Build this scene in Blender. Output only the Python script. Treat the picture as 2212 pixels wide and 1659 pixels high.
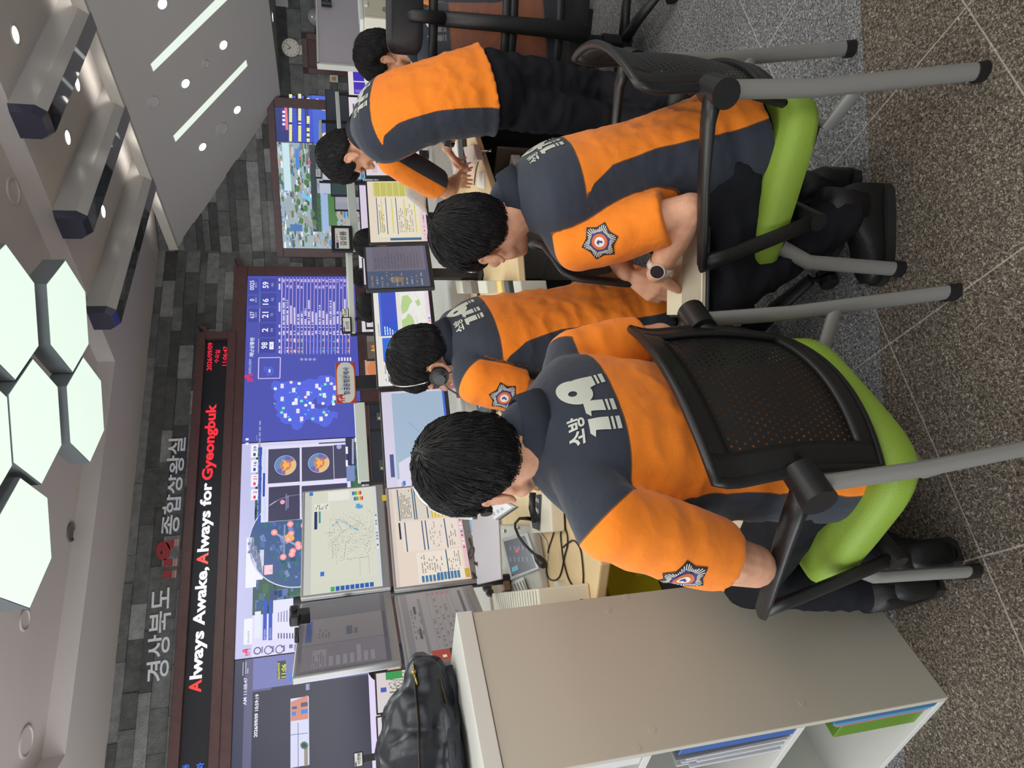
import bpy, bmesh, math, random
import numpy as np
from mathutils import Vector, Matrix, noise
from mathutils.bvhtree import BVHTree

# ------------------------------------------------------------------ clear
for o in list(bpy.data.objects): bpy.data.objects.remove(o)
SC = bpy.context.scene
COL = SC.collection

# ------------------------------------------------------------------ camera (the photograph is a phone picture held on its side)
CAM_H, FPX, PITCH, ROLL, YAW = 1.5, 1450.0, 0.243474, -0.0378736, 0.452913
CXP, CYP = 1106.0, 829.5
def _axes():
    h = np.array([math.sin(YAW), math.cos(YAW), 0]); r = np.array([math.cos(YAW), -math.sin(YAW), 0]); z = np.array([0, 0, 1.])
    fw = h*math.cos(PITCH) - z*math.sin(PITCH); up = h*math.sin(PITCH) + z*math.cos(PITCH)
    return r*math.cos(ROLL)+up*math.sin(ROLL), up*math.cos(ROLL)-r*math.sin(ROLL), fw
RGT, UPV, FWD = _axes()
EYE = np.array([0, 0, CAM_H])
cam = bpy.data.cameras.new('camera'); cam.sensor_width = 36.0; cam.sensor_fit = 'HORIZONTAL'
cam.lens = 36.0*FPX/2212.0; cam.clip_start = 0.05; cam.clip_end = 100
camo = bpy.data.objects.new('camera', cam); COL.objects.link(camo)
mx, my, mz = -UPV, RGT, -FWD
camo.matrix_world = Matrix(((mx[0], my[0], mz[0], 0), (mx[1], my[1], mz[1], 0), (mx[2], my[2], mz[2], CAM_H), (0, 0, 0, 1)))
SC.camera = camo

# ------------------------------------------------------------------ exposure and world (ambient fill added for the unseen rest of the hall)
SC.view_settings.view_transform = 'Standard'; SC.view_settings.look = 'None'
SC.view_settings.gamma = 1.0; SC.view_settings.use_curve_mapping = False; SC.view_settings.exposure = 0.0
wld = bpy.data.worlds.new('hall_ambience'); SC.world = wld; wld.use_nodes = True
wld.node_tree.nodes['Background'].inputs[0].default_value = (0.80, 0.86, 0.92, 1)
wld.node_tree.nodes['Background'].inputs[1].default_value = 0.55
def area_light(name, loc, sx, sy, watts, color, rot=(0, 0, 0)):
    l = bpy.data.lights.new(name, 'AREA'); l.shape = 'RECTANGLE'; l.size = sx; l.size_y = sy; l.energy = watts; l.color = color
    o = bpy.data.objects.new(name, l); COL.objects.link(o); o.location = loc; o.rotation_euler = rot
    return o
# added fill lights overhead, outside the frame, assumed as further unseen ceiling lamps
area_light('overhead_fill_light', (0.6, 1.2, 3.4), 1.6, 1.6, 36, (0.97, 1.0, 0.95))
area_light('overhead_fill_light', (3.2, 0.2, 3.3), 1.5, 1.5, 30, (1.0, 0.98, 0.92))
area_light('overhead_fill_light', (-1.8, 4.2, 3.4), 1.6, 1.6, 40, (0.97, 1.0, 0.95))
area_light('overhead_fill_light', (0.4, -1.6, 3.3), 1.6, 1.6, 36, (1.0, 0.97, 0.92))
# added fill lights: a broad one far left, two upward to brighten the ceiling
area_light('left_fill_light', (-4.8, 2.0, 1.9), 7.0, 2.4, 250, (0.93, 0.96, 1.0), rot=(math.radians(90), 0, math.radians(-90)))
area_light('ceiling_fill_light', (1.0, -2.6, 2.0), 5.0, 1.5, 190, (1.0, 0.97, 0.93), rot=(math.radians(160), 0, 0))
area_light('ceiling_fill_light', (-2.6, 5.6, 2.3), 1.5, 3.5, 90, (1.0, 0.97, 0.94), rot=(math.radians(180), 0, 0))

# ------------------------------------------------------------------ pixel -> place helpers (photograph pixels, 2212 x 1659)
def ray(x, y): return RGT*(CYP-y)/FPX + UPV*(CXP-x)/FPX + FWD
def PZ(x, y, z=0.0): d = ray(x, y); return EYE + d*(z-CAM_H)/d[2]
def PY(x, y, Y): d = ray(x, y); return EYE + d*Y/d[1]
def PD(x, y, dist): d = ray(x, y); return EYE + d*dist/math.hypot(d[0], d[1])
def PF(x, y, dep): return EYE + ray(x, y)*dep
def PN(x, y, p0, n): d = ray(x, y); return EYE + d*np.dot(np.asarray(p0)-EYE, n)/np.dot(d, n)
def V(*a): return np.array(a, float)
def unit(v): v = np.asarray(v, float); return v/np.linalg.norm(v)

# ------------------------------------------------------------------ colour and materials
def lin(c):
    c = np.clip(np.asarray(c, float)/255.0, 0, 1)
    return np.where(c <= 0.04045, c/12.92, ((c+0.055)/1.055)**2.4)
MATS = {}
def mat(name, rgb, rough=0.6, metal=0.0, spec=0.5, var=0.0, vscale=8.0, bump=0.0, bscale=60.0, coat=0.0, emit=0.0):
    if name in MATS: return MATS[name]
    m = bpy.data.materials.new(name); m.use_nodes = True; nt = m.node_tree; b = nt.nodes['Principled BSDF']
    c = lin(rgb); b.inputs['Base Color'].default_value = (*c, 1); b.inputs['Roughness'].default_value = rough
    b.inputs['Metallic'].default_value = metal; b.inputs['Specular IOR Level'].default_value = spec
    b.inputs['Coat Weight'].default_value = coat
    if emit: b.inputs['Emission Color'].default_value = (*c, 1); b.inputs['Emission Strength'].default_value = emit
    if var or bump:
        tc = nt.nodes.new('ShaderNodeTexCoord')
    if var:
        n = nt.nodes.new('ShaderNodeTexNoise'); n.inputs['Scale'].default_value = vscale; n.inputs['Detail'].default_value = 4
        nt.links.new(tc.outputs['Object'], n.inputs['Vector'])
        r = nt.nodes.new('ShaderNodeMapRange'); r.inputs['From Min'].default_value = .25; r.inputs['From Max'].default_value = .75
        r.inputs['To Min'].default_value = 1-var; r.inputs['To Max'].default_value = 1+var
        nt.links.new(n.outputs['Fac'], r.inputs['Value'])
        mm = nt.nodes.new('ShaderNodeVectorMath'); mm.operation = 'SCALE'; mm.inputs[0].default_value = tuple(c)
        nt.links.new(r.outputs[0], mm.inputs['Scale']); nt.links.new(mm.outputs[0], b.inputs['Base Color'])
    if bump:
        n2 = nt.nodes.new('ShaderNodeTexNoise'); n2.inputs['Scale'].default_value = bscale; n2.inputs['Detail'].default_value = 3
        nt.links.new(tc.outputs['Object'], n2.inputs['Vector'])
        bp = nt.nodes.new('ShaderNodeBump'); bp.inputs['Strength'].default_value = bump; bp.inputs['Distance'].default_value = 0.004
        nt.links.new(n2.outputs['Fac'], bp.inputs['Height']); nt.links.new(bp.outputs[0], b.inputs['Normal'])
    MATS[name] = m
    return m
def vcol_mat(name, rough=0.8, emit=0.0, bump=0.0, bscale=40, metal=0.0, spec=0.5, var=0.0):
    """material that reads the mesh colour attribute 'Col' (stone blocks, prints, or lit screens when emit > 0)"""
    if name in MATS: return MATS[name]
    m = bpy.data.materials.new(name); m.use_nodes = True; nt = m.node_tree; b = nt.nodes['Principled BSDF']
    a = nt.nodes.new('ShaderNodeVertexColor'); a.layer_name = 'Col'
    b.inputs['Roughness'].default_value = rough; b.inputs['Metallic'].default_value = metal; b.inputs['Specular IOR Level'].default_value = spec
    src = a.outputs['Color']
    if var:
        tc = nt.nodes.new('ShaderNodeTexCoord'); n = nt.nodes.new('ShaderNodeTexNoise'); n.inputs['Scale'].default_value = 9; n.inputs['Detail'].default_value = 8
        n.inputs['Roughness'].default_value = .7
        nt.links.new(tc.outputs['Object'], n.inputs['Vector'])
        r = nt.nodes.new('ShaderNodeMapRange'); r.inputs['From Min'].default_value = .3; r.inputs['From Max'].default_value = .7
        r.inputs['To Min'].default_value = 1-var; r.inputs['To Max'].default_value = 1+var
        nt.links.new(n.outputs['Fac'], r.inputs['Value'])
        mm = nt.nodes.new('ShaderNodeVectorMath'); mm.operation = 'SCALE'
        nt.links.new(src, mm.inputs[0]); nt.links.new(r.outputs[0], mm.inputs['Scale']); src = mm.outputs[0]
    if emit:
        b.inputs['Base Color'].default_value = (0.004, 0.004, 0.005, 1)
        nt.links.new(src, b.inputs['Emission Color']); b.inputs['Emission Strength'].default_value = emit
    else:
        nt.links.new(src, b.inputs['Base Color'])
    if bump:
        tc = nt.nodes.new('ShaderNodeTexCoord'); n2 = nt.nodes.new('ShaderNodeTexNoise'); n2.inputs['Scale'].default_value = bscale; n2.inputs['Detail'].default_value = 5
        nt.links.new(tc.outputs['Object'], n2.inputs['Vector'])
        bp = nt.nodes.new('ShaderNodeBump'); bp.inputs['Strength'].default_value = bump; bp.inputs['Distance'].default_value = 0.01
        nt.links.new(n2.outputs['Fac'], bp.inputs['Height']); nt.links.new(bp.outputs[0], b.inputs['Normal'])
    MATS[name] = m
    return m

# ------------------------------------------------------------------ mesh builder
class MB:
    def __init__(s): s.v = []; s.f = []; s.c = []; s.m = []; s.cc = (1, 1, 1); s.mi = 0
    def add(s, vs, fs):
        o = len(s.v); s.v.extend([tuple(float(q) for q in p) for p in vs])
        for f in fs: s.f.append(tuple(i+o for i in f)); s.c.append(s.cc); s.m.append(s.mi)
        return s
    def obox(s, c, a, b, d):
        """box: centre, three half-axis vectors"""
        c, a, b, d = map(lambda q: np.asarray(q, float), (c, a, b, d))
        vs = [c+i*a+j*b+k*d for i in (-1, 1) for j in (-1, 1) for k in (-1, 1)]
        fs = [(0, 1, 3, 2), (4, 6, 7, 5), (0, 4, 5, 1), (2, 3, 7, 6), (0, 2, 6, 4), (1, 5, 7, 3)]
        if np.dot(np.cross(a, b), d) < 0: fs = [f[::-1] for f in fs]
        return s.add(vs, fs)
    def box(s, lo, hi):
        lo, hi = np.asarray(lo, float), np.asarray(hi, float); c = (lo+hi)/2; h = (hi-lo)/2
        return s.obox(c, V(h[0], 0, 0), V(0, h[1], 0), V(0, 0, h[2]))
    def quad(s, a, b, c, d): return s.add([a, b, c, d], [(0, 1, 2, 3)])
    def poly(s, pts): return s.add(pts, [tuple(range(len(pts)))])
    def prism(s, pts, vec):
        n = len(pts); vec = np.asarray(vec, float); pts = [np.asarray(p, float) for p in pts]
        nn = np.zeros(3)
        for i in range(n): nn += np.cross(pts[i]-pts[0], pts[(i+1) % n]-pts[0])
        if np.dot(nn, vec) > 0: pts = pts[::-1]
        return s.add(pts+[p+vec for p in pts], [tuple(range(n)), tuple(range(2*n-1, n-1, -1))]+[(i, i+n, (i+1) % n+n, (i+1) % n) for i in range(n)])
    def loft(s, rings, cap=True, closed=True):
        n = len(rings[0]); vs = [p for r in rings for p in r]; fs = []
        for k in range(len(rings)-1):
            for i in range(n if closed else n-1):
                j = (i+1) % n; fs.append((k*n+i, k*n+j, (k+1)*n+j, (k+1)*n+i))
        if cap: fs.append(tuple(range(n-1, -1, -1))); fs.append(tuple((len(rings)-1)*n+i for i in range(n)))
        return s.add(vs, fs)
    def tube(s, path, r, n=10, up=None, cap=True, ry=None):
        """round (or oval: r sideways, ry along up) tube through the points"""
        path = [np.asarray(p, float) for p in path]; m = len(path); rings = []; prev = None
        for k in range(m):
            t = unit((path[min(k+1, m-1)]-path[max(k-1, 0)]))
            u = np.asarray(up, float) if up is not None else (prev if prev is not None else (V(0, 0, 1) if abs(t[2]) < .9 else V(1, 0, 0)))
            u = unit(u-t*np.dot(u, t)); w = np.cross(t, u); prev = u
            ra = r[k] if hasattr(r, '__len__') else r
            rb = ra if ry is None else (ry[k] if hasattr(ry, '__len__') else ry)
            rings.append([path[k]+w*ra*math.cos(a)+u*rb*math.sin(a) for a in [2*math.pi*i/n for i in range(n)]])
        return s.loft(rings, cap)
    def cyl(s, a, b, r0, r1=None, n=16): return s.tube([a, b], [r0, r0 if r1 is None else r1], n)
    def sphere(s, c, r, n=16, m=10, ax=None):
        c = np.asarray(c, float); r = np.asarray(r if hasattr(r, '__len__') else (r, r, r), float)
        A = np.eye(3) if ax is None else np.asarray(ax, float)
        vs = [c+A[2]*r[2]]
        for i in range(1, m):
            th = math.pi*i/m
            for k in range(n):
                ph = 2*math.pi*k/n; vs.append(c+A[0]*r[0]*math.sin(th)*math.cos(ph)+A[1]*r[1]*math.sin(th)*math.sin(ph)+A[2]*r[2]*math.cos(th))
        vs.append(c-A[2]*r[2]); fs = []
        for k in range(n): fs.append((0, 1+k, 1+(k+1) % n)); fs.append((len(vs)-1, 1+(m-2)*n+(k+1) % n, 1+(m-2)*n+k))
        for i in range(m-2):
            for k in range(n): fs.append((1+i*n+k, 1+(i+1)*n+k, 1+(i+1)*n+(k+1) % n, 1+i*n+(k+1) % n))
        return s.add(vs, fs)
    def capsule(s, a, b, r0, r1, n=14):
        a = np.asarray(a, float); b = np.asarray(b, float); t = unit(b-a); L = np.linalg.norm(b-a)
        u = V(0, 0, 1) if abs(t[2]) < .9 else V(1, 0, 0); u = unit(u-t*np.dot(u, t)); w = np.cross(t, u); rings = []
        for k in range(5): th = math.pi/2*(k+.3)/5; rings.append((a-t*r0*math.cos(th), r0*math.sin(th)))
        rings.append((a, r0)); rings.append((b, r1))
        for k in range(4, -1, -1): th = math.pi/2*(k+.3)/5; rings.append((b+t*r1*math.cos(th), r1*math.sin(th)))
        return s.loft([[c+(w*math.cos(q)+u*math.sin(q))*r for q in [2*math.pi*i/n for i in range(n)]] for c, r in rings])
    def mesh(s, name, mats, smooth=False, origin=None):
        me = bpy.data.meshes.new(name); v = np.array(s.v, float).reshape(-1, 3)
        if origin is not None: v = v-np.asarray(origin)
        me.from_pydata(v.tolist(), [], s.f)
        for m in (mats if isinstance(mats, (list, tuple)) else [mats]): me.materials.append(m)
        if any(s.m): me.polygons.foreach_set('material_index', s.m)
        if any(c != (1, 1, 1) for c in s.c):
            at = me.color_attributes.new('Col', 'FLOAT_COLOR', 'CORNER'); dat = []
            for p, c in zip(me.polygons, s.c): dat.extend([c[0], c[1], c[2], 1.0]*p.loop_total)
            at.data.foreach_set('color', dat)
        if smooth: me.polygons.foreach_set('use_smooth', [True]*len(me.polygons))
        me.validate(); me.update()
        return me
    def build(s, name, mats, parent=None, smooth=False, bevel=0.0, origin=None, seg=2, autosmooth=None):
        """link as ONE object; child meshes keep world coordinates under their parent"""
        if parent is None and origin is None:
            a = np.array(s.v); origin = V(a[:, 0].mean(), a[:, 1].mean(), a[:, 2].min())
        if parent is not None: origin = ROOTLOC.get(parent.name, V(0, 0, 0))
        me = s.mesh(name, mats, smooth, origin)
        o = bpy.data.objects.new(name, me); COL.objects.link(o)
        if parent is not None: o.parent = parent; ROOTLOC[o.name] = origin
        else: o.location = Vector(origin); ROOTLOC[o.name] = np.asarray(origin, float)
        if bevel:
            b = o.modifiers.new('bevel', 'BEVEL'); b.width = bevel; b.segments = seg; b.limit_method = 'ANGLE'; b.angle_limit = math.radians(40)
        if autosmooth or (bevel and smooth is None):
            me.polygons.foreach_set('use_smooth', [True]*len(me.polygons)); me.set_sharp_from_angle(angle=math.radians(autosmooth or 40))
        return o
ROOTLOC = {}
def tag(o, label=None, cat=None, group=None, kind=None):
    if label: o['label'] = label
    if cat: o['category'] = cat
    if group: o['group'] = group
    if kind: o['kind'] = kind
    return o
def thing(name, label, cat, loc=(0, 0, 0), group=None):
    o = bpy.data.objects.new(name, None); COL.objects.link(o); o.location = Vector(loc); o.empty_display_size = 0.05
    ROOTLOC[o.name] = np.asarray(loc, float)
    return tag(o, label, cat, group)
def copy_thing(root, loc, rotz=0.0, label=None):
    r = root.copy(); COL.objects.link(r); r.location = Vector(loc); r.rotation_euler = (0, 0, rotz)
    if label: r['label'] = label
    for ch in list(root.children):
        c = ch.copy(); COL.objects.link(c); c.parent = r
        for g in ch.children:
            d = g.copy(); COL.objects.link(d); d.parent = c
    return r
def structure(name, mb, mats, **k):
    o = mb.build(name, mats, **k); o['kind'] = 'structure'; return o

# ------------------------------------------------------------------ lettering (Blender's own font, turned into mesh)
_TX = {}
def glyphs(s, bold=0.0):
    key = (s, bold)
    if key not in _TX:
        c = bpy.data.curves.new('t', 'FONT'); c.body = s; c.offset = bold; c.resolution_u = 3
        o = bpy.data.objects.new('t', c); COL.objects.link(o); bpy.context.view_layer.update()
        dg = bpy.context.evaluated_depsgraph_get(); me = bpy.data.meshes.new_from_object(o.evaluated_get(dg))
        v = np.array([p.co[:2] for p in me.vertices]).reshape(-1, 2); f = [tuple(p.vertices) for p in me.polygons]
        bpy.data.objects.remove(o); bpy.data.curves.remove(c); bpy.data.meshes.remove(me)
        if len(v):
            lo = v.min(0); hi = v.max(0); v = (v-lo)/np.maximum(hi-lo, 1e-6); asp = (hi[0]-lo[0])/max(hi[1]-lo[1], 1e-6)
        else: asp = 1
        _TX[key] = (v, f, asp)
    return _TX[key]

class Pic:
    """flat picture on a real plane: rectangles, polygons and lettering, in layers a hair apart"""
    def __init__(s, p0, right, normal, up=(0, 0, 1)):
        s.p0 = np.asarray(p0, float); s.n = unit(normal); r = np.asarray(right, float); s.r = unit(r-s.n*np.dot(r, s.n))
        s.u = np.cross(s.n, s.r)
        if s.u[2] < 0 and up[2] > 0: s.u = -s.u
        s.mb = MB(); s.lay = 0
    def P(s, x, y): return PN(x, y, s.p0, s.n)
    def uv(s, q):
        if len(q) == 2: q = s.P(*q)
        d = np.asarray(q)-s.p0; return V(np.dot(d, s.r), np.dot(d, s.u))
    def at(s, uv, lay=None): return s.p0+s.r*uv[0]+s.u*uv[1]+s.n*0.0006*(s.lay if lay is None else lay)
    def polyuv(s, uvs, col, lay):
        s.mb.cc = tuple(lin(col)); a = 0
        for i in range(len(uvs)): p, q = uvs[i], uvs[(i+1) % len(uvs)]; a += p[0]*q[1]-p[1]*q[0]
        if a < 0: uvs = uvs[::-1]
        if np.dot(np.cross(s.r, s.u), s.n) < 0: uvs = uvs[::-1]
        s.mb.poly([s.at(p, lay) for p in uvs])
    def rectuv(s, u0, v0, u1, v1, col, lay=1): s.polyuv([V(u0, v0), V(u1, v0), V(u1, v1), V(u0, v1)], col, lay)
    def rect(s, a, b, col, lay=1):
        """upright rectangle between two opposite photo pixels (or 3D points)"""
        p, q = s.uv(a), s.uv(b); s.rectuv(min(p[0], q[0]), min(p[1], q[1]), max(p[0], q[0]), max(p[1], q[1]), col, lay)
    def poly(s, pxs, col, lay=1): s.polyuv([s.uv(p) for p in pxs], col, lay)
    def line(s, a, b, w, col, lay=2):
        p, q = s.uv(a), s.uv(b); d = unit(q-p); n = V(-d[1], d[0])*w/2; s.polyuv([p-n, q-n, q+n, p+n], col, lay)
    def disc(s, c, r, col, lay=2, n=20, ry=None):
        c = s.uv(c); ry = r if ry is None else ry
        s.polyuv([c+V(r*math.cos(t), ry*math.sin(t)) for t in [2*math.pi*i/n for i in range(n)]], col, lay)
    def ring(s, c, r, w, col, lay=2, n=40, a0=0, a1=2*math.pi):
        c = s.uv(c)
        for i in range(n):
            t0, t1 = a0+(a1-a0)*i/n, a0+(a1-a0)*(i+1)/n
            s.polyuv([c+V(math.cos(t0), math.sin(t0))*r, c+V(math.cos(t1), math.sin(t1))*r, c+V(math.cos(t1), math.sin(t1))*(r+w), c+V(math.cos(t0), math.sin(t0))*(r+w)], col, lay)
    def textuv(s, st, bl, wv, hv, col, lay=3, bold=0.0):
        v, f, asp = glyphs(st, bold)
        if not len(v): return
        s.mb.cc = tuple(lin(col)); pts = [s.at(bl+wv*a+hv*b, lay) for a, b in v]
        flip = np.dot(np.cross(s.r*wv[0]+s.u*wv[1], s.r*hv[0]+s.u*hv[1]), s.n) < 0
        s.mb.add(pts, [q[::-1] for q in f] if flip else f)
    def text(s, st, bl, br, tl, col, lay=3, bold=0.0):
        """lettering filling the box: bottom-left, bottom-right and top-left pixels"""
        a, b, c = s.uv(bl), s.uv(br), s.uv(tl); w = b-a; h = c-a
        h = h-unit(w)*np.dot(h, unit(w)); s.textuv(st, a, w, h, col, lay, bold)
    def label(s, st, bl, h, col, lay=3, bold=0.0, wscale=1.0):
        """horizontal lettering of real height h starting at a pixel (or uv)"""
        v, f, asp = glyphs(st, bold); a = s.uv(bl); s.textuv(st, a, V(h*asp*wscale, 0), V(0, h), col, lay, bold)
    def logo119(s, bl, h, w, col, lay=3, stripes=True):
        a = s.uv(bl)
        for poly, hole in LOGO119: s.polyuv([a+V(p[0]*w, p[1]*h) for p in poly], col, lay)
    def build(s, name, m, parent=None, **k): return s.mb.build(name, m, parent, **k)

# the '119' mark: two slanted bars and a drop-shaped 9 that end in speed stripes (unit box, y up)
def _logo():
    out = []
    def bar(x0):
        out.append(([(x0-.02, .52), (x0+.04, .60), (x0+.23, .60), (x0+.21, .22), (x0+.03, .22), (x0+.06, .50)], None))
        out.append(([(x0+.03, .13), (x0+.21, .13), (x0+.205, .18), (x0+.028, .18)], None))
        out.append(([(x0+.03, .0), (x0+.21, .0), (x0+.205, .09), (x0+.028, .09)], None))
    bar(0.02); bar(.30)
    # nine as a ring of quads around its eye plus a tail
    n = 28; cx, cy, ex, ey = .73, .66, .05, .085
    for i in range(n):
        t0, t1 = 2*math.pi*i/n, 2*math.pi*(i+1)/n
        def o(t): return (cx+.235*math.cos(t)+.02*math.sin(t), cy+.01+.33*math.sin(t)+.03*math.cos(t))
        def e(t): return (cx-.03+ex*math.cos(t), cy+.06+ey*math.sin(t))
        out.append(([e(t0), o(t0), o(t1), e(t1)], None))
    out.append(([(.745, .38), (.80, .22), (.985, .22), (.965, .62)], None))
    out.append(([(.815, .13), (.995, .13), (.99, .18), (.81, .18)], None))
    out.append(([(.83, .0), (1.01, .0), (1.0, .09), (.82, .09)], None))
    return out
LOGO119 = _logo()
M_SCREEN = vcol_mat('lit_screen', rough=0.25, emit=1.0)
M_PRINT = vcol_mat('printed_surface', rough=0.6)
# ================================================================== ROOM
rnd = random.Random(7)
YW = 8.0                                   # stone wall with the video wall
CH0 = PY(440, 545, YW); CH0 = V(CH0[0], YW, 0)
CHA = math.radians(-46.1); CHD = V(-math.sin(CHA), -math.cos(CHA), 0)   # along the angled wall, away from the corner (to the right)
CHN = V(CHD[1], -CHD[0], 0)                # faces the room
if np.dot(CHN, V(-1, -1, 0)) < 0: CHN = -CHN
def PC(x, y, off=0.0): return PN(x, y, CH0+CHN*off, CHN)

# ---- floor: looped carpet, grey near the consoles, brown behind the chairs, pale tile seams every 0.6 m
def carpet_material():
    m = bpy.data.materials.new('carpet'); m.use_nodes = True; nt = m.node_tree; b = nt.nodes['Principled BSDF']; L = nt.links
    tc = nt.nodes.new('ShaderNodeNewGeometry'); sep = nt.nodes.new('ShaderNodeSeparateXYZ'); L.new(tc.outputs['Position'], sep.inputs[0])
    def math_(op, a, bb=None, c=None):
        n = nt.nodes.new('ShaderNodeMath'); n.operation = op
        for i, q in enumerate((a, bb, c)):
            if q is None: continue
            if isinstance(q, (int, float)): n.inputs[i].default_value = q
            else: L.new(q, n.inputs[i])
        return n.outputs[0]
    n1 = nt.nodes.new('ShaderNodeTexNoise'); n1.inputs['Scale'].default_value = 140; n1.inputs['Detail'].default_value = 3; n1.inputs['Roughness'].default_value = .75
    n1.inputs['Distortion'].default_value = 1.2
    L.new(tc.outputs['Position'], n1.inputs['Vector'])
    def ramp(stops):
        r = nt.nodes.new('ShaderNodeValToRGB'); e = r.color_ramp.elements
        e[0].position, e[0].color = stops[0][0], (*lin(stops[0][1]), 1); e[1].position, e[1].color = stops[-1][0], (*lin(stops[-1][1]), 1)
        for p, c in stops[1:-1]: q = e.new(p); q.color = (*lin(c), 1)
        L.new(n1.outputs['Fac'], r.inputs[0]); return r.outputs[0]
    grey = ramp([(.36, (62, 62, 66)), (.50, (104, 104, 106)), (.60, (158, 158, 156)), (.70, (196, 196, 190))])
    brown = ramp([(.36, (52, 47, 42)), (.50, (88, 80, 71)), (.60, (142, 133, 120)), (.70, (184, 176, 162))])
    # border between the grey and brown tones: straight line on the floor
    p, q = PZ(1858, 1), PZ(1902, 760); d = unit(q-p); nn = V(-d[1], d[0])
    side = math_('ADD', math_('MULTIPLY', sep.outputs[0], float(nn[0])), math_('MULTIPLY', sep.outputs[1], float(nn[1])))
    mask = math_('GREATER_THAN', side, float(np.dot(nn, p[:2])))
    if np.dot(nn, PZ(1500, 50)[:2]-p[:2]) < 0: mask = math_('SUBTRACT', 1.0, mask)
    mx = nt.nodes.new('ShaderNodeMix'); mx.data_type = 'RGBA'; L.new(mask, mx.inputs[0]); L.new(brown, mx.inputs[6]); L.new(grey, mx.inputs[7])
    def seam(o, off, w=.0022):
        f = math_('ABSOLUTE', math_('SUBTRACT', math_('FRACT', math_('DIVIDE', math_('SUBTRACT', o, off), .6)), .5))
        return math_('GREATER_THAN', f, .5-w/.6)
    sm = math_('MAXIMUM', seam(sep.outputs[0], .76), seam(sep.outputs[1], 1.395))
    m2 = nt.nodes.new('ShaderNodeMix'); m2.data_type = 'RGBA'; L.new(math_('MULTIPLY', sm, .4), m2.inputs[0]); L.new(mx.outputs[2], m2.inputs[6]); m2.inputs[7].default_value = (*lin((205, 200, 188)), 1)
    L.new(m2.outputs[2], b.inputs['Base Color']); b.inputs['Roughness'].default_value = .95; b.inputs['Specular IOR Level'].default_value = .15
    bp = nt.nodes.new('ShaderNodeBump'); bp.inputs['Strength'].default_value = .6; bp.inputs['Distance'].default_value = .006
    L.new(n1.outputs['Fac'], bp.inputs['Height']); L.new(bp.outputs[0], b.inputs['Normal'])
    return m
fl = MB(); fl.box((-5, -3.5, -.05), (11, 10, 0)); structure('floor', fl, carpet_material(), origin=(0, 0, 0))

# ---- ceilings
M_CEIL = mat('ceiling_paint', (196, 190, 188), rough=.9)
M_CEIL2 = mat('sloped_ceiling_paint', (186, 182, 178), rough=.9)
ZC, ZR = 3.85, 4.02
rec = [PZ(115, 1659, ZC), PZ(137, 1632, ZC), PZ(251, 784, ZC), PZ(0, 175, ZC)]
yb = (rec[1][1]+rec[2][1])/2
hole = [V(-.35, yb-.7), V(.13, yb), V(rec[2][0], yb), V(rec[3][0], rec[3][1]), V(rec[3][0]-.15, .6), V(3.2, -1.2), V(-.35, -1.2)]
outer = [V(-4.2, YW+.05), V(6.08, YW+.05), V(6.08, -3.5), V(-4.2, -3.5)]
ce = MB()
def flat(pts, z): return [V(p[0], p[1], z) for p in pts]
def tri_hole(mb, outer, hole, z):
    bm = bmesh.new(); ed = []
    for loop in (outer, hole):
        vs = [bm.verts.new((p[0], p[1], z)) for p in loop]; ed += [bm.edges.new((vs[i], vs[(i+1) % len(vs)])) for i in range(len(vs))]
    bmesh.ops.triangle_fill(bm, use_beauty=True, edges=ed, normal=(0, 0, -1)); bm.verts.index_update()
    mb.add([v.co[:] for v in bm.verts], [tuple(v.index for v in f.verts) for f in bm.faces]); bm.free()
tri_hole(ce, outer, hole, ZC)
ce.poly(flat(hole, ZR))
for i in range(len(hole)):
    a, b = hole[i], hole[(i+1) % len(hole)]; ce.quad(V(*a, ZC), V(*b, ZC), V(*b, ZR), V(*a, ZR))
ce.box((-4.2, -3.5, 4.10), (6.2, YW+.2, 4.16))
structure('ceiling', ce, M_CEIL)
# sloped ceiling on the right, a lit lip with a cove behind it, and a low flat soffit
SX0, SZ0, SX1, SZ1 = 6.08, 3.62, 7.5, 2.18
SN = unit(V(SZ0-SZ1, 0, SX1-SX0)); SP0 = V(SX0, 8, SZ0)
def PS(x, y): return PN(x, y, SP0, SN)
sl = MB(); yend = 6.56
sl.poly([V(SX0, 7.985, SZ0), V(SX1, yend, SZ1), V(SX1, -3.5, SZ1), V(SX0, -3.5, SZ0)])
sl.poly([V(SX0, 7.985, SZ0+.03), V(SX0, -3.5, SZ0+.03), V(SX1, -3.5, SZ1+.03), V(SX1, yend, SZ1+.03)])
structure('ceiling_sloped', sl, M_CEIL2)
so = MB(); so.poly([V(SX1, yend, SZ1), V(11.0, yend-(11.0-SX1), SZ1), V(11.0, -3.5, SZ1), V(SX1, -3.5, SZ1)])
structure('ceiling_soffit', so, mat('soffit_paint', (170, 168, 164), rough=.9))
cv = MB(); cv.box((6.04, -3.5, 3.60), (6.10, 7.93, 3.71)); structure('trim_1', cv, mat('cove_lip', (214, 208, 196), rough=.8))
cb = MB(); cb.poly([V(6.08, 7.98, 3.85), V(6.45, 7.6, 3.85), V(6.45, -3.5, 3.85), V(6.08, -3.5, 3.85)]); cb.poly([V(6.45, 7.6, 3.3), V(6.45, -3.5, 3.3), V(6.45, -3.5, 3.85), V(6.45, 7.6, 3.85)])
structure('trim_2', cb, M_CEIL)
area_light('cove_light', (6.17, 3.2, 3.655), .08, 8.5, 16, (1.0, .95, .86), rot=(math.pi, 0, 0))

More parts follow.
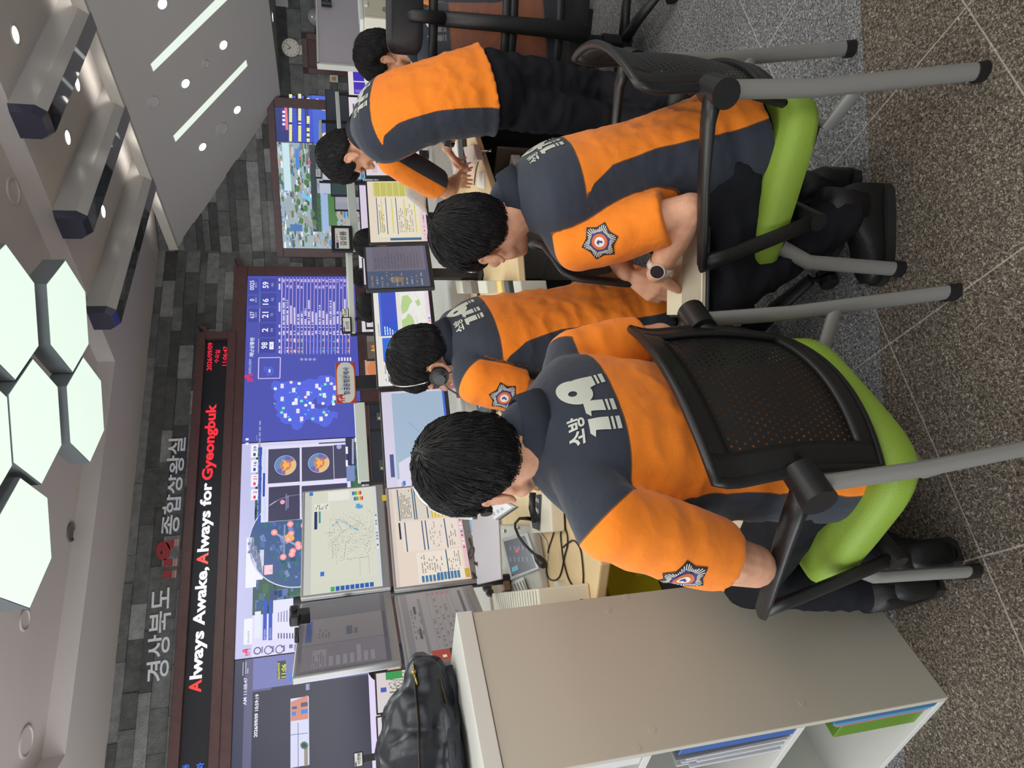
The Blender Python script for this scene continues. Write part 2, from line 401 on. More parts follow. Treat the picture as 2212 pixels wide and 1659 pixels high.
# ---- stone cladding: individual split-face blocks
M_STONE = vcol_mat('split_stone', rough=.9, bump=.9, bscale=55, var=.35)
def stone(mb, p0, d, n, length, z0, z1, seed):
    r = random.Random(seed); z = z0
    while z < z1-.01:
        h = r.choice([.085, .115, .15, .17]); h = min(h, z1-z); u = -r.random()*.4
        while u < length:
            w = r.uniform(.28, .85); a, b = max(u, 0), min(u+w, length); u += w
            if b-a < .02: continue
            g = r.choice([70, 78, 86, 92, 98, 106, 112, 120, 132])+r.uniform(-5, 5); mb.cc = tuple(lin((g, g*1.01, g*1.0)))
            t = r.uniform(.006, .035); c = p0+d*(a+b)/2+n*t/2+V(0, 0, z+h/2)
            mb.obox(c, d*((b-a)/2-.0015), n*(t/2+.01), V(0, 0, h/2-.0015))
        z += h
w = MB(); w.cc = tuple(lin((40, 40, 42))); w.box((-4.2, YW, 0), (CH0[0], YW+.15, 3.9)); stone(w, V(-4.2, YW, 0), V(1, 0, 0), V(0, -1, 0), CH0[0]+4.2, .55, 3.849, 3)
structure('wall_back', w, M_STONE)
w = MB(); w.cc = tuple(lin((40, 40, 42))); w.obox(CH0+CHD*3+CHN*-.075+V(0, 0, 1.95), CHD*3, CHN*.074, V(0, 0, 1.95)); stone(w, CH0, CHD, CHN, 6.0, .55, 3.84, 5)
structure('wall_angled', w, M_STONE)

# ---- brown wood frames round the screens
M_WOOD = mat('dark_brown_wood', (84, 56, 56), rough=.45, var=.18, vscale=14)
M_BLACK = mat('black_plastic', (24, 24, 26), rough=.45)
def on(p, y): return V(p[0], y, p[2])
def pyp(pts, Y): return [PY(x, y, Y) for x, y in pts]
FY = 7.93
TRi = PY(536, 599, FY); topz = TRi[2]; rx = TRi[0]
BLi = PY(774, 958, FY); botz = BLi[2]
videowall = thing('video_wall', 'wide lit video wall in a brown wooden frame filling the stone wall', 'video wall', (1.5, 7.9, 0))
fr = MB(); ft, fw_ = .17, .13
fr.box((-4.0, 7.86, topz), (rx+fw_, 7.99, topz+ft)); fr.box((rx, 7.86, botz-.2), (rx+fw_, 7.99, topz)); fr.box((-4.0, 7.86, botz-.42), (rx+fw_, 7.99, botz-.06))
hx = [(545, 584), (530, 577), (521, 566), (519, 560), (505, 557.5), (510, 564), (515, 573), (517, 590), (540, 590)]
fr.prism(pyp(hx, 7.87), V(0, .1, 0)); fr.build('frame', M_WOOD, videowall, bevel=.006)
b_ = MB(); b_.box((-4.0, 7.90, botz-.06), (rx, 7.96, topz)); b_.build('screen_panel', M_BLACK, videowall)
sill = MB(); sill.box((-4.0, 7.80, botz-.10), (PY(774, 940, 7.8)[0], 7.92, botz-.055)); sill.build('ledge', mat('pale_ledge', (214, 216, 214), rough=.5), videowall, bevel=.004)

BAN = 7.90
q0, q1 = PY(445.6, 735, BAN), PY(493.5, 735, BAN)
ban = thing('message_board', 'black LED message board with scrolling slogan above the video wall', 'message board', (1.5, 7.9, q1[2]-.1))
fb = MB(); fr_o = PY(470, 721, BAN)[0]
fb.box((-4.0, 7.84, q0[2]), (fr_o, 7.99, q0[2]+.10)); fb.box((-4.0, 7.84, q1[2]-.10), (fr_o, 7.99, q1[2])); fb.box((q0[0], 7.84, q1[2]), (fr_o, 7.99, q0[2]))
fb.prism(pyp([(440, 724), (437, 712), (425, 701), (436, 702), (444, 706), (450, 714), (458, 720), (458, 726)], 7.85), V(0, .1, 0))
fb.prism(pyp([(486, 726), (492, 721), (500, 716), (506, 713.5), (505.5, 728)], 7.85), V(0, .1, 0))
fb.build('frame', M_WOOD, ban, bevel=.006)
lb = MB(); lb.box((-4.0, 7.905, q1[2]), (q0[0], 7.95, q0[2])); lb.build('led_panel', mat('led_black', (22, 24, 32), rough=.5), ban)
pc = Pic(V(0, 7.90, 0), V(1, 0, 0), V(0, -1, 0))
RED, WHT = (255, 70, 60), (250, 248, 255)
def seg(s, y0, y1, x0, x1, t0, t1, col, bold=.03): pc.text(s, (x0, y0), (x1, y1), (t0, y0), col, 2, bold)
# baseline runs (436,1495) -> (472,880); caps rise about 28 px toward the ceiling
def bx(y): return 434.5+(1495-y)*(467.5-434.5)/(1495-875)
def cap(y): return 27.0-(1495-y)*4.5/620
def word(s, y0, y1, col, rise=1.0, drop=0.0): pc.text(s, (bx(y0)+cap(y0)*drop, y0), (bx(y1)+cap(y1)*drop, y1), (bx(y0)-cap(y0)*rise, y0), col, 2, .035)
word('A', 1495, 1467, RED); word('lways', 1464, 1361, WHT, 1.0, .30); word('Awake,', 1350, 1224, WHT, 1.0, .18)
word('A', 1219, 1193, RED); word('lways', 1190, 1102, WHT, 1.0, .30); word('for', 1092, 1042, WHT, 1.02)
word('Gyeongbuk', 1036, 872, (255, 52, 66), 1.0, .30)
pc.text('2026/09/09', (457, 800), (459.5, 740), (446.5, 800), (255, 40, 70), 2, .02)
pc.text('수요일', (472, 784), (476, 756), (462, 784), (255, 40, 70), 2, .02)
pc.text('11:06:47', (490, 790), (492.5, 748), (480, 790), (255, 40, 70), 2, .02)
pc.text('동', (408, 1662), (409, 1650), (394, 1662), (60, 120, 255), 2, .02); pc.text('화', (440, 1664), (441, 1646), (424, 1664), (60, 120, 255), 2, .02)
pc.build('lettering', M_SCREEN, ban)

# raised wall lettering above the message board
def raised(s, bl, br, tl, m, label, name='wall_lettering'):
    p = Pic(V(0, YW-.04, 0), V(1, 0, 0), V(0, -1, 0)); p.text(s, bl, br, tl, (255, 255, 255), 0, .012)
    mb = MB(); mb.add(p.mb.v, p.mb.f)
    o = mb.build(name, m); sm = o.modifiers.new('depth', 'SOLIDIFY'); sm.thickness = .035; sm.offset = -1
    return tag(o, label, 'sign lettering')
M_LET = mat('grey_letters', (214, 218, 224), rough=.45)
raised('경상북도', (364, 1468), (372, 1268), (315, 1468), M_LET, 'raised grey Korean letters on stone wall, left of the red emblem')
raised('종합상황실', (386, 1152), (402, 945), (346, 1152), M_LET, 'raised grey Korean letters on stone wall, right of the red emblem')
lg = Pic(V(0, YW-.04, 0), V(1, 0, 0), V(0, -1, 0)); a = lg.uv((380, 1252)); bq = lg.uv((384, 1164)); tq = lg.uv((336, 1200))
wv = bq-a
for i, (pl, h_) in enumerate(LOGO119): lg.polyuv([a+V(p[0]*wv[0], p[1]*(tq[1]-a[1])) for p in pl], (150, 45, 52) if min(p[1] for p in pl) > .2 else (196, 140, 130), 0)
o = lg.build('wall_emblem', M_PRINT); sm = o.modifiers.new('depth', 'SOLIDIFY'); sm.thickness = .03; sm.offset = -1
tag(o, 'red emblem of numerals one one nine on the stone wall', 'emblem')

# ---- what the video wall shows
vw = Pic(V(0, 7.90, 0), V(1, 0, 0), V(0, -1, 0))
def zf(ox, oy, sc): return lambda x, y: (ox+x/sc, oy+y/sc)
Z6 = zf(480, 560, 5.183); Z5 = zf(480, 940, 5.183); Z7 = zf(480, 1320, 4.895)
UVR = V(rx, topz); sp1 = vw.uv((648, 950))[0]; sp2 = vw.uv((570, 1417))[0]; spm = vw.uv((600, 1483))[0]
B0, B1, B2 = (78, 84, 176), (66, 72, 160), (92, 98, 190)
vw.rectuv(sp1, botz-.05, rx, topz, B0, 1)
tb0 = vw.uv(Z6(660, 1065)); tb1 = vw.uv(Z6(660, 200))
# number tiles
def tile(x0, y0, x1, y1, num, numbox, sub, bar):
    vw.rect(Z6(x0, y1), Z6(x1, y0), B1, 2)
    if bar: vw.rect(Z6(x0-8, y1), Z6(x0, y0), bar, 3)
    vw.text(num, Z6(*numbox[0]), Z6(*numbox[1]), Z6(*numbox[2]), (240, 240, 255), 4, .02)
    if sub: vw.text(sub[0], Z6(*sub[1]), Z6(*sub[2]), Z6(*sub[3]), (205, 208, 245), 4)
tile(430, 216, 608, 360, '59', [(520, 325), (522, 254), (452, 325)], ('기타', (578, 312), (580, 268), (548, 312)), (70, 100, 255))
tile(428, 382, 606, 528, '16', [(518, 510), (520, 442), (450, 510)], ('구급', (576, 474), (578, 434), (548, 474)), (80, 170, 130))
tile(424, 545, 602, 702, '21', [(516, 658), (518, 590), (446, 658)], ('구조', (572, 640), (574, 604), (542, 640)), (250, 225, 170))
tile(420, 718, 598, 872, '2', [(512, 815), (513, 772), (444, 815)], ('화재', (568, 814), (570, 776), (540, 814)), (170, 70, 110))
tile(412, 890, 594, 1050, '98', [(506, 1004), (510, 930), (436, 1004)], None, (235, 235, 255))
vw.rect(Z6(528, 1010), Z6(576, 925), (240, 240, 255), 3); vw.text('전체', Z6(566, 986), Z6(567, 950), Z6(540, 986), B0, 4)
for st, y0, y1 in (('0025', 345, 240), ('0', 470, 445), ('637', 662, 586)):
    vw.rect(Z6(290, y0+45), Z6(404, y1-30), B1, 2); vw.text(st, Z6(358, y0), Z6(360, y1), Z6(308, y0), (235, 235, 255), 4, .01)
    ym = (y0+y1)/2; vw.text('출동대', Z6(388, ym+28), Z6(389, ym-28), Z6(366, ym+28), (200, 204, 245), 4)
vw.text('재난상황판', Z6(354, 1095), Z6(362, 876), Z6(304, 1095), (240, 240, 255), 4, .02)
vw.text('경상북도소방본부', Z6(326, 1285), Z6(330, 1118), Z6(294, 1285), (215, 218, 250), 4)
lw = vw.uv(Z6(342, 1375)); lw2 = vw.uv(Z6(342, 1290)); vw.logo119(Z6(344, 1375), .11, lw2[0]-lw[0], (235, 50, 95), 4)
# table of incidents
rr = random.Random(11)
for k in range(20):
    x = 668+k*40.2; vw.line(Z6(x-6, 1063), Z6(x+2, 205), .011 if k == 0 else .006, (222, 190, 245), 3)
    if k < 19:
        col = [(235, 235, 255), (80, 110, 250), (235, 150, 110), (110, 220, 150)][rr.choice([0, 0, 1, 1, 2, 3])]
        for (ya, yb_, c) in ((1045, 1015, col), (1000, 985, col), (930, 888, col), (850, 800, (225, 222, 250)), (768, 756, (225, 222, 250)), (735, 735-rr.uniform(120, 330), (232, 228, 252)), (328, 290, (225, 200, 250)), (258, 222, (225, 200, 250))):
            if ya == 328 and rr.random() < .3: continue
            if ya == 1045 and rr.random() < .3: continue
            y = ya
            while y > yb_:
                s = min(rr.uniform(9, 15), y-yb_+1)
                if rr.random() < .86: vw.rect(Z6(x+12, y), Z6(x+30, y-s+2.5), c, 4)
                y -= s
for st, y0 in (('현황', 1052), ('일자', 1003), ('종별', 930), ('상태', 845), ('인원', 765), ('재난발생위치', 585), ('접수시간', 340), ('출동', 245)):
    vw.label(Z6(652, y0), .075, (235, 235, 255), 4)if False else vw.label(vw.uv(Z6(652, y0)), .07, (0, 0, 0), -1) if False else None
    y = y0
    for ch in st: vw.rect(Z6(632, y), Z6(651, y-13), (235, 232, 255), 4); y -= 17
# map inset box and the province map
c = Z6(404, 1337); vw.line(Z6(404, 1337), Z6(410, 1104), .012, (205, 195, 245), 3); vw.line(Z6(646, 1332), Z6(652, 1102), .012, (205, 195, 245), 3)
vw.line(Z6(404, 1337), Z6(648, 1332), .012, (205, 195, 245), 3); vw.line(Z6(410, 1104), Z6(652, 1100), .012, (205, 195, 245), 3)
vw.poly([Z6(460, 1215), Z6(480, 1200), Z6(520, 1210), Z6(545, 1192), Z6(570, 1215), Z6(585, 1250), Z6(560, 1300), Z6(520, 1312), Z6(498, 1310), Z6(495, 1265), Z6(465, 1250)], (84, 98, 205), 3)
vw.label(Z6(540, 1268), .06, (235, 235, 255), 4, 0) if False else vw.rect(Z6(520, 1268), Z6(540, 1232), (225, 225, 255), 4)
Z0 = zf(0, 0, 1)
prov = [(587, 828), (592, 822), (611, 826), (628, 822), (652, 824), (668, 818), (684, 820), (690, 812), (703, 811), (716, 812), (727, 818), (733, 828), (730, 845), (728, 862), (716, 872), (706, 880), (712, 890), (722, 888), (730, 893), (728, 906), (722, 900), (716, 912), (708, 921), (699, 923), (688, 916), (676, 912), (668, 905), (660, 908), (655, 916), (651, 925), (640, 930), (632, 926), (628, 915), (618, 917), (606, 910), (604, 902), (596, 898), (601, 890), (592, 880), (598, 868), (590, 858), (593, 846), (585, 838)]
vw.poly(prov, (88, 104, 224), 3)
vw.poly([(676, 865), (684, 858), (686, 874), (700, 870), (706, 880), (690, 884), (680, 880)], B0, 4)
for k in range(46):
    a = rr.uniform(592, 728); b2 = rr.uniform(824, 915); ca = rr.choice([(255, 255, 255), (90, 190, 255), (60, 170, 255), (120, 240, 190), (255, 220, 210)])
    vw.disc((a, b2), .012 if ca[0] < 100 else .02, ca, 5, 10)
for x, y in ((606, 834), (606, 862), (631, 843), (662, 850), (636, 870), (681, 834), (697, 854), (704, 820), (718, 860), (672, 878), (613, 898), (648, 905), (690, 905), (720, 838), (640, 888)):
    vw.rect((x, y+5), (x+7, y-5), (232, 226, 252), 5)
for k in range(5): vw.rect(Z6(1300+k*32, 1140), Z6(1316+k*32, 1100), (230, 230, 255), 4)
for k in range(4): vw.disc(Z6(890+k*47, 1122), .02, (150, 155, 215), 4, 12)
vw.rect(Z5(385, 63), Z5(390, 0), (190, 190, 235), 3)
for z_ in ((262, 60), (262, 110)): vw.rect(Z5(z_[0], z_[1]), Z5(z_[0]+34, z_[1]-26), (235, 235, 250), 3)
# browser window with aerial map
WB = (214, 212, 244)
vw.rectuv(sp2, botz-.05, sp1-.012, topz, WB, 1)
ZA = zf(0, 860, 3.568); ZB = zf(0, 1200, 3.568)
m0 = vw.uv(Z5(330, 100)); vb = vw.uv((660, 1380))
g0, g1 = vw.uv((540, 1385)), vw.uv((560, 960)); gb = botz-.02; gx0 = sp2+.42; gx1 = sp1-.07; gt = vw.uv(Z5(300, 60))[1]-.12
gt = vw.uv((548, 1200))[1]
vw.rectuv(gx0, gb, gx1, gt, (58, 92, 84), 2)
for k in range(520):
    u = rr.uniform(gx0, gx1); v = rr.uniform(gb, gt); s = rr.uniform(.02, .12)
    c = rr.choice([(52, 92, 66), (66, 110, 74), (78, 104, 150), (58, 76, 120), (96, 120, 170), (150, 160, 196), (70, 110, 130), (44, 78, 60), (40, 60, 58)])
    u1 = min(u+s, gx1); v1 = min(v+s*rr.uniform(.3, 1), gt); vw.rectuv(u, v, u1, v1, c, 3)
cc_ = vw.uv(Z5(850, 1170)); R = .52
vw.polyuv([cc_+V(math.cos(t), math.sin(t))*R for t in [2*math.pi*i/40 for i in range(40)]], (62, 92, 140), 4)
for k in range(150):
    t = rr.uniform(0, 6.28); r_ = R*math.sqrt(rr.random())*.9; p = cc_+V(math.cos(t), math.sin(t))*r_; s = rr.uniform(.02, .09)
    q = [p, p+V(s, s*.4), p+V(s*.7, s*.9), p+V(-s*.2, s*.6)]; vw.polyuv(q, rr.choice([(84, 108, 168), (60, 96, 128), (120, 140, 190), (64, 92, 120), (58, 110, 120)]), 5)
vw.ring(Z5(850, 1170), R, .012, (210, 214, 240), 6)
vw.line(Z5(560, 1080), Z5(1000, 1330), .022, (150, 160, 200), 6); vw.line(Z5(700, 1000), Z5(690, 1400), .016, (140, 152, 196), 6)
for p in ((583, 1090), (740, 1170), (848, 1222), (855, 1252), (790, 1300), (780, 1335), (683, 1365), (762, 997), (770, 1105), (915, 1010)): vw.disc(Z5(*p), .036, (250, 150, 150), 7, 14); vw.disc(Z5(*p), .02, (250, 190, 190), 8, 10)
for p in ((733, 1140), (778, 1155)): vw.disc(Z5(*p), .03, (235, 190, 70), 7, 14)
# browser tool bars
tz = vw.uv((532, 1200))[1]
vw.rectuv(sp2, topz-.16, sp1-.02, topz, (196, 196, 236), 2)
for k in range(26): u = sp2+.75+k*.075; vw.rectuv(u, topz-.205, u+.055, topz-.185, (150, 152, 200), 3)
for st, y0, y1, c in (('59', 178, 125, (70, 72, 110)), ('16', 345, 296, (70, 72, 150)), ('21', 505, 460, (225, 70, 90)), ('2', 655, 625, (225, 60, 90))):
    vw.rect(Z5(320, y0+76), Z5(402, y1-22), (240, 240, 255), 5); vw.text(st, Z5(384, y0), Z5(386, y1), Z5(350, y0), c, 6, .02)
    vw.rect(Z5(348, y0+58), Z5(376, y0+22), c, 6)
vw.rect(Z5(400, 980), Z5(440, 135), (52, 84, 190), 6)                      # floating window
vw.rect(Z5(432, 980), Z5(1420, 75), (226, 222, 248), 5); vw.rect(Z5(452, 690), Z5(482, 425), (40, 76, 176), 7)
vw.rect(Z5(456, 960), Z5(494, 700), (206, 216, 246), 7); vw.rect(Z5(456, 420), Z5(494, 160), (206, 216, 246), 7)
DK = (72, 72, 98)
def orb(box, cx, cy):
    vw.rect(Z5(box[0], box[3]), Z5(box[2], box[1]), DK, 6); c = vw.uv(Z5(cx, cy)); r_ = .118
    for i in range(36):
        t0, t1 = 2*math.pi*i/36, 2*math.pi*(i+1)/36
        def f(t): q = (math.cos(t)*.5+math.sin(t)*.87); return [(235, 190, 120), (150, 110, 140), (96, 108, 190), (100, 140, 190)][int(min(3, max(0, (math.cos(t-4.2)*-1+1)*2)))]
        rec_ = [c+V(math.cos(t0), math.sin(t0))*r_*.55, c+V(math.cos(t0), math.sin(t0))*r_, c+V(math.cos(t1), math.sin(t1))*r_, c+V(math.cos(t1), math.sin(t1))*r_*.55]
        vw.polyuv(rec_, f((t0+t1)/2), 7)
    vw.polyuv([c+V(math.cos(t), math.sin(t))*r_*.56 for t in [2*math.pi*i/30 for i in range(30)]], (190, 130, 120), 7)
    vw.ring(Z5(cx, cy), r_, .006, (190, 190, 235), 8, 36)
    # winged emblem
    vw.polyuv([c+V(x*.1, y*.1) for x, y in ((-.75, .45), (-.3, .1), (-.12, .25), (0, .35), (.12, .25), (.3, .1), (.75, .45), (.5, -.05), (.25, -.15), (.28, -.5), (.08, -.35), (0, -.55), (-.08, -.35), (-.28, -.5), (-.25, -.15), (-.5, -.05))], (255, 180, 80), 9)
orb((512, 140, 868, 545), 708, 338); orb((892, 118, 1240, 520), 1082, 312)
vw.rect(Z5(515, 970), Z5(868, 560), (66, 64, 92), 6); vw.disc(Z5(675, 750), .026, (250, 160, 190), 7)
for k in range(2): vw.rect(Z5(712+k*20, 840-k*20), Z5(722+k*20, 660+k*15), (150, 150, 190), 7)
vw.rect(Z5(892, 935), Z5(1400, 535), (66, 64, 92), 6); vw.rect(Z5(1256, 490), Z5(1380, 105), DK, 6); vw.disc(Z5(1308, 132), .03, (170, 168, 225), 7)
vw.rect(Z5(1082, 100), Z5(1395, 70), (54, 56, 86), 6); vw.rect(Z5(1390, 345), Z5(1480, 30), (54, 56, 86), 6); vw.rect(Z5(1395, 520), Z5(1480, 345), (120, 140, 190), 6)
vw.rect(Z5(1385, 210), Z5(1405, 130), (245, 245, 255), 7); vw.rect(Z5(1385, 350), Z5(1405, 280), (245, 245, 255), 7)
for k in range(22): vw.rect(Z5(1452, 325-k*13), Z5(1474, 316-k*13), (210, 210, 240), 7)
vw.rect(Z5(470, 1565), Z5(566, 1450), (250, 205, 215), 5)
for x0, y0, x1, y1 in ((275, 1700, 380, 1150), (380, 1465, 465, 1290), (378, 1615, 455, 1475)): vw.rect(Z5(x0, y1) if False else Z5(x0, y1), Z5(x1, y0), (238, 238, 252), 4)
for k, (x0, y) in enumerate(((302, 1215), (302, 1310), (340, 1200), (340, 1290))): vw.disc(Z5(x0, y), .016, (120, 124, 160), 6, 10) if k < 2 else vw.rect(Z5(x0, y), Z5(x0+18, y-40), (150, 152, 190), 6)
# two blue side panels with a white list
vw.rect(Z7(428, 310), Z7(475, -120), (48, 84, 190), 5); vw.rect(Z7(488, 310), Z7(532, -120), (48, 84, 190), 5)
vw.rect(Z7(535, 300), Z7(790, -140), (228, 226, 250), 5)
for k in range(7):
    vw.rect(Z7(588+k*30, 292), Z7(602+k*30, 232), (90, 92, 140), 6); vw.rect(Z7(588+k*30, 115), Z7(602+k*30, 15-k*8), (150, 150, 190), 6)
vw.text('출동차량정보', Z7(462, 300), Z7(464, 190), Z7(438, 300), (225, 230, 255), 6); vw.text('차량위치추적', Z7(520, 296), Z7(522, 180), Z7(498, 296), (225, 230, 255), 6)
# left strip of map buttons
vw.rectuv(sp2, botz-.05, gx0, topz-.16, (222, 218, 246), 3)
lw = vw.uv(Z7(290, 470)); lw2 = vw.uv(Z7(290, 392)); vw.logo119(Z7(292, 472), .075, lw2[0]-lw[0], (232, 50, 100), 5)
for k in range(4):
    c = Z7(372+k*118, 420-k*8)
    if k == 0: vw.ring(c, .026, .012, (92, 92, 140), 5, 20); 
    elif k < 3: vw.ring(c, .034, .010, (92, 92, 140), 5, 20); vw.line(Z7(372+k*118+16, 402-k*8), Z7(372+k*118+30, 385-k*8), .012, (92, 92, 140), 5)
    else: vw.rect(Z7(708, 395), Z7(745, 350), (110, 110, 160), 5)
    vw.rect(Z7(414+k*116, 446-k*8), Z7(432+k*116, 375-k*8), (130, 130, 180), 5)
vw.rect(Z7(225, 360), Z7(322, 75), (238, 238, 252), 5); vw.text('경북소방본부', Z7(290, 338), Z7(291, 208), Z7(266, 338), (96, 98, 130), 6)
vw.rect(Z7(340, 290), Z7(410, 0), (226, 232, 252), 5)
# left: black camera viewer with clock
vw.rectuv(-4.0, botz-.05, sp2-.012, topz, (56, 58, 78), 1)
vw.rectuv(-4.0, topz-.10, sp2-.012, topz, (58, 62, 86), 2); vw.rectuv(-4.0, topz-.36, sp2-.012, topz-.10, (96, 96, 130), 2)
v1 = vw.uv(Z7(325, 700))[1]; vw.rectuv(spm, botz-.02, sp2-.012, v1, (120, 124, 182), 3)
vw.rectuv(-4.0, botz-.02, spm-.02, v1, (52, 54, 72), 3)
vw.text('AM 11:08:47', Z7(258, 992), Z7(268, 702), Z7(220, 992), (232, 232, 250), 5, .012)
vw.text('2026/09/09 10:59:19', Z7(372, 1332), Z7(388, 878), Z7(334, 1332), (245, 245, 255), 5, .025)
for x, y0, y1 in ((215, 685, 540), (245, 665, 535), (265, 660, 605)): vw.rect(Z7(x, y0), Z7(x+12, y1), (190, 190, 220), 5)
for k in range(3): vw.rect(Z7(118, 690-k*62), Z7(128, 676-k*62), (210, 210, 230), 5)
vw.rect(Z7(582, 722), Z7(672, 520), (66, 72, 70), 5); vw.text('2026/09/09', Z7(612, 722), Z7(610, 545), Z7(588, 722), (212, 226, 70), 6, .02); vw.text('11:06', Z7(672, 700), Z7(678, 560), Z7(624, 700), (218, 232, 80), 6, .02)
vw.rect(Z7(712, 745), Z7(758, 655), (50, 130, 240), 5); vw.rect(Z7(998, 705), Z7(1024, 560), (60, 140, 240), 5)
for a, b2 in ((790, 690), (868, 680), (940, 660), (785, 600), (838, 590), (890, 585), (942, 575)): vw.rect(Z7(a-7, b2+9), Z7(a+9, b2-9), (212, 212, 240), 6); vw.rect(Z7(a-34, b2+34), Z7(a+34, b2-32), (104, 108, 160), 5)
for k in range(4): vw.rect(Z7(1040+k*50, 690), Z7(1052+k*50, 610-k*6), (200, 204, 236), 5)
# street view strip in the viewer
vw.rect(Z7(722, 1659), Z7(915, 900), (214, 216, 244), 5)
vw.poly([Z7(725, 960), Z7(905, 890), Z7(910, 1140), Z7(725, 1165)], (206, 140, 122), 6)
for p in ((738, 1110, 780, 1060), (832, 1090, 905, 1035), (740, 1040, 790, 1005), (832, 1015, 905, 960)): vw.rect(Z7(p[0], p[1]), Z7(p[2], p[3]), (70, 130, 220) if p[1] > 1050 else (90, 84, 110), 7)
vw.rect(Z7(800, 1659), Z7(806, 1180), (120, 120, 150), 7); vw.line(Z7(722, 1310), Z7(905, 1290), .006, (110, 110, 150), 7)
for k in range(9): vw.line(Z7(868, 1420), Z7(868+42*math.cos(k*.7), 1420+42*math.sin(k*.7)), .018, (70, 104, 92), 8)
vw.rect(Z7(868, 1640), Z7(905, 1420), (150, 140, 120), 7)
vw.rect(Z7(885, 838), Z7(922, 768), (150, 152, 190), 6)
vw.rectuv(-4.0, botz-.055, sp2-.012, botz+.005, (226, 212, 246), 6)
vw.build('screen_image', M_SCREEN, videowall)

# ---- second screen on the angled wall
cct = thing('wall_screen', 'lit screen of street camera views and a news page on the angled stone wall', 'screen', PC(690, 380, .1))
OFF = .06
cp = Pic(CH0+CHN*OFF, CHD, CHN)
f0 = cp.uv((609, 232)); f1 = cp.uv((612, 536)); bot = .95; tp = f1[1]; L0, R0 = f1[0], f0[0]
fb = MB()
def cbox(u0, v0, u1, v1, o0, o1, mb): mb.obox(CH0+CHN*OFF+CHD*(u0+u1)/2+V(0, 0, (v0+v1)/2)+CHN*(o0+o1)/2, CHD*(u1-u0)/2, CHN*(o1-o0)/2, V(0, 0, (v1-v0)/2))
cbox(L0-.12, tp, R0+.12, tp+.09, -.05, .04, fb); cbox(L0-.12, bot-.1, L0, tp, -.05, .04, fb); cbox(R0, bot-.1, R0+.12, tp, -.05, .04, fb); cbox(L0-.12, bot-.1, R0+.12, bot, -.05, .04, fb)
fb.prism([PC(x, y, OFF+.03) for x, y in [(608, 540), (606, 546), (600, 552), (597, 556), (604, 556), (612, 552), (620, 547), (620, 540)]], -CHN*.06)
fb.build('frame', M_WOOD, cct, bevel=.005)
pn = MB(); cbox(L0, bot, R0, tp, -.05, -.002, pn); pn.build('screen_panel', M_BLACK, cct)
Z8 = zf(560, 180, 5.183)
mid = cp.uv(Z8(400, 665))[0]
cp.rectuv(L0, bot, mid, tp, (150, 168, 176), 1); hz_ = cp.uv(Z8(648, 900))[1]
for k in range(900):
    u = rr.uniform(L0, mid); v = rr.uniform(bot, tp); s = rr.uniform(.012, .06); f_ = (v-bot)/(tp-bot)
    c = rr.choice([(70, 130, 200), (60, 100, 60), (70, 120, 60), (196, 206, 214), (150, 140, 130), (60, 110, 110), (120, 110, 104), (225, 235, 240), (160, 176, 196), (190, 150, 120), (46, 70, 60)])
    cp.rectuv(u, v, min(u+s*1.6, mid), min(v+s*.5, tp), c, 2)
cp.rect(Z8(285, 1200), Z8(330, 670), (196, 226, 232), 3)
cp.poly([Z8(480, 1240), Z8(500, 1235), Z8(590, 1290), Z8(585, 1330), Z8(560, 1325), Z8(475, 1265)], (110, 190, 235), 4)
cp.rect(Z8(410, 950), Z8(436, 735), (60, 130, 215), 4); cp.poly([Z8(520, 900), Z8(600, 760), Z8(605, 700), Z8(575, 720), Z8(525, 790)], (112, 106, 108), 4); cp.disc(Z8(560, 888), .022, (225, 60, 100), 5, 10)
cp.poly([Z8(455, 1440), Z8(640, 1600), Z8(640, 1640), Z8(560, 1600), Z8(440, 1480)], (150, 150, 148), 4)
for p in ((545, 1040), (525, 1110), (520, 1400), (600, 1460), (620, 1560), (440, 1330), (430, 1180), (470, 1540), (525, 1640)): cp.disc(Z8(*p), .045, (64, 118, 60), 5, 9, .03)
cp.rect(Z8(350, 1655), Z8(480, 1580), (54, 110, 170), 4); cp.rect(Z8(605, 1660), Z8(655, 690), (40, 50, 56), 4)
cp.rect(Z8(660, 1659), Z8(690, 1240), (64, 110, 66), 4); cp.rect(Z8(700, 1659), Z8(770, 1240), (150, 176, 214), 4); cp.rect(Z8(780, 1600), Z8(860, 1240), (70, 120, 60), 4)
cp.poly([Z8(870, 1420), Z8(1010, 1560), Z8(1020, 1600), Z8(860, 1480)], (176, 160, 150), 5); cp.rect(Z8(650, 1230), Z8(790, 690), (176, 184, 202), 4)
cp.rectuv(mid, bot, R0, tp, (24, 40, 110), 1)
for x0, x1 in ((330, 405), (410, 500), (515, 610)): cp.rect(Z8(x0+50, 655), Z8(x1, 140), (40, 70, 200), 2)
cp.rect(Z8(255, 520), Z8(312, 270), (40, 40, 150), 2); cp.rect(Z8(296, 520), Z8(312, 270), (235, 110, 130), 3)
for k, st in enumerate('뉴스속보'): cp.rect(Z8(260, 470-k*46), Z8(288, 446-k*46), (235, 236, 250), 4)
for x, y0, y1 in ((335, 650, 140), (437, 650, 140), (532, 655, 350), (532, 260, 150)):
    y = y0
    while y > y1:
        s = rr.uniform(16, 26)
        if rr.random() < .88: cp.rect(Z8(x+(650-y)*-.0, y), Z8(x+32, y-s+4), (240, 236, 160), 4)
        y -= s
cp.rect(Z8(615, 680), Z8(900, 155), (52, 92, 205), 3); cp.disc(Z8(722, 275), .035, (240, 200, 180), 4, 12, .05); cp.disc(Z8(742, 582), .035, (240, 200, 180), 4, 12, .05); cp.rect(Z8(640, 240), Z8(662, 175), (235, 240, 250), 4)
cp.build('screen_image', M_SCREEN, cct)

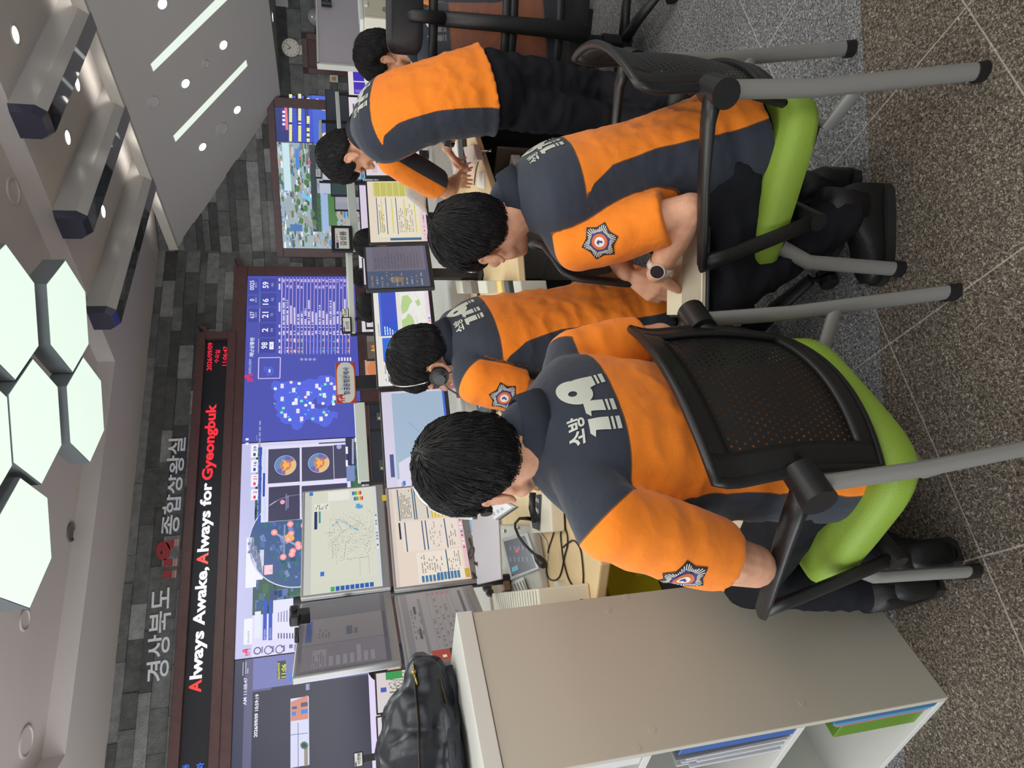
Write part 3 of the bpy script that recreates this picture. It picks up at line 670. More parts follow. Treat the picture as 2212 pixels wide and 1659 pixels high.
# ---- door, clock and small plates on the angled wall
dpic = Pic(CH0+CHN*.03, CHD, CHN); a = dpic.uv((655, 158)); b2 = dpic.uv((655, 72))
dr = thing('door_1', None, None, CH0+CHD*(a[0]+b2[0])/2); dr['kind'] = 'structure'
db = MB(); ht = a[1]
def dbox(u0, v0, u1, v1, o0, o1, mb): mb.obox(CH0+CHD*(u0+u1)/2+V(0, 0, (v0+v1)/2)+CHN*(o0+o1)/2, CHD*(u1-u0)/2, CHN*(o1-o0)/2, V(0, 0, (v1-v0)/2))
dbox(a[0], 0, a[0]+.07, ht, 0, .07, db); dbox(b2[0]-.07, 0, b2[0], ht, 0, .07, db); dbox(a[0], ht-.07, b2[0], ht, 0, .07, db); db.build('door_frame', M_WOOD, dr, bevel=.004)
db = MB(); dbox(a[0]+.07, 0, b2[0]-.07, ht-.07, 0, .045, db); db.build('door_leaf', mat('door_brown', (78, 48, 50), rough=.5), dr)
ck = thing('wall_clock', 'round white wall clock above the door on dark stone', 'clock', PC(628, 103, .03))
cpx = Pic(CH0+CHN*.065, CHD, CHN); cc0 = cpx.uv((628, 103)); rr0 = .105
kb = MB(); c3 = CH0+CHN*.03+CHD*cc0[0]+V(0, 0, cc0[1]); kb.cyl(c3, c3+CHN*.033, rr0+.008, n=28); kb.build('case', mat('clock_rim', (120, 116, 108), rough=.4), ck)
cpx.disc((628, 103), rr0, (214, 210, 196), 1, 28)
for k in range(12): t = k*math.pi/6; cpx.polyuv([cc0+V(math.sin(t), math.cos(t))*rr0*.82+V(x, y) for x, y in ((-.005, -.005), (.005, -.005), (.005, .005), (-.005, .005))], (50, 48, 44), 2)
def hand(t, l, w_): d_ = V(math.sin(t), math.cos(t)); n_ = V(d_[1], -d_[0]); cpx.polyuv([cc0-n_*w_, cc0+n_*w_, cc0+d_*l+n_*w_*.6, cc0+d_*l-n_*w_*.6], (30, 30, 30), 3)
hand(math.radians(333), .05, .005); hand(math.radians(42), .08, .004)
cpx.build('dial', M_PRINT, ck)
tp_ = Pic(CH0+CHN*.05, CHD, CHN); tp_.rect((643, 119), (654.5, 97), (150, 60, 64), 0); tp_.rect((644.5, 118), (654, 98), (196, 198, 192), 1); tag(tp_.build('room_plate', M_PRINT), 'small pale plate with red rim between clock and door', 'plate')
tp_ = Pic(CH0+CHN*.06, CHD, CHN); tp_.rect((713, 177), (730, 163), (206, 204, 196), 0); tp_.rect((717, 174), (726, 166), (190, 140, 84), 1); tag(tp_.build('light_switch', M_PRINT), 'small square tan and white switch plate right of the wall screen', 'switch')
bk = MB(); p = PC(600, 22, 0); bk.box((p[0], p[1]-1.2, 2.02), (p[0]+2.2, p[1]+.6, 2.17)); structure('trim_3', bk, M_CEIL2)
# ================================================================== CEILING LAMPS
M_HEXSIDE = mat('hexagon_lamp_side', (122, 130, 134), rough=.6)
def glow(name, rgb, s):
    m = bpy.data.materials.new(name); m.use_nodes = True; b = m.node_tree.nodes['Principled BSDF']
    b.inputs['Base Color'].default_value = (.6, .6, .6, 1); b.inputs['Emission Color'].default_value = (*lin(rgb), 1); b.inputs['Emission Strength'].default_value = s; MATS[name] = m; return m
M_HEX = glow('lamp_diffuser', (208, 230, 214), 1.0); M_SPOT = glow('downlight_glow', (255, 252, 240), 3.0); M_STRIP = glow('strip_glow', (206, 222, 206), 1.0)
ZH, HS, HTH = 3.5, .425, .15
h0 = sum(PZ(*p, ZH) for p in [(141.5, 563), (185, 629), (192, 744), (157, 805), (111, 745), (102, 613)])/6
def hexpts(c, s, z): return [V(c[0]+s*math.cos(math.radians(60*k+30)), c[1]+s*math.sin(math.radians(60*k+30)), z) for k in range(6)]
def hex_lamp(c, label, hgt=HTH):
    t = thing('hexagon_lamp', label, 'ceiling lamp', (c[0], c[1], ZH), 'hexagonal lamps under the ceiling')
    a = MB(); top = hexpts(c, HS, ZH+hgt); bot_ = hexpts(c, HS, ZH+.004)
    for i in range(6): a.quad(bot_[i], bot_[(i+1) % 6], top[(i+1) % 6], top[i])
    a.poly(top); a.build('housing', M_HEXSIDE, t)
    b = MB(); b.poly(hexpts(c, HS*.985, ZH+.002)[::-1]); b.build('diffuser', M_HEX, t)
    r = MB()
    for k in (0, 2, 4): p = hexpts(c, HS*.6, ZH+hgt)[k]; r.cyl(p, V(p[0], p[1], ZR), .006, n=6)
    r.build('hanger', M_HEXSIDE, t)
    l = bpy.data.lights.new('hexagon_lamp_light', 'AREA'); l.shape = 'DISK'; l.size = .7; l.energy = 13; l.color = (.93, 1, .95)
    o = bpy.data.objects.new('hexagon_lamp_light', l); COL.objects.link(o); o.location = (c[0], c[1], ZH-.004)
    return t
for (dx, dy), lb in (((0, 0), 'hexagonal ceiling lamp nearest the long mirrored ceiling beams'), ((-1.22, 1.33), 'hexagonal ceiling lamp nearest the stone wall, lowest of its cluster in view'),
                    ((-2.25, -.49), 'hexagonal ceiling lamp in the middle of the cluster with streaky diffuser'), ((-4.10, -.21), 'hexagonal ceiling lamp farthest left, apart from the streaky one'),
                    ((-1.10, -1.87), 'hexagonal ceiling lamp cut by the frame edge, beside the beam-side lamp'), ((-3.16, -2.0), 'hexagonal ceiling lamp at the frame edge between two others, mostly cut off')):
    hex_lamp((h0[0]+dx*HS, h0[1]+dy*HS), lb)

# ---- long beam housings with mirror-dark undersides
M_BEAM = mat('beam_paint', (186, 184, 182), rough=.3); M_MIRR = mat('mirror_dark', (120, 122, 132), rough=.04, metal=1.0); M_CAP = mat('beam_end_gloss', (96, 98, 118), rough=.12, metal=.7)
def beam(nl, nr, fl_, frr, label, zb=3.60):
    a, b, c, d = PZ(*nl, zb), PZ(*nr, zb), PZ(*frr, zb), PZ(*fl_, zb)
    ax = unit((d-a)+(c-b)); t = thing('ceiling_beam', label, 'ceiling beam', ((a+c)/2), 'long boxed beams under the ceiling')
    w_ = V(ax[1], -ax[0], 0); wd = abs(np.dot(b-a, w_)); wd = .17
    ln = np.dot((c+d)/2-(a+b)/2, ax); m = (a+b)/2
    sect = [(-wd*.5, 0), (wd*.5, 0), (wd*.8, .07), (wd*.8, ZC-zb), (-wd*.8, ZC-zb), (-wd*.8, .07)]
    k0 = MB(); r0 = [m+ax*.05+w_*x+V(0, 0, z) for x, z in sect]; r1 = [m+ax*ln+w_*x+V(0, 0, z) for x, z in sect]
    for i in range(1, 6): k0.quad(r0[i], r0[(i+1) % 6], r1[(i+1) % 6], r1[i])
    k0.poly(r1); k0.build('housing', M_BEAM, t)
    k1 = MB(); k1.quad(r0[0]+V(0, 0, -.001), r0[1]+V(0, 0, -.001), r1[1]+V(0, 0, -.001), r1[0]+V(0, 0, -.001)); k1.build('mirror_underside', M_MIRR, t)
    k2 = MB(); e0 = [m+w_*x*.8-ax*.02+V(0, 0, .03+z*.8) for x, z in sect]
    for i in range(6): k2.quad(e0[i], e0[(i+1) % 6], r0[(i+1) % 6], r0[i])
    k2.poly(e0); k2.build('end_cap', M_CAP, t)
beam((101, 259), (116, 283), (222, -30), (240, -20), 'long mirrored ceiling beam cut by the frame edge, nearest the camera')
beam((185, 490), (200, 493), (285, 190), (300, 198), 'long mirrored ceiling beam, middle of three, reflecting the street screen')
beam((251, 685), (258, 697), (346, 333), (351, 347), 'long mirrored ceiling beam nearest the stone wall')

# ---- recessed round lights
def downlight(c, n, r, label, lit=True, power=0):
    n = unit(n); t = thing('downlight', label, 'downlight', c, 'round recessed ceiling lights')
    u = unit(np.cross(n, V(1, .3, 0))); w_ = np.cross(n, u); N = 24
    def circ(rad, off): return [np.asarray(c)+n*off+(u*math.cos(2*math.pi*i/N)+w_*math.sin(2*math.pi*i/N))*rad for i in range(N)]
    k = MB(); A, B_, C_ = circ(r*1.22, .001), circ(r*1.18, .008), circ(r, .006)
    for x, y in ((A, B_), (B_, C_)):
        for i in range(N): k.quad(x[i], x[(i+1) % N], y[(i+1) % N], y[i])
    k.build('trim_ring', mat('lamp_ring', (176, 174, 168), rough=.5), t)
    k = MB(); k.poly(circ(r, .005)); k.build('lens', M_SPOT if lit else mat('grille_grey', (128, 126, 124), rough=.8), t)
    if power:
        l = bpy.data.lights.new('downlight_light', 'SPOT'); l.energy = power; l.spot_size = math.radians(125); l.spot_blend = .8; l.shadow_soft_size = .07; l.color = (1, .97, .9)
        o = bpy.data.objects.new('downlight_light', l); COL.objects.link(o); o.location = Vector(np.asarray(c)+n*.03)
        o.rotation_mode = 'QUATERNION'; o.rotation_quaternion = Vector((0, 0, -1)).rotation_difference(Vector(n))
DN = V(0, 0, -1)
for (x, y), lb in (((32, 75), 'lit round downlight high on the flat ceiling, nearest the camera'), ((166, 182), 'lit round downlight beside the middle of the nearest beam'), ((145, 297), 'lit round downlight just off the blunt end of the nearest beam'),
                   ((233, 325), 'lit round downlight beside the middle beam, nearer its far half'), ((222, 457), 'lit round downlight beside the near end of the middle beam'), ((291, 461), 'lit round downlight halfway along the beam nearest the stone wall'),
                   ((279, 563), 'lit round downlight near the left part of the beam nearest the stone wall')):
    downlight(PZ(x, y, ZC), DN, .062, lb, True, 9)
SNd = -SN if SN[2] > 0 else SN
for (x, y), lb in (((350, 8), 'lit round downlight on the sloped ceiling at the frame edge'), ((482, 97), 'lit round downlight on the sloped ceiling beside the longer strip light'), ((400, 180), 'lit round downlight between the two strip lights on the sloped ceiling'),
                   ((512, 237), 'lit round downlight low on the sloped ceiling near the wall screen'), ((437, 317), 'lit round downlight beyond the shorter strip light, nearest the stone wall')):
    downlight(PS(x, y), SNd, .052, lb, True, 7)
downlight(PZ(588, 37, SZ1), DN, .05, 'lit round downlight in the low soffit over the door', True, 4)
# rings: speakers and detectors
def ring_fit(c, n, r, label, name='ceiling_speaker', cat='speaker', dark=False):
    n = unit(n); u = unit(np.cross(n, V(1, .3, 0))); w_ = np.cross(n, u); N = 28; k = MB()
    def circ(rad, off): return [np.asarray(c)+n*off+(u*math.cos(2*math.pi*i/N)+w_*math.sin(2*math.pi*i/N))*rad for i in range(N)]
    R_ = [circ(r, .001), circ(r, .012), circ(r*.86, .014), circ(r*.84, .004)]
    for x, y in zip(R_, R_[1:]):
        for i in range(N): k.quad(x[i], x[(i+1) % N], y[(i+1) % N], y[i])
    k.poly(circ(r*.84, .004)); tag(k.build(name, mat('grille_dark', (104, 100, 100), rough=.8) if dark else M_CEIL, origin=c), label, cat)
ring_fit(PZ(27, 412, ZR), DN, .11, 'round flush speaker ring in the recessed ceiling beside the nearest beam')
ring_fit(PS(478, 278), SNd, .085, 'round speaker ring on the sloped ceiling near its lower downlights')
ring_fit(PS(330, 220), SNd, .07, 'faint round cover on the sloped ceiling left of the strip lights')
ring_fit(PS(443, 138), SNd, .045, 'small round detector between the strip lights', 'smoke_detector', 'detector')
ring_fit(PZ(55, 1603, ZR), DN, .12, 'round speaker ring in the recessed ceiling at far left')
ring_fit(PZ(52, 1340, ZR), DN, .085, 'pale round fitting beside the farthest hexagonal lamp', 'ceiling_fitting', 'fitting')
ring_fit(PZ(152, 1150, ZR), DN, .09, 'dark round grille in the recessed ceiling near the stone wall', 'ceiling_grille', 'grille', True)
# ---- two strip lights on the sloped ceiling
def strip(pts, label):
    P4 = [PS(*p) for p in pts]; t = thing('strip_light', label, 'strip light', P4[0], 'strip lights on the sloped ceiling')
    k = MB(); k.poly([p+SNd*.004 for p in P4]); k.build('diffuser', M_STRIP, t)
    k = MB(); c = sum(P4)/4; o_ = [c+(p-c)*1.0+unit(p-c)*.012 for p in P4]; k.prism([p+SNd*.0005 for p in o_], SNd*.002); k.build('frame', mat('strip_frame', (206, 206, 200), rough=.5), t)
strip([(325, 138), (331, 154), (496, -6), (472, -8)], 'longer strip light on the sloped ceiling, cut by the frame edge')
strip([(374, 293), (379, 306), (534, 142), (531, 129)], 'shorter strip light on the sloped ceiling, wholly in view')
# ================================================================== CONSOLES, MONITORS
M_WOODTOP = mat('pale_wood_laminate', (222, 196, 150), rough=.45, var=.10, vscale=6); M_WOODEDGE = mat('wood_edge_band', (200, 166, 116), rough=.5, var=.12, vscale=10)
M_GREYL = mat('light_grey_laminate', (176, 174, 168), rough=.5); M_GREYD = mat('dark_grey_laminate', (74, 74, 76), rough=.6); M_WHITEP = mat('white_plastic', (214, 214, 206), rough=.4)
M_SILVER = mat('silver_bezel', (150, 150, 150), rough=.35, metal=.5); M_BEZEL = mat('monitor_back', (34, 34, 36), rough=.5); M_PAPER = mat('paper', (232, 232, 228), rough=.8)
DZ = .78
def P2(*a): return [PZ(x, y, DZ) for x, y in a]
e1, e2 = PZ(1027, 300, DZ), PZ(1066, 423, DZ)
desk_pts = [V(.10, 2.20, DZ), V(.26, 2.02, DZ), V(.33, 1.94, DZ), V(.42, 1.915, DZ), V(.52, 1.96, DZ), V(.66, 2.10, DZ), V(.85, 2.26, DZ), V(1.1, 2.33, DZ), V(1.4, 2.32, DZ), V(1.75, 2.20, DZ), e2+(e2-e1)*.4, e1, e1+(e1-e2)*.5, e1+(e1-e2)*1.2+V(.3, .3, 0), V(5.2, 3.1, DZ), V(5.2, 3.75, DZ), V(.10, 3.75, DZ)]
dk = thing('console_desk', 'long pale wood console desk curving past the seated people', 'desk', (2.2, 3.0, 0))
m_ = MB(); m_.prism([p-V(0, 0, .034) for p in desk_pts], V(0, 0, .034)); m_.build('worktop', M_WOODTOP, dk, bevel=.006)
m_ = MB(); m_.box((.12, 3.55, 0), (5.1, 3.60, DZ-.035)); m_.build('modesty_panel', M_GREYD, dk)
for x in (.16, 1.55, 3.4, 5.05): m_ = MB(); m_.box((x-.02, 2.75, 0), (x+.02, 3.56, DZ-.035)); m_.build('side_panel', M_GREYD, dk)
# light grey instrument ledge at the back of the desk
m_ = MB(); m_.prism([V(0.1, 3.62, DZ), V(0.1, 3.20, DZ), V(0.1, 3.22, DZ+.10), V(0.1, 3.62, DZ+.16)], V(5.0, 0, 0)); m_.build('instrument_ledge', M_GREYL, dk, bevel=.005)
# drawer pedestal under the desk
pd = thing('drawer_unit', 'grey drawer unit under the desk with stacked open trays', 'drawer unit', (2.62, 2.9, 0))
a_, b_ = PZ(1075, 318, .66), PZ(1112, 425, .66)
d_ = unit(V(*(a_-b_)[:2], 0)); n_ = V(d_[1], -d_[0], 0)
if np.dot(n_, V(0, -1, 0)) < 0: n_ = -n_
c_ = (a_+b_)/2; c_[2] = 0; w2 = .24
def pbox(u0, u1, v0, v1, z0, z1, nm, m, par=pd, bv=.004): k = MB(); k.obox(c_+d_*(u0+u1)/2-n_*(v0+v1)/2+V(0, 0, (z0+z1)/2), d_*(u1-u0)/2, n_*(v1-v0)/2, V(0, 0, (z1-z0)/2)); return k.build(nm, m, par, bevel=bv)
M_PED = mat('drawer_grey', (128, 122, 114), rough=.5)
pbox(-w2, w2, .02, .52, .04, .42, 'carcass', M_PED)
for z in (.06, .24): o = pbox(-w2, w2, .0, .02, z, z+.17, 'drawer', M_PED); k = MB(); k.obox(c_+n_*.004+V(0, 0, z+.158), d_*.16, n_*.006, V(0, 0, .006)); k.build('handle', M_GREYD, o)
for s in (-1, 1): pbox(s*w2-.012, s*w2+.012, .0, .5, .42, .66, 'tray_side', M_PED)
pbox(-w2, w2, .02, .5, .53, .545, 'tray_shelf', M_PED); pbox(-w2, w2, .48, .5, .42, .66, 'tray_back', M_PED)
o = pbox(-.19, .17, .0, .30, .552, .60, 'paper_stack', M_PAPER, None); tag(o, 'curled stack of papers in the open tray under the desk', 'papers')

def monitor(bl, br, h, label, draw, tilt=.06, bez=.010, chin=.022, frame=M_BEZEL, group=None, stand=True, name='monitor', base_z=None, dim=1.0, mid_post=None):
    """bl, br: lower corners of the casing in the room"""
    bl, br = np.asarray(bl, float), np.asarray(br, float); z = (bl[2]+br[2])/2; bl[2] = br[2] = z; r = unit(br-bl); w_ = np.linalg.norm(br-bl); n = V(r[1], -r[0], 0)
    if np.dot(n, EYE-bl) < 0: n = -n
    u = unit(V(0, 0, 1)-n*tilt*-1*-1); nn = unit(np.cross(r, u)); nn = nn if np.dot(nn, n) > 0 else -nn
    t = thing(name, label, 'monitor', ((bl+br)/2-nn*.02), group)
    c = (bl+br)/2+u*h/2; k = MB(); k.obox(c-nn*.012, r*w_/2, nn*.012, u*h/2); k.build('casing', frame, t, bevel=.004)
    k = MB(); k.obox(c-nn*.034, r*w_*.36, nn*.014, u*h*.34); k.build('back_cover', M_BEZEL, t, bevel=.01)
    pc = Pic(bl+nn*.0012, r, nn); pc.u = u; pc.W, pc.H = w_-2*bez, h-bez-chin
    o = r*bez+u*chin; pc.p0 = bl+nn*.0012+o; draw(pc); pc.build('screen_image', M_SCREEN, t)
    if stand:
        bz = DZ if base_z is None else base_z
        k = MB(); q = c-nn*.055; k.obox(V(q[0], q[1], (bz+c[2])/2), r*.035, n*.012, V(0, 0, (c[2]-bz)/2)); k.build('stand_post', M_BEZEL, t, bevel=.004)
        k = MB(); k.obox(V(q[0], q[1], bz+.006)+n*.03, r*.12, n*.09, V(0, 0, .006)); k.build('stand_foot', M_BEZEL, t, bevel=.004)
    return t
rs = random.Random(5)
def fill(p, c, l=0): p.rectuv(0, 0, p.W, p.H, c, l)
def R_(p, x0, y0, x1, y1, c, l=2): p.rectuv(p.W*x0, p.H*(1-y1), p.W*x1, p.H*(1-y0), c, l)      # fractions, y from the top
def dashes(p, x0, y0, x1, y1, rows, c, l=3, fillr=.8, hh=.45):
    dy = (y1-y0)/rows
    for k in range(rows):
        x = x0; y = y0+dy*k; e = x0+(x1-x0)*rs.uniform(.5, 1)
        while x < e:
            w_ = rs.uniform(.008, .03)
            if rs.random() < fillr: R_(p, x, y, min(x+w_, x1), y+dy*hh, c, l)
            x += w_+.004
def T_(p, s, x, y, h, c, l=4, bold=0.0): v, f, asp = glyphs(s, bold); H_ = h*p.H; p.textuv(s, V(p.W*x, p.H*(1-y)), V(H_*asp, 0), V(0, H_), c, l, bold)
def polyf(p, pts, c, l=3): p.polyuv([V(p.W*x, p.H*(1-y)) for x, y in pts], c, l)
def sc_greenmap(p):
    fill(p, (226, 222, 216)); R_(p, .02, .10, .46, .44, (226, 224, 218), 1)
    R_(p, .50, .09, .985, .40, (64, 84, 196), 2); R_(p, .50, .09, .985, .13, (70, 110, 214), 3); R_(p, .24, .11, .48, .42, (56, 112, 216), 2); R_(p, .50, .14, .62, .40, (52, 92, 200), 3)
    dashes(p, .51, .16, .60, .38, 5, (220, 230, 250), 4); T_(p, 'AI ASSISTANT', .50, .075, .03, (60, 80, 140)); dashes(p, .03, .12, .2, .3, 4, (150, 150, 170), 3)
    R_(p, .50, .48, .985, .92, (232, 230, 226), 2)
    for pts in ([(.50, .48), (.66, .48), (.68, .55), (.73, .60), (.70, .66), (.64, .70), (.60, .68), (.55, .72), (.50, .70)], [(.72, .50), (.80, .48), (.92, .52), (.93, .62), (.86, .70), (.82, .64), (.76, .60)], [(.80, .78), (.86, .74), (.88, .82), (.82, .84)], [(.52, .74), (.58, .76), (.57, .86), (.51, .88)]): polyf(p, pts, (178, 206, 140), 3)
    for k in range(14): a, b = rs.uniform(.5, .98), rs.uniform(.5, .92); p.line(p.at(V(p.W*a, p.H*(1-b))), p.at(V(p.W*min(.985, a+rs.uniform(-.1, .12)), p.H*(1-min(.92, b+rs.uniform(-.1, .1))))), .0015, (206, 196, 186), 4)
    R_(p, 0, .945, 1, 1, (226, 208, 224), 2)
    for k in range(6): R_(p, .54+k*.03, .955, .555+k*.03, .985, rs.choice([(70, 110, 210), (230, 150, 80), (60, 60, 90), (240, 240, 250)]), 3)
def sc_seamap(p):
    fill(p, (206, 200, 222)); R_(p, .02, .16, .98, .97, (158, 180, 202), 1)
    polyf(p, [(.02, .20), (.34, .20), (.37, .30), (.40, .42), (.50, .55), (.56, .66), (.62, .70), (.63, .78), (.57, .97), (.02, .97)], (212, 210, 228), 2)
    for k in range(22):
        a, b = rs.uniform(.05, .5), rs.uniform(.3, .95); p.line(p.at(V(p.W*a, p.H*(1-b))), p.at(V(p.W*min(.55, a+rs.uniform(-.06, .08)), p.H*(1-min(.96, b+rs.uniform(-.1, .1))))), .0016, (184, 182, 206), 3)
    R_(p, .22, .07, .42, .13, (48, 70, 130), 3); R_(p, .14, .24, .18, .28, (50, 100, 220), 4); R_(p, .02, .16, .20, .97, (214, 210, 230), 3); dashes(p, .03, .22, .18, .9, 9, (140, 140, 170), 4, .6)
    R_(p, 0, .965, 1, 1, (60, 100, 220), 4); polyf(p, [(.60, .55), (.605, .55), (.70, .40), (.695, .40)], (120, 140, 170), 3)
def sc_form(p):
    fill(p, (226, 210, 196)); R_(p, 0, 0, 1, .05, (214, 196, 186), 1)
    R_(p, .015, .30, .30, .92, (232, 222, 208), 1); R_(p, .32, .14, .62, .92, (230, 216, 204), 1); R_(p, .64, .09, .985, .60, (216, 206, 192), 1)
    R_(p, .64, .58, .985, .94, (206, 206, 96), 2)
    for k in range(22): R_(p, .64, .585+k*.0155, .985, .592+k*.0155, (226, 214, 150) if k % 3 else (214, 120, 70), 3)
    for (x0, x1, y) in ((.64, .985, .12), (.64, .985, .33), (.64, .985, .36), (.64, .985, .52), (.32, .62, .18), (.32, .62, .42), (.32, .62, .47), (.32, .62, .74), (.015, .30, .70)): R_(p, x0, y, x1, y+.016, (58, 92, 118), 3)
    for k in range(6): R_(p, .015+.0, .34+k*.05, .075, .375+k*.05, (70, 120, 160), 3)
    for k in range(7): R_(p, .02, .55+k*.045, .09, .585+k*.045, (70, 120, 160), 3)
    dashes(p, .66, .15, .97, .31, 7, (120, 108, 100), 3); dashes(p, .10, .36, .28, .66, 9, (150, 136, 128), 3, .6); dashes(p, .10, .73, .29, .9, 6, (150, 136, 128), 3, .6); dashes(p, .34, .52, .60, .72, 6, (176, 160, 150), 3, .4); dashes(p, .34, .78, .60, .9, 4, (150, 136, 128), 3, .5)
    R_(p, .45, .10, .62, .125, (30, 36, 60), 3); R_(p, 0, .945, 1, 1, (222, 188, 196), 2)
    for k in range(8): R_(p, .3+k*.04, .955, .315+k*.04, .985, rs.choice([(200, 60, 60), (70, 110, 200), (240, 240, 240)]), 3)
def sc_dots(p):
    fill(p, (214, 214, 198)); R_(p, 0, 0, 1, .09, (196, 198, 190), 1); R_(p, 0, .09, .10, 1, (210, 212, 196), 1)
    for k in range(9): R_(p, .005, .34+k*.062, .045, .39+k*.062, (40, 90, 176) if k else (60, 170, 90), 3)
    out = [(.26, .37), (.40, .30), (.55, .33), (.72, .36), (.80, .48), (.83, .62), (.74, .78), (.62, .80), (.52, .86), (.40, .82), (.30, .70)]
    for a, b in zip([(.30, .37), (.44, .37), (.56, .50), (.70, .60), (.55, .50), (.44, .55), (.30, .52)], [(.44, .37), (.55, .50), (.68, .42), (.60, .80), (.62, .74), (.50, .66), (.44, .55)]): p.line(p.at(V(p.W*a[0], p.H*(1-a[1]))), p.at(V(p.W*b[0], p.H*(1-b[1]))), .0012, (130, 130, 126), 3)
    for (x0, y0, x1, y1) in ((.12, .72, .28, .721), (.12, .84, .30, .841), (.28, .56, .281, .84), (.55, .26, .551, .40), (.70, .2, .72, .2)): R_(p, x0, y0, x1+.0015, y1+.002, (130, 130, 126), 3)
    n = 0
    while n < 430:
        x, y = rs.gauss(.47, .13), rs.uniform(.28, .93)
        if x < .24 or x > .76 or y < .30+abs(x-.45)*.15: continue
        R_(p, x, y, x+.004, y+.006, (40, 40, 40), 4); n += 1
    for k in range(90): t = rs.random(); x = .61+.05*math.sin(t*5)+rs.gauss(0, .008); y = .36+.36*t; R_(p, x, y, x+.005, y+.009, (90, 150, 190), 4)
    for k in range(30): R_(p, .79+rs.gauss(0, .012), .74+rs.gauss(0, .02), .795+rs.gauss(0, .012), .752+rs.gauss(0, .02), (90, 160, 210), 4)
    R_(p, .79, .13, .86, .34, (226, 226, 214), 3); dashes(p, .795, .15, .85, .33, 8, (90, 90, 90), 4); R_(p, .88, .32, .98, .62, (228, 228, 218), 3)
    for k, c in enumerate([(40, 60, 200), (40, 160, 90), (60, 170, 60), (230, 200, 60), (230, 110, 50), (200, 40, 40)]): R_(p, .86+.0, .68+k*.022, .90, .70+k*.022, c, 4); R_(p, .92, .66+k*.022, .96, .68+k*.022, c, 4)
    R_(p, .60, .13, .78, .17, (40, 50, 90), 3); R_(p, .66, .19, .78, .215, (50, 140, 150), 3); R_(p, .955, .06, .995, .11, (60, 120, 200), 3); R_(p, .15, .21, .19, .26, (60, 110, 200), 3); R_(p, 0, .95, 1, 1, (206, 210, 214), 2)
    for k in range(12): R_(p, .35+k*.03, .96, .36+k*.03, .985, rs.choice([(60, 130, 80), (60, 90, 190), (240, 240, 250), (60, 60, 60)]), 3)
def sc_chat(p):
    fill(p, (96, 92, 98)); R_(p, .02, .04, .33, .96, (104, 100, 106), 1); R_(p, .34, .04, .70, .96, (110, 104, 106), 1); R_(p, .72, .04, .99, .96, (90, 86, 92), 1); R_(p, .38, .07, .68, .14, (70, 82, 122), 2)
    for k in range(7): R_(p, .04, .34+k*.075, .16+.1*(k == 4), .385+k*.075, (124, 120, 126), 2)
    R_(p, .04, .16, .26, .31, (120, 116, 122), 2); dashes(p, .05, .17, .24, .30, 5, (90, 86, 92), 3); R_(p, .42, .53, .54, .60, (74, 80, 92), 2); R_(p, .42, .62, .50, .66, (84, 84, 92), 2); dashes(p, .42, .22, .56, .36, 4, (84, 80, 84), 3); R_(p, 0, .955, 1, 1, (78, 74, 82), 2)
    for k in range(10): R_(p, .3+k*.04, .962, .318+k*.04, .99, (64, 60, 70), 3)
def sc_list(p):
    fill(p, (130, 124, 124)); R_(p, 0, .03, 1, .12, (112, 108, 110), 1)
    for k in range(6): R_(p, .14, .40+k*.07, .985, .403+k*.07, (92, 88, 90), 2)
    R_(p, .30, .20, .44, .235, (60, 58, 62), 2); R_(p, .66, .18, .78, .215, (60, 58, 62), 2); R_(p, .10, .26, .90, .30, (108, 104, 106), 2); R_(p, 0, .30, .13, .88, (150, 56, 44), 2); R_(p, 0, .52, .13, .78, (44, 44, 46), 3); R_(p, .03, .42, .06, .47, (220, 200, 190), 3)
    dashes(p, .3, .14, .8, .28, 4, (88, 84, 86), 3, .5); dashes(p, .16, .42, .95, .82, 6, (100, 96, 98), 3, .35); R_(p, .2, .86, .95, .90, (76, 72, 76), 2); R_(p, 0, .95, 1, 1, (104, 100, 106), 2)
    for k in range(5): R_(p, .93, .42+k*.07, .97, .445+k*.07, (150, 80, 80), 3)
def sc_dark(p):
    fill(p, (74, 88, 112)); R_(p, .40, 0, 1, .96, (112, 106, 120), 1); R_(p, .43, .10, 1, .92, (104, 98, 112), 2); dashes(p, .47, .14, .95, .88, 14, (86, 80, 96), 3, .8, .3)
    for k in range(11): dashes(p, .03, .06+k*.08, .38, .09+k*.08, 1, (150, 150, 150) if k % 3 else (160, 120, 96), 3, .6, .8)
    polyf(p, [(.10, .4), (.2, .34), (.26, .46), (.22, .6), (.14, .55)], (128, 112, 92), 2); R_(p, 0, .96, 1, 1, (90, 86, 110), 2)
def sc_sheet(p):
    fill(p, (224, 210, 190)); R_(p, .74, .10, .98, .86, (190, 190, 96), 2)
    for k in range(26): R_(p, .74, .11+k*.028, .98, .118+k*.028, (206, 170, 90) if k % 4 else (224, 216, 170), 3)
    R_(p, .08, .16, .73, .88, (228, 218, 198), 1)
    for y in (.14, .30, .48): R_(p, .12, y, .72, y+.014, (64, 92, 120), 3)
    for y in (.22, .40, .62, .80): R_(p, .14, y, .70, y+.022, (214, 204, 110), 3)
    dashes(p, .15, .52, .6, .78, 8, (150, 140, 130), 3, .6); dashes(p, .15, .18, .7, .28, 3, (140, 130, 120), 3); R_(p, .02, .34, .06, .88, (64, 104, 140), 3); R_(p, 0, .92, 1, 1, (224, 196, 210), 2); dashes(p, .1, .94, .9, .98, 1, (180, 80, 80), 3, .5)
def sc_purple(p):
    fill(p, (214, 200, 222)); R_(p, .50, .18, .97, .72, (98, 62, 186), 2); R_(p, .04, .18, .46, .72, (92, 58, 180), 2); dashes(p, .53, .24, .94, .66, 5, (176, 160, 226), 3); R_(p, .08, .3, .42, .42, (224, 214, 240), 3); R_(p, .08, .5, .42, .62, (224, 214, 240), 3); dashes(p, .05, .8, .9, .95, 2, (130, 120, 150), 3)
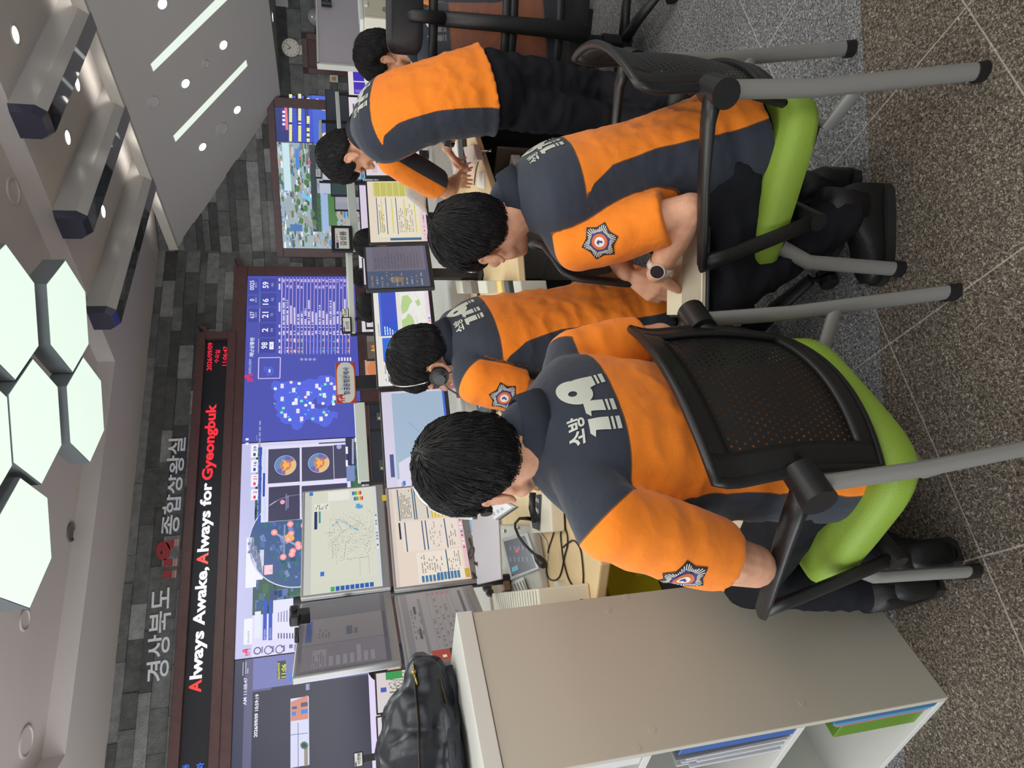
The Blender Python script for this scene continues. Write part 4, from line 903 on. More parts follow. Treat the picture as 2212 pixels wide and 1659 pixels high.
def sc_purple2(p):
    fill(p, (220, 214, 210)); R_(p, .03, .16, .48, .52, (72, 48, 172), 2); R_(p, .52, .16, .97, .50, (64, 50, 178), 2); R_(p, .08, .2, .2, .48, (120, 100, 210), 3); R_(p, .52, .55, .97, .92, (228, 228, 222), 2)
    for pts in ([(.54, .6), (.70, .56), (.74, .7), (.66, .86), (.56, .8)], [(.78, .64), (.9, .58), (.94, .78), (.82, .84)]): polyf(p, pts, (176, 208, 140), 3)
    R_(p, .04, .58, .40, .92, (226, 222, 232), 2); R_(p, .2, .66, .26, .86, (90, 120, 190), 3)
def sc_night(p): fill(p, (58, 74, 74)); polyf(p, [(.25, 1), (.45, .55), (.55, .55), (.9, 1)], (84, 82, 80), 2); R_(p, 0, .5, 1, .56, (44, 54, 52), 1); polyf(p, [(.0, 1), (.0, .7), (.35, .58), (.2, 1)], (50, 58, 52), 2)
def sc_black(p): fill(p, (36, 38, 46))
def sc_lilac(p): fill(p, (150, 150, 166)); R_(p, .55, .05, .97, .95, (160, 158, 172), 1)
def sc_teal(p): fill(p, (222, 212, 218)); R_(p, .4, .3, .95, .95, (96, 156, 186), 2); R_(p, .3, .12, .8, .16, (70, 74, 90), 2); dashes(p, .05, .3, .35, .8, 4, (150, 150, 160), 3)
def sc_orange(p): fill(p, (96, 84, 72)); polyf(p, [(.05, 1), (.2, .2), (.5, .1), (.62, .4), (.5, 1)], (206, 120, 60), 2); R_(p, .66, 0, 1, 1, (110, 106, 96), 1); R_(p, .3, .1, .34, .9, (226, 190, 140), 3)
def sc_desert(p): fill(p, (198, 150, 120)); polyf(p, [(0, .1), (.5, .05), (1, .2), (1, 1), (0, 1)], (206, 128, 88), 2); polyf(p, [(.3, .3), (.6, .35), (.5, .6)], (110, 96, 110), 3); polyf(p, [(.55, .5), (.75, .45), (.7, .75)], (96, 110, 70), 3)
def sc_white(p): fill(p, (216, 208, 212)); R_(p, .05, .1, .95, .2, (200, 190, 200), 1); dashes(p, .06, .3, .9, .9, 6, (150, 146, 156), 3, .5)
def sc_green(p): fill(p, (224, 226, 220)); R_(p, .0, .1, .3, .5, (60, 150, 80), 2); R_(p, 0, .55, 1, 1, (120, 126, 104), 2); 
def sc_sat(p):
    fill(p, (214, 204, 206))
    for k in range(240): x, y = rs.uniform(.3, .96), rs.uniform(.25, .98); R_(p, x, y, min(.98, x+rs.uniform(.01, .05)), min(1, y+rs.uniform(.01, .06)), rs.choice([(120, 120, 96), (150, 146, 120), (92, 100, 80), (180, 176, 160)]), 2)
    R_(p, .5, .08, .62, .2, (60, 90, 180), 2); R_(p, .8, .2, 1, .55, (60, 150, 80), 3)
YM = 3.3
def row(x0, x1, zt, zb, label, draw, Y=YM, **k): return monitor(V(x0, Y, zb), V(x1, Y, zb), zt-zb, label, draw, **k)
row(1.62, 2.265, 1.335, .985, 'monitor with green map and blue panels behind the person with the headset', sc_greenmap, group=None)
row(.965, 1.605, 1.325, .955, 'monitor with pale blue sea map beside the stacked monitors', sc_seamap)
row(2.59, 3.09, 1.33, .95, 'monitor with cream and yellow spreadsheet beside the standing person', sc_sheet)
monitor(PF(936, 621, PZ(936, 621, .96) is None or 3.44), PF(930, 528, 3.62), .345, 'dim angled monitor with code columns and a grey document', sc_dark)
row(3.12, 3.62, 1.33, .95, 'monitor with icon columns mostly hidden by the standing person', sc_white)
# the bank of four around the left work place (right edge, shared edge and left edge depths along the view)
D0, D1, D2 = 2.50, 2.84, 2.03
def bank(bl, br, tl_, label, draw, dl, dr, **k):
    a, b = PF(*bl, dl), PF(*br, dr); t_ = PF(*tl_, dl); return monitor(a, b, np.linalg.norm(t_-a), label, draw, tilt=k.pop('tilt', .03), frame=M_SILVER, group=None, chin=.03, stand=False, **k)
bank((840, 1270), (831, 1045), (652, 1268), 'upper right monitor of the bank of four, pale map dotted with black', sc_dots, D0, D1)
bank((1026, 1254), (1008, 1038), (843, 1268), 'lower right monitor of the bank of four, cream form with blue bars', sc_form, D0+.02, D1)
bank((868, 1426), (843, 1276), (641, 1424), 'upper left monitor of the bank of four, dim chat windows and webcam on top', sc_chat, D2, D0-.02)
bank((1075, 1412), (1026, 1262), (872, 1422), 'lower left monitor of the bank of four, dim list with red panel', sc_list, D2+.02, D0)
pole = thing('monitor_stand', 'dark pole stand carrying the bank of four monitors', 'stand', (PF(900, 1272, 2.62)[0], PF(900, 1272, 2.62)[1], DZ))
q = PF(900, 1272, 2.66); k = MB(); k.cyl(V(q[0], q[1], DZ), V(q[0], q[1], 1.72), .02); k.build('post', M_BEZEL, pole); k = MB(); k.cyl(V(q[0], q[1], DZ), V(q[0], q[1], DZ+.015), .13, n=24); k.build('foot', M_BEZEL, pole)
for z, pa, pb in ((1.52, (740, 1160), (740, 1350)), (1.16, (925, 1150), (930, 1345))):
    A_, B_ = PF(*pa, 2.78), PF(*pb, 2.40)
    for e in (A_, B_): k = MB(); k.tube([V(q[0], q[1], z), V(e[0], e[1], z)], .014, 8); k.build('arm', M_BEZEL, pole)
# webcam on the upper left monitor
wc = thing('webcam', 'black webcam clipped on top of the dim upper left monitor', 'webcam', PF(648, 1330, 2.22))
c_ = PF(636, 1330, 2.24); k = MB(); r_ = unit(PF(640, 1276, 2.48)-PF(640, 1424, 2.03)); n_ = V(r_[1], -r_[0], 0); n_ = n_ if np.dot(n_, EYE-c_) > 0 else -n_
k.obox(c_, r_*.045, n_*.018, V(0, 0, .016)); k.build('body', M_BLACK, wc, bevel=.006); k = MB(); k.cyl(c_+n_*.016, c_+n_*.024, .012); k.build('lens', mat('lens_glass', (30, 34, 44), rough=.1), wc)
k = MB(); k.obox(c_-V(0, 0, .03)-n_*.004, r_*.02, n_*.02, V(0, 0, .02)); k.build('clip', M_BLACK, wc, bevel=.004)
k = MB(); k.obox(PF(641, 1372, 2.12), r_*.03, n_*.012, V(0, 0, .007)); tag(k.build('clip_light', M_BLACK, bevel=.003), 'small black bar light on top of the dim upper left monitor', 'clip light')
# yellow name stickers on the monitors
def sticker(a, b, dep_a, label, nm='sticker'):
    p = Pic(PF(*a, dep_a)+0*RGT, unit(PF(b[0], a[1], dep_a)-PF(*a, dep_a)) if False else RGT, unit(EYE-PF(*a, dep_a))); p.rect(a, b, (222, 190, 60), 0); p.rect(((a[0]*2+b[0])/3, (a[1]*3+b[1])/4), ((a[0]+b[0]*2)/3, (a[1]+b[1]*3)/4), (150, 124, 40), 1); tag(p.build(nm, M_PRINT), label, 'sticker')
# ================================================================== CHAIRS
class Frame:
    """local frame on the floor: x right, y forward, z up; az is the heading measured from +Y, clockwise"""
    def __init__(s, x, y, az):
        a = math.radians(az); s.f = V(math.sin(a), math.cos(a), 0); s.r = V(math.cos(a), -math.sin(a), 0); s.o = V(x, y, 0); s.az = az
    def w(s, p): return s.o+s.r*p[0]+s.f*p[1]+V(0, 0, p[2])
    def l(s, p): d = np.asarray(p)-s.o; return V(np.dot(d, s.r), np.dot(d, s.f), d[2])
    def ly(s, x, y, ly): return PN(x, y, s.o+s.f*ly, s.f)
    def lx(s, x, y, lx): return PN(x, y, s.o+s.r*lx, s.r)
    def put(s, mb): mb.v = [tuple(s.w(p)) for p in mb.v]; return mb
FA, FB = Frame(.449, 1.286, -22), Frame(1.256, 1.175, -32)

def holes_material():
    m = bpy.data.materials.new('perforated_black'); m.use_nodes = True; nt = m.node_tree; b = nt.nodes['Principled BSDF']; L = nt.links
    b.inputs['Base Color'].default_value = (*lin((30, 30, 31)), 1); b.inputs['Roughness'].default_value = .42
    uv = nt.nodes.new('ShaderNodeUVMap'); uv.uv_map = 'UVMap'; sp = nt.nodes.new('ShaderNodeSeparateXYZ'); L.new(uv.outputs[0], sp.inputs[0])
    def mt(op, a, c=None):
        n = nt.nodes.new('ShaderNodeMath'); n.operation = op
        for i, q in enumerate((a, c)):
            if q is None: continue
            if isinstance(q, (int, float)): n.inputs[i].default_value = q
            else: L.new(q, n.inputs[i])
        return n.outputs[0]
    x, y = mt('MULTIPLY', sp.outputs[0], 24.0), mt('MULTIPLY', sp.outputs[1], 22.0)
    x2 = mt('ADD', x, mt('MULTIPLY', mt('MODULO', mt('FLOOR', y), 2.0), .5))
    dx, dy = mt('SUBTRACT', mt('FRACT', x2), .5), mt('SUBTRACT', mt('FRACT', y), .5)
    r2 = mt('ADD', mt('MULTIPLY', dx, dx), mt('MULTIPLY', dy, dy)); hole = mt('LESS_THAN', r2, .026)
    a = mt('SUBTRACT', 1.0, hole); L.new(a, b.inputs['Alpha'])
    return m
M_HOLES = holes_material()
M_STEEL = mat('grey_painted_steel', (150, 150, 146), rough=.38, metal=.35)
M_GREEN = mat('green_leatherette', (138, 168, 58), rough=.55, bump=.35, bscale=420, var=.05, vscale=5)
M_CHBLK = mat('black_chair_plastic', (27, 27, 28), rough=.4, bump=.08, bscale=500)
def back_pt(u, v, off=0.0):
    hw = .208+.018*v; fl_ = max(0, v-.82)/.18
    y = -.185-.028*math.sin(v*math.pi*.9)+.052*u*u-.022*fl_*fl_-.010*(1-v)
    return V(u*hw, y+off, .478+.40*v-.012*u*u*(1 if v > .5 else -1))
def grid_shell(mb, us, vs, off0, off1):
    n, m = len(us), len(vs); A = [[back_pt(u, v, off0) for u in us] for v in vs]; B_ = [[back_pt(u, v, off1) for u in us] for v in vs]
    vsx = [p for r in A for p in r]+[p for r in B_ for p in r]; fs = []; o = n*m
    for j in range(m-1):
        for i in range(n-1):
            a, b, c, d = j*n+i, j*n+i+1, (j+1)*n+i+1, (j+1)*n+i; fs.append((a, b, c, d)); fs.append((o+d, o+c, o+b, o+a))
    ring = [i for i in range(n)]+[(j+1)*n-1 for j in range(1, m)]+[(m-1)*n+i for i in range(n-2, -1, -1)]+[j*n for j in range(m-2, 0, -1)]
    for k in range(len(ring)): a, b = ring[k], ring[(k+1) % len(ring)]; fs.append((b, a, o+a, o+b))
    mb.add(vsx, fs)
def visitor_chair(F, label):
    t = thing('visitor_chair', label, 'chair', F.o, 'visitor chairs with green seats')
    # seat
    def sq(z, g):
        pts = []
        for k in range(40):
            a = 2*math.pi*k/40; ca, sa = math.cos(a), math.sin(a); e = .42
            pts.append(V(math.copysign(abs(ca)**e, ca)*(.248+g), .065+math.copysign(abs(sa)**e, sa)*(.232+g)+(.0), z+.014*ca*ca-.02*max(0, sa)**3))
        return pts
    s = MB(); s.loft([sq(.376, -.03), sq(.384, -.006), sq(.40, 0), sq(.432, 0), sq(.450, -.008), sq(.458, -.03), sq(.454, -.12), sq(.45, -.20)])
    F.put(s).build('seat', M_GREEN, t, autosmooth=50)
    s = MB(); s.box((-.19, -.10, .355), (.19, .24, .378)); F.put(s).build('seat_pan', M_CHBLK, t, bevel=.008)
    # back: frame of four bands and a perforated panel let into it
    fr_ = MB(); U = [-1+2*i/28 for i in range(29)]; Vv = [i/24 for i in range(25)]; iu = [u for u in U if abs(u) <= .79]; iv = [v for v in Vv if .11 <= v <= .88]
    grid_shell(fr_, [u for u in U if u <= -.77], Vv, -.008, .008); grid_shell(fr_, [u for u in U if u >= .77], Vv, -.008, .008)
    grid_shell(fr_, [u for u in U if abs(u) <= .79], [v for v in Vv if v <= .13], -.008, .008); grid_shell(fr_, [u for u in U if abs(u) <= .79], [v for v in Vv if v >= .87], -.008, .008)
    def rim(ua, va, ub, vb, n=16): return [back_pt(ua+(ub-ua)*k/n, va+(vb-va)*k/n) for k in range(n)]
    loop = rim(-1, 0, 1, 0)+rim(1, 0, 1, 1)+rim(1, 1, -1, 1)+rim(-1, 1, -1, 0); fr_.tube(loop+[loop[0]], .0105, 8, cap=False)
    F.put(fr_).build('back_frame', M_CHBLK, t, smooth=True)
    pn_ = MB(); us = [-.79+1.58*i/30 for i in range(31)]; vs_ = [.115+.765*i/28 for i in range(29)]
    for j in range(28):
        for i in range(30): pn_.quad(*[back_pt(u, v, .007) for u, v in ((us[i], vs_[j]), (us[i+1], vs_[j]), (us[i+1], vs_[j+1]), (us[i], vs_[j+1]))])
    o = F.put(pn_).build('back_panel', M_HOLES, t, smooth=True); me = o.data; uvl = me.uv_layers.new(name='UVMap'); k = 0
    for j in range(28):
        for i in range(30):
            for (a, b) in ((i, j), (i+1, j), (i+1, j+1), (i, j+1)): uvl.data[k].uv = (a/30, b/28); k += 1
    for sx in (-1, 1):
        # arm: flat top pad that bends down and back to the seat
        top = [V(sx*.255, -.165, .700), V(sx*.272, -.10, .706), V(sx*.288, .03, .690), V(sx*.288, .15, .660), V(sx*.285, .225, .640)]
        a_ = MB(); a_.tube(top, [.026, .026, .024, .023, .020], 12, up=(0, 0, 1), ry=[.022, .014, .010, .010, .010])
        dn = [V(sx*.285, .222, .645), V(sx*.28, .205, .58), V(sx*.266, .155, .44), V(sx*.255, .115, .335)]
        a_.tube(dn, [.014, .013, .013, .014], 12, up=(0, 1, 0), ry=[.024, .022, .020, .022])
        F.put(a_).build('armrest', M_CHBLK, t, smooth=True)
        j_ = MB(); j_.cyl(V(sx*.215, -.165, .69), V(sx*.292, -.165, .69), .033, n=18); j_.cyl(V(sx*.18, -.15, .665), V(sx*.24, -.165, .69), .028, .024, n=14); j_.cyl(V(sx*.16, .115, .345), V(sx*.272, .115, .338), .023, n=14)
        F.put(j_).build('joint', M_CHBLK, t, autosmooth=40)
        l_ = MB(); l_.tube([V(sx*.252, -.166, .70), V(sx*.2505, -.185, .45), V(sx*.2435, -.2495, .018)], .0125, 12, up=(0, 1, 0), ry=.021)
        lo = F.put(l_).build('leg', M_STEEL, t, autosmooth=40)
        c_ = MB(); c_.tube([V(sx*.2440, -.245, .030), V(sx*.2425, -.2505, .0)], .0165, 12, up=(0, 1, 0), ry=.0245); F.put(c_).build('foot_cap', M_BLACK, lo, autosmooth=40)
        l_ = MB(); l_.tube([V(sx*.215, .20, .385), V(sx*.232, .235, .30), V(sx*.2415, .2495, .018)], .0125, 12, up=(0, 1, 0), ry=.020)
        lo = F.put(l_).build('leg', M_STEEL, t, autosmooth=40)
        c_ = MB(); c_.tube([V(sx*.2410, .249, .030), V(sx*.2415, .2495, .0)], .0165, 12, up=(0, 1, 0), ry=.0235); F.put(c_).build('foot_cap', M_BLACK, lo, autosmooth=40)
    c_ = MB(); c_.tube([V(-.247, -.203, .33), V(-.2, -.10, .345), V(.2, -.10, .345), V(.247, -.203, .33)], .010, 10, up=(0, 0, 1), ry=.019)
    F.put(c_).build('crossbar', M_STEEL, t, autosmooth=40)
    return t
chairA = visitor_chair(FA, 'green seated visitor chair, left of the two, holding the person whose back faces the camera')
chairB = visitor_chair(FB, 'green seated visitor chair, right of the two, seen from its side')

def mesh_material(name, rgb, n, alpha):
    m = bpy.data.materials.new(name); m.use_nodes = True; nt = m.node_tree; b = nt.nodes['Principled BSDF']; L = nt.links
    b.inputs['Base Color'].default_value = (*lin(rgb), 1); b.inputs['Roughness'].default_value = .7
    tc = nt.nodes.new('ShaderNodeTexCoord'); w_ = nt.nodes.new('ShaderNodeTexWave'); w_.wave_type = 'BANDS'; w_.bands_direction = 'Z'; w_.inputs['Scale'].default_value = n; w_.inputs['Distortion'].default_value = .4
    L.new(tc.outputs['Object'], w_.inputs['Vector']); r = nt.nodes.new('ShaderNodeMapRange'); r.inputs['To Min'].default_value = alpha-.15; r.inputs['To Max'].default_value = alpha+.2
    L.new(w_.outputs['Fac'], r.inputs['Value']); L.new(r.outputs[0], b.inputs['Alpha'])
    return m
M_MESH = mesh_material('chair_mesh_fabric', (58, 60, 68), 60, .74); M_OFF = mat('office_chair_black', (23, 23, 25), rough=.5, bump=.1, bscale=300)
M_OFFB = mat('office_chair_fabric', (20, 20, 22), rough=.85)
def office_chair(F, label, sh=.47, head=True, lowback=False):
    t = thing('office_chair', label, 'chair', F.o, 'black mesh office chairs')
    def sq(z, gx, gy):
        pts = []
        for k in range(32):
            a = 2*math.pi*k/32; ca, sa = math.cos(a), math.sin(a); e = .5
            pts.append(V(math.copysign(abs(ca)**e, ca)*gx, .02+math.copysign(abs(sa)**e, sa)*gy, z))
        return pts
    s = MB(); s.loft([sq(sh-.09, .20, .20), sq(sh-.08, .24, .235), sq(sh-.03, .25, .245), sq(sh-.005, .235, .23), sq(sh, .15, .15)]); F.put(s).build('seat', M_OFFB, t, autosmooth=50)
    # two mesh panels in a black frame on a spine
    def bp(u, z):
        k = (z-sh)/.62; return V(u*(.225-.03*abs(k-.45)), -.235-.045*math.sin(k*2.6)-.03*k+.05*u*u, z)
    def panel(z0, z1, nm):
        fr_ = MB(); P_ = []
        for k in range(48):
            a = 2*math.pi*k/48; ca, sa = math.cos(a), math.sin(a); e = .32
            P_.append(bp(math.copysign(abs(ca)**e, ca)*.93, (z0+z1)/2+math.copysign(abs(sa)**e, sa)*(z1-z0)/2))
        fr_.tube(P_+[P_[0]], .02, 8, up=(0, 1, 0), ry=.012, cap=False); F.put(fr_).build(nm+'_frame', M_OFF, t, smooth=True)
        mb = MB()
        for j in range(8):
            for i in range(12):
                q = [(-.93+1.86*i/12, z0+(z1-z0)*j/8), (-.93+1.86*(i+1)/12, z0+(z1-z0)*j/8), (-.93+1.86*(i+1)/12, z0+(z1-z0)*(j+1)/8), (-.93+1.86*i/12, z0+(z1-z0)*(j+1)/8)]
                mb.quad(*[bp(*p) for p in q])
        F.put(mb).build(nm+'_mesh', M_MESH, t, smooth=True)
    if lowback: panel(sh+.20, sh+.42, 'back')
    else: panel(sh+.06, sh+.28, 'lumbar'); panel(sh+.31, sh+.62, 'back')
    sp = MB(); top = sh+.40 if lowback else sh+.60
    sp.tube([V(0, -.10, sh-.10), V(0, -.25, sh-.06), V(0, -.315, sh+.12), V(0, -.325, sh+.35), V(0, -.30, top)], [.035, .04, .036, .032, .03], 10, up=(0, 1, 0), ry=.018); F.put(sp).build('spine', M_OFF, t, smooth=True)
    if head:
        h = MB(); h.tube([V(0, -.315, sh+.58), V(0, -.33, sh+.68), V(0, -.31, sh+.74)], .025, 10, up=(0, 1, 0), ry=.012); F.put(h).build('headrest_post', M_OFF, t, smooth=True)
        h = MB(); rg = []
        for off, g in ((-.03, -.02), (-.02, 0), (.012, 0), (.025, -.02)):
            rg.append([V(math.copysign(abs(math.cos(a))**.4, math.cos(a))*(.145+g), -.30+off+.04*math.cos(a)**2, sh+.74+math.copysign(abs(math.sin(a))**.4, math.sin(a))*(.075+g)) for a in [2*math.pi*k/36 for k in range(36)]])
        h.loft(rg); F.put(h).build('headrest', M_OFF, t, autosmooth=50)
    for sx in (-1, 1):
        a_ = MB(); a_.tube([V(sx*.24, -.02, sh-.07), V(sx*.315, -.02, sh-.05), V(sx*.32, -.02, sh+.18)], .022, 10, up=(0, 1, 0), ry=.03)
        a_.tube([V(sx*.32, -.14, sh+.195), V(sx*.325, -.02, sh+.20), V(sx*.31, .14, sh+.195)], [.035, .045, .035], 12, up=(0, 0, 1), ry=.014); F.put(a_).build('armrest', M_OFF, t, smooth=True)
    g = MB(); g.cyl(V(0, 0, .09), V(0, 0, .24), .03, n=14); g.cyl(V(0, 0, .24), V(0, 0, sh-.08), .02, n=14); g.box((-.11, -.14, sh-.125), (.11, .12, sh-.085)); F.put(g).build('gas_column', M_OFF, t, autosmooth=40)
    for k in range(5):
        a = 2*math.pi*k/5+.3; d = V(math.cos(a), math.sin(a), 0)
        l_ = MB(); l_.tube([d*.02+V(0, 0, .125), d*.16+V(0, 0, .115), d*.31+V(0, 0, .085)], [.032, .027, .02], 10, up=(0, 0, 1), ry=[.025, .022, .014]); lo = F.put(l_).build('base_arm', M_OFF, t, smooth=True)
        c_ = MB(); n_ = V(-d[1], d[0], 0)
        for q in (-1, 1): c_.cyl(d*.315+n_*(.006*q)+V(0, 0, .028), d*.315+n_*(.024*q)+V(0, 0, .028), .028, n=16)
        c_.cyl(d*.31+V(0, 0, .03), d*.31+V(0, 0, .085), .008, n=8); F.put(c_).build('caster', M_BLACK, lo, autosmooth=40)
    return t
# ================================================================== PEOPLE
def fabric(name, navy_rgb, orange_rgb):
    """cloth whose two dyed colours meet along the sewn seams stored in the mesh attribute 'navy'"""
    m = bpy.data.materials.new(name); m.use_nodes = True; nt = m.node_tree; b = nt.nodes['Principled BSDF']; L = nt.links
    a = nt.nodes.new('ShaderNodeAttribute'); a.attribute_name = 'navy'
    g = nt.nodes.new('ShaderNodeMath'); g.operation = 'GREATER_THAN'; g.inputs[1].default_value = 0.0; L.new(a.outputs['Fac'], g.inputs[0])
    ab = nt.nodes.new('ShaderNodeMath'); ab.operation = 'ABSOLUTE'; L.new(a.outputs['Fac'], ab.inputs[0])
    st = nt.nodes.new('ShaderNodeMath'); st.operation = 'LESS_THAN'; st.inputs[1].default_value = .0014; L.new(ab.outputs[0], st.inputs[0])
    mx = nt.nodes.new('ShaderNodeMix'); mx.data_type = 'RGBA'; L.new(g.outputs[0], mx.inputs[0]); mx.inputs[6].default_value = (*lin(orange_rgb), 1); mx.inputs[7].default_value = (*lin(navy_rgb), 1)
    m2 = nt.nodes.new('ShaderNodeMix'); m2.data_type = 'RGBA'; L.new(st.outputs[0], m2.inputs[0]); L.new(mx.outputs[2], m2.inputs[6]); m2.inputs[7].default_value = (*lin((120, 74, 40)), 1)
    L.new(m2.outputs[2], b.inputs['Base Color']); b.inputs['Roughness'].default_value = .85; b.inputs['Specular IOR Level'].default_value = .25; b.inputs['Sheen Weight'].default_value = .12
    tc = nt.nodes.new('ShaderNodeTexCoord'); n = nt.nodes.new('ShaderNodeTexNoise'); n.inputs['Scale'].default_value = 26; n.inputs['Detail'].default_value = 5; n.inputs['Distortion'].default_value = .8
    L.new(tc.outputs['Object'], n.inputs['Vector']); bp = nt.nodes.new('ShaderNodeBump'); bp.inputs['Strength'].default_value = .35; bp.inputs['Distance'].default_value = .008
    L.new(n.outputs['Fac'], bp.inputs['Height'])
    n3 = nt.nodes.new('ShaderNodeTexNoise'); n3.inputs['Scale'].default_value = 700; L.new(tc.outputs['Object'], n3.inputs['Vector'])
    bp2 = nt.nodes.new('ShaderNodeBump'); bp2.inputs['Strength'].default_value = .18; bp2.inputs['Distance'].default_value = .001; L.new(n3.outputs['Fac'], bp2.inputs['Height']); L.new(bp.outputs[0], bp2.inputs['Normal'])
    L.new(bp2.outputs[0], b.inputs['Normal'])
    return m
M_SHIRT = fabric('shirt_cloth', (50, 55, 66), (240, 132, 36))
M_NAVY = mat('navy_cloth', (40, 44, 54), rough=.85, bump=.35, bscale=30, spec=.25)
M_TROUS = mat('black_navy_trousers', (27, 28, 33), rough=.88, bump=.5, bscale=24, spec=.2)
M_BOOT = mat('black_boot_leather', (22, 22, 22), rough=.5, bump=.3, bscale=90)
M_SOLE = mat('boot_sole', (28, 27, 26), rough=.8)
def skin_material():
    m = bpy.data.materials.new('skin'); m.use_nodes = True; nt = m.node_tree; b = nt.nodes['Principled BSDF']; L = nt.links
    tc = nt.nodes.new('ShaderNodeTexCoord'); n = nt.nodes.new('ShaderNodeTexNoise'); n.inputs['Scale'].default_value = 30; n.inputs['Detail'].default_value = 5; L.new(tc.outputs['Object'], n.inputs['Vector'])
    r = nt.nodes.new('ShaderNodeValToRGB'); e = r.color_ramp.elements; e[0].position, e[0].color = .3, (*lin((196, 142, 112)), 1); e[1].position, e[1].color = .7, (*lin((220, 170, 140)), 1)
    L.new(n.outputs['Fac'], r.inputs[0]); L.new(r.outputs[0], b.inputs['Base Color']); b.inputs['Roughness'].default_value = .5; b.inputs['Specular IOR Level'].default_value = .35
    b.inputs['Subsurface Weight'].default_value = .12; b.inputs['Subsurface Radius'].default_value = (.012, .004, .002); b.inputs['Subsurface Scale'].default_value = .5
    return m
M_SKIN = skin_material()
M_HAIR = mat('black_hair', (26, 24, 25), rough=.62, spec=.35); M_EYE = mat('eye', (70, 52, 46), rough=.2)
M_PRINTG = mat('reflective_print', (196, 200, 188), rough=.45)
M_HBLACK = mat('headset_black', (26, 26, 28), rough=.4); M_CHROME = mat('headband_metal', (205, 205, 205), rough=.22, metal=1.0)

def remesh(mb, name, voxel, smooth, material, origin, parent=None, iters=None):
    """weld the overlapping closed shapes of mb into one continuous skin"""
    me = bpy.data.meshes.new('tmp'); me.from_pydata((np.array(mb.v)-origin).tolist(), [], mb.f); me.update()
    o = bpy.data.objects.new('tmp', me); COL.objects.link(o)
    r = o.modifiers.new('r', 'REMESH'); r.mode = 'VOXEL'; r.voxel_size = voxel
    s = o.modifiers.new('s', 'SMOOTH'); s.factor = .5; s.iterations = smooth
    bpy.context.view_layer.update(); dg = bpy.context.evaluated_depsgraph_get(); out = bpy.data.meshes.new_from_object(o.evaluated_get(dg))
    bpy.data.objects.remove(o); bpy.data.meshes.remove(me); out.name = name
    out.materials.clear(); out.materials.append(material); out.polygons.foreach_set('use_smooth', [True]*len(out.polygons))
    ob = bpy.data.objects.new(name, out); COL.objects.link(ob)
    if parent is None: ob.location = Vector(origin)
    else: ob.parent = parent
    ROOTLOC[ob.name] = np.asarray(origin, float)
    return ob
def verts(ob):
    n = len(ob.data.vertices); a = np.empty(n*3); ob.data.vertices.foreach_get('co', a); return a.reshape(-1, 3)+ROOTLOC[ob.name]
def setverts(ob, v): ob.data.vertices.foreach_set('co', (v-ROOTLOC[ob.name]).ravel()); ob.data.update()
def normals(ob):
    n = len(ob.data.vertices); a = np.empty(n*3); ob.data.vertices.foreach_get('normal', a); return a.reshape(-1, 3)
def bez(a, m, b, t): return a*(1-t)**2+2*m*t*(1-t)+b*t*t
def segdist(p, a, b):
    d = b-a; t = np.clip(((p-a)@d)/(d@d), 0, 1); q = a+t[:, None]*d; return np.linalg.norm(p-q, axis=1), t

def hand_prims(mb, wrist, d, palm_n, side, curl=.35, s=1.0, spread=1.0):
    """palm, four jointed fingers of unequal length and an opposed thumb; palm_n points out of the palm, side=+1 when the thumb is on d x palm_n"""
    d = unit(d); n = unit(palm_n-d*np.dot(palm_n, d)); a = np.cross(d, n)*side
    kn = []
    for i, (o, L, f) in enumerate(((.030, .088, (.043, .026, .022)), (.010, .092, (.047, .030, .024)), (-.010, .088, (.043, .028, .023)), (-.028, .080, (.034, .021, .020)))):
        k = wrist+d*L*s+a*o*s*spread; mb.capsule(wrist+d*.012*s+a*o*.55*s, k, .0135*s, .0115*s, 10); kn.append((k, f))
        p = k; ang = 0; dirs = d+a*(o*1.2*(spread-.6))
        for j, l in enumerate(f):
            ang += curl*(.75+.25*j)*(1+.12*i); v = unit(dirs)*math.cos(ang)+n*math.sin(ang); q = p+v*l*s
            mb.capsule(p, q, (.0092-.0009*j)*s, (.0085-.001*j)*s, 9); p = q
    mb.sphere(wrist+d*.05*s, (.03*s, .04*s, .014*s), 12, 8, ax=(a, d, n))
    b0 = wrist+d*.022*s+a*.022*s+n*.006; b1 = b0+(d*.62+a*.66+n*.25)*.042*s; b2 = b1+(d*.86+a*.35+n*.3)*.031*s; b3 = b2+(d*.95+a*.08+n*.28)*.026*s
    mb.capsule(b0, b1, .0145*s, .0115*s, 10); mb.capsule(b1, b2, .0108*s, .0098*s, 10); mb.capsule(b2, b3, .0098*s, .0082*s, 10)

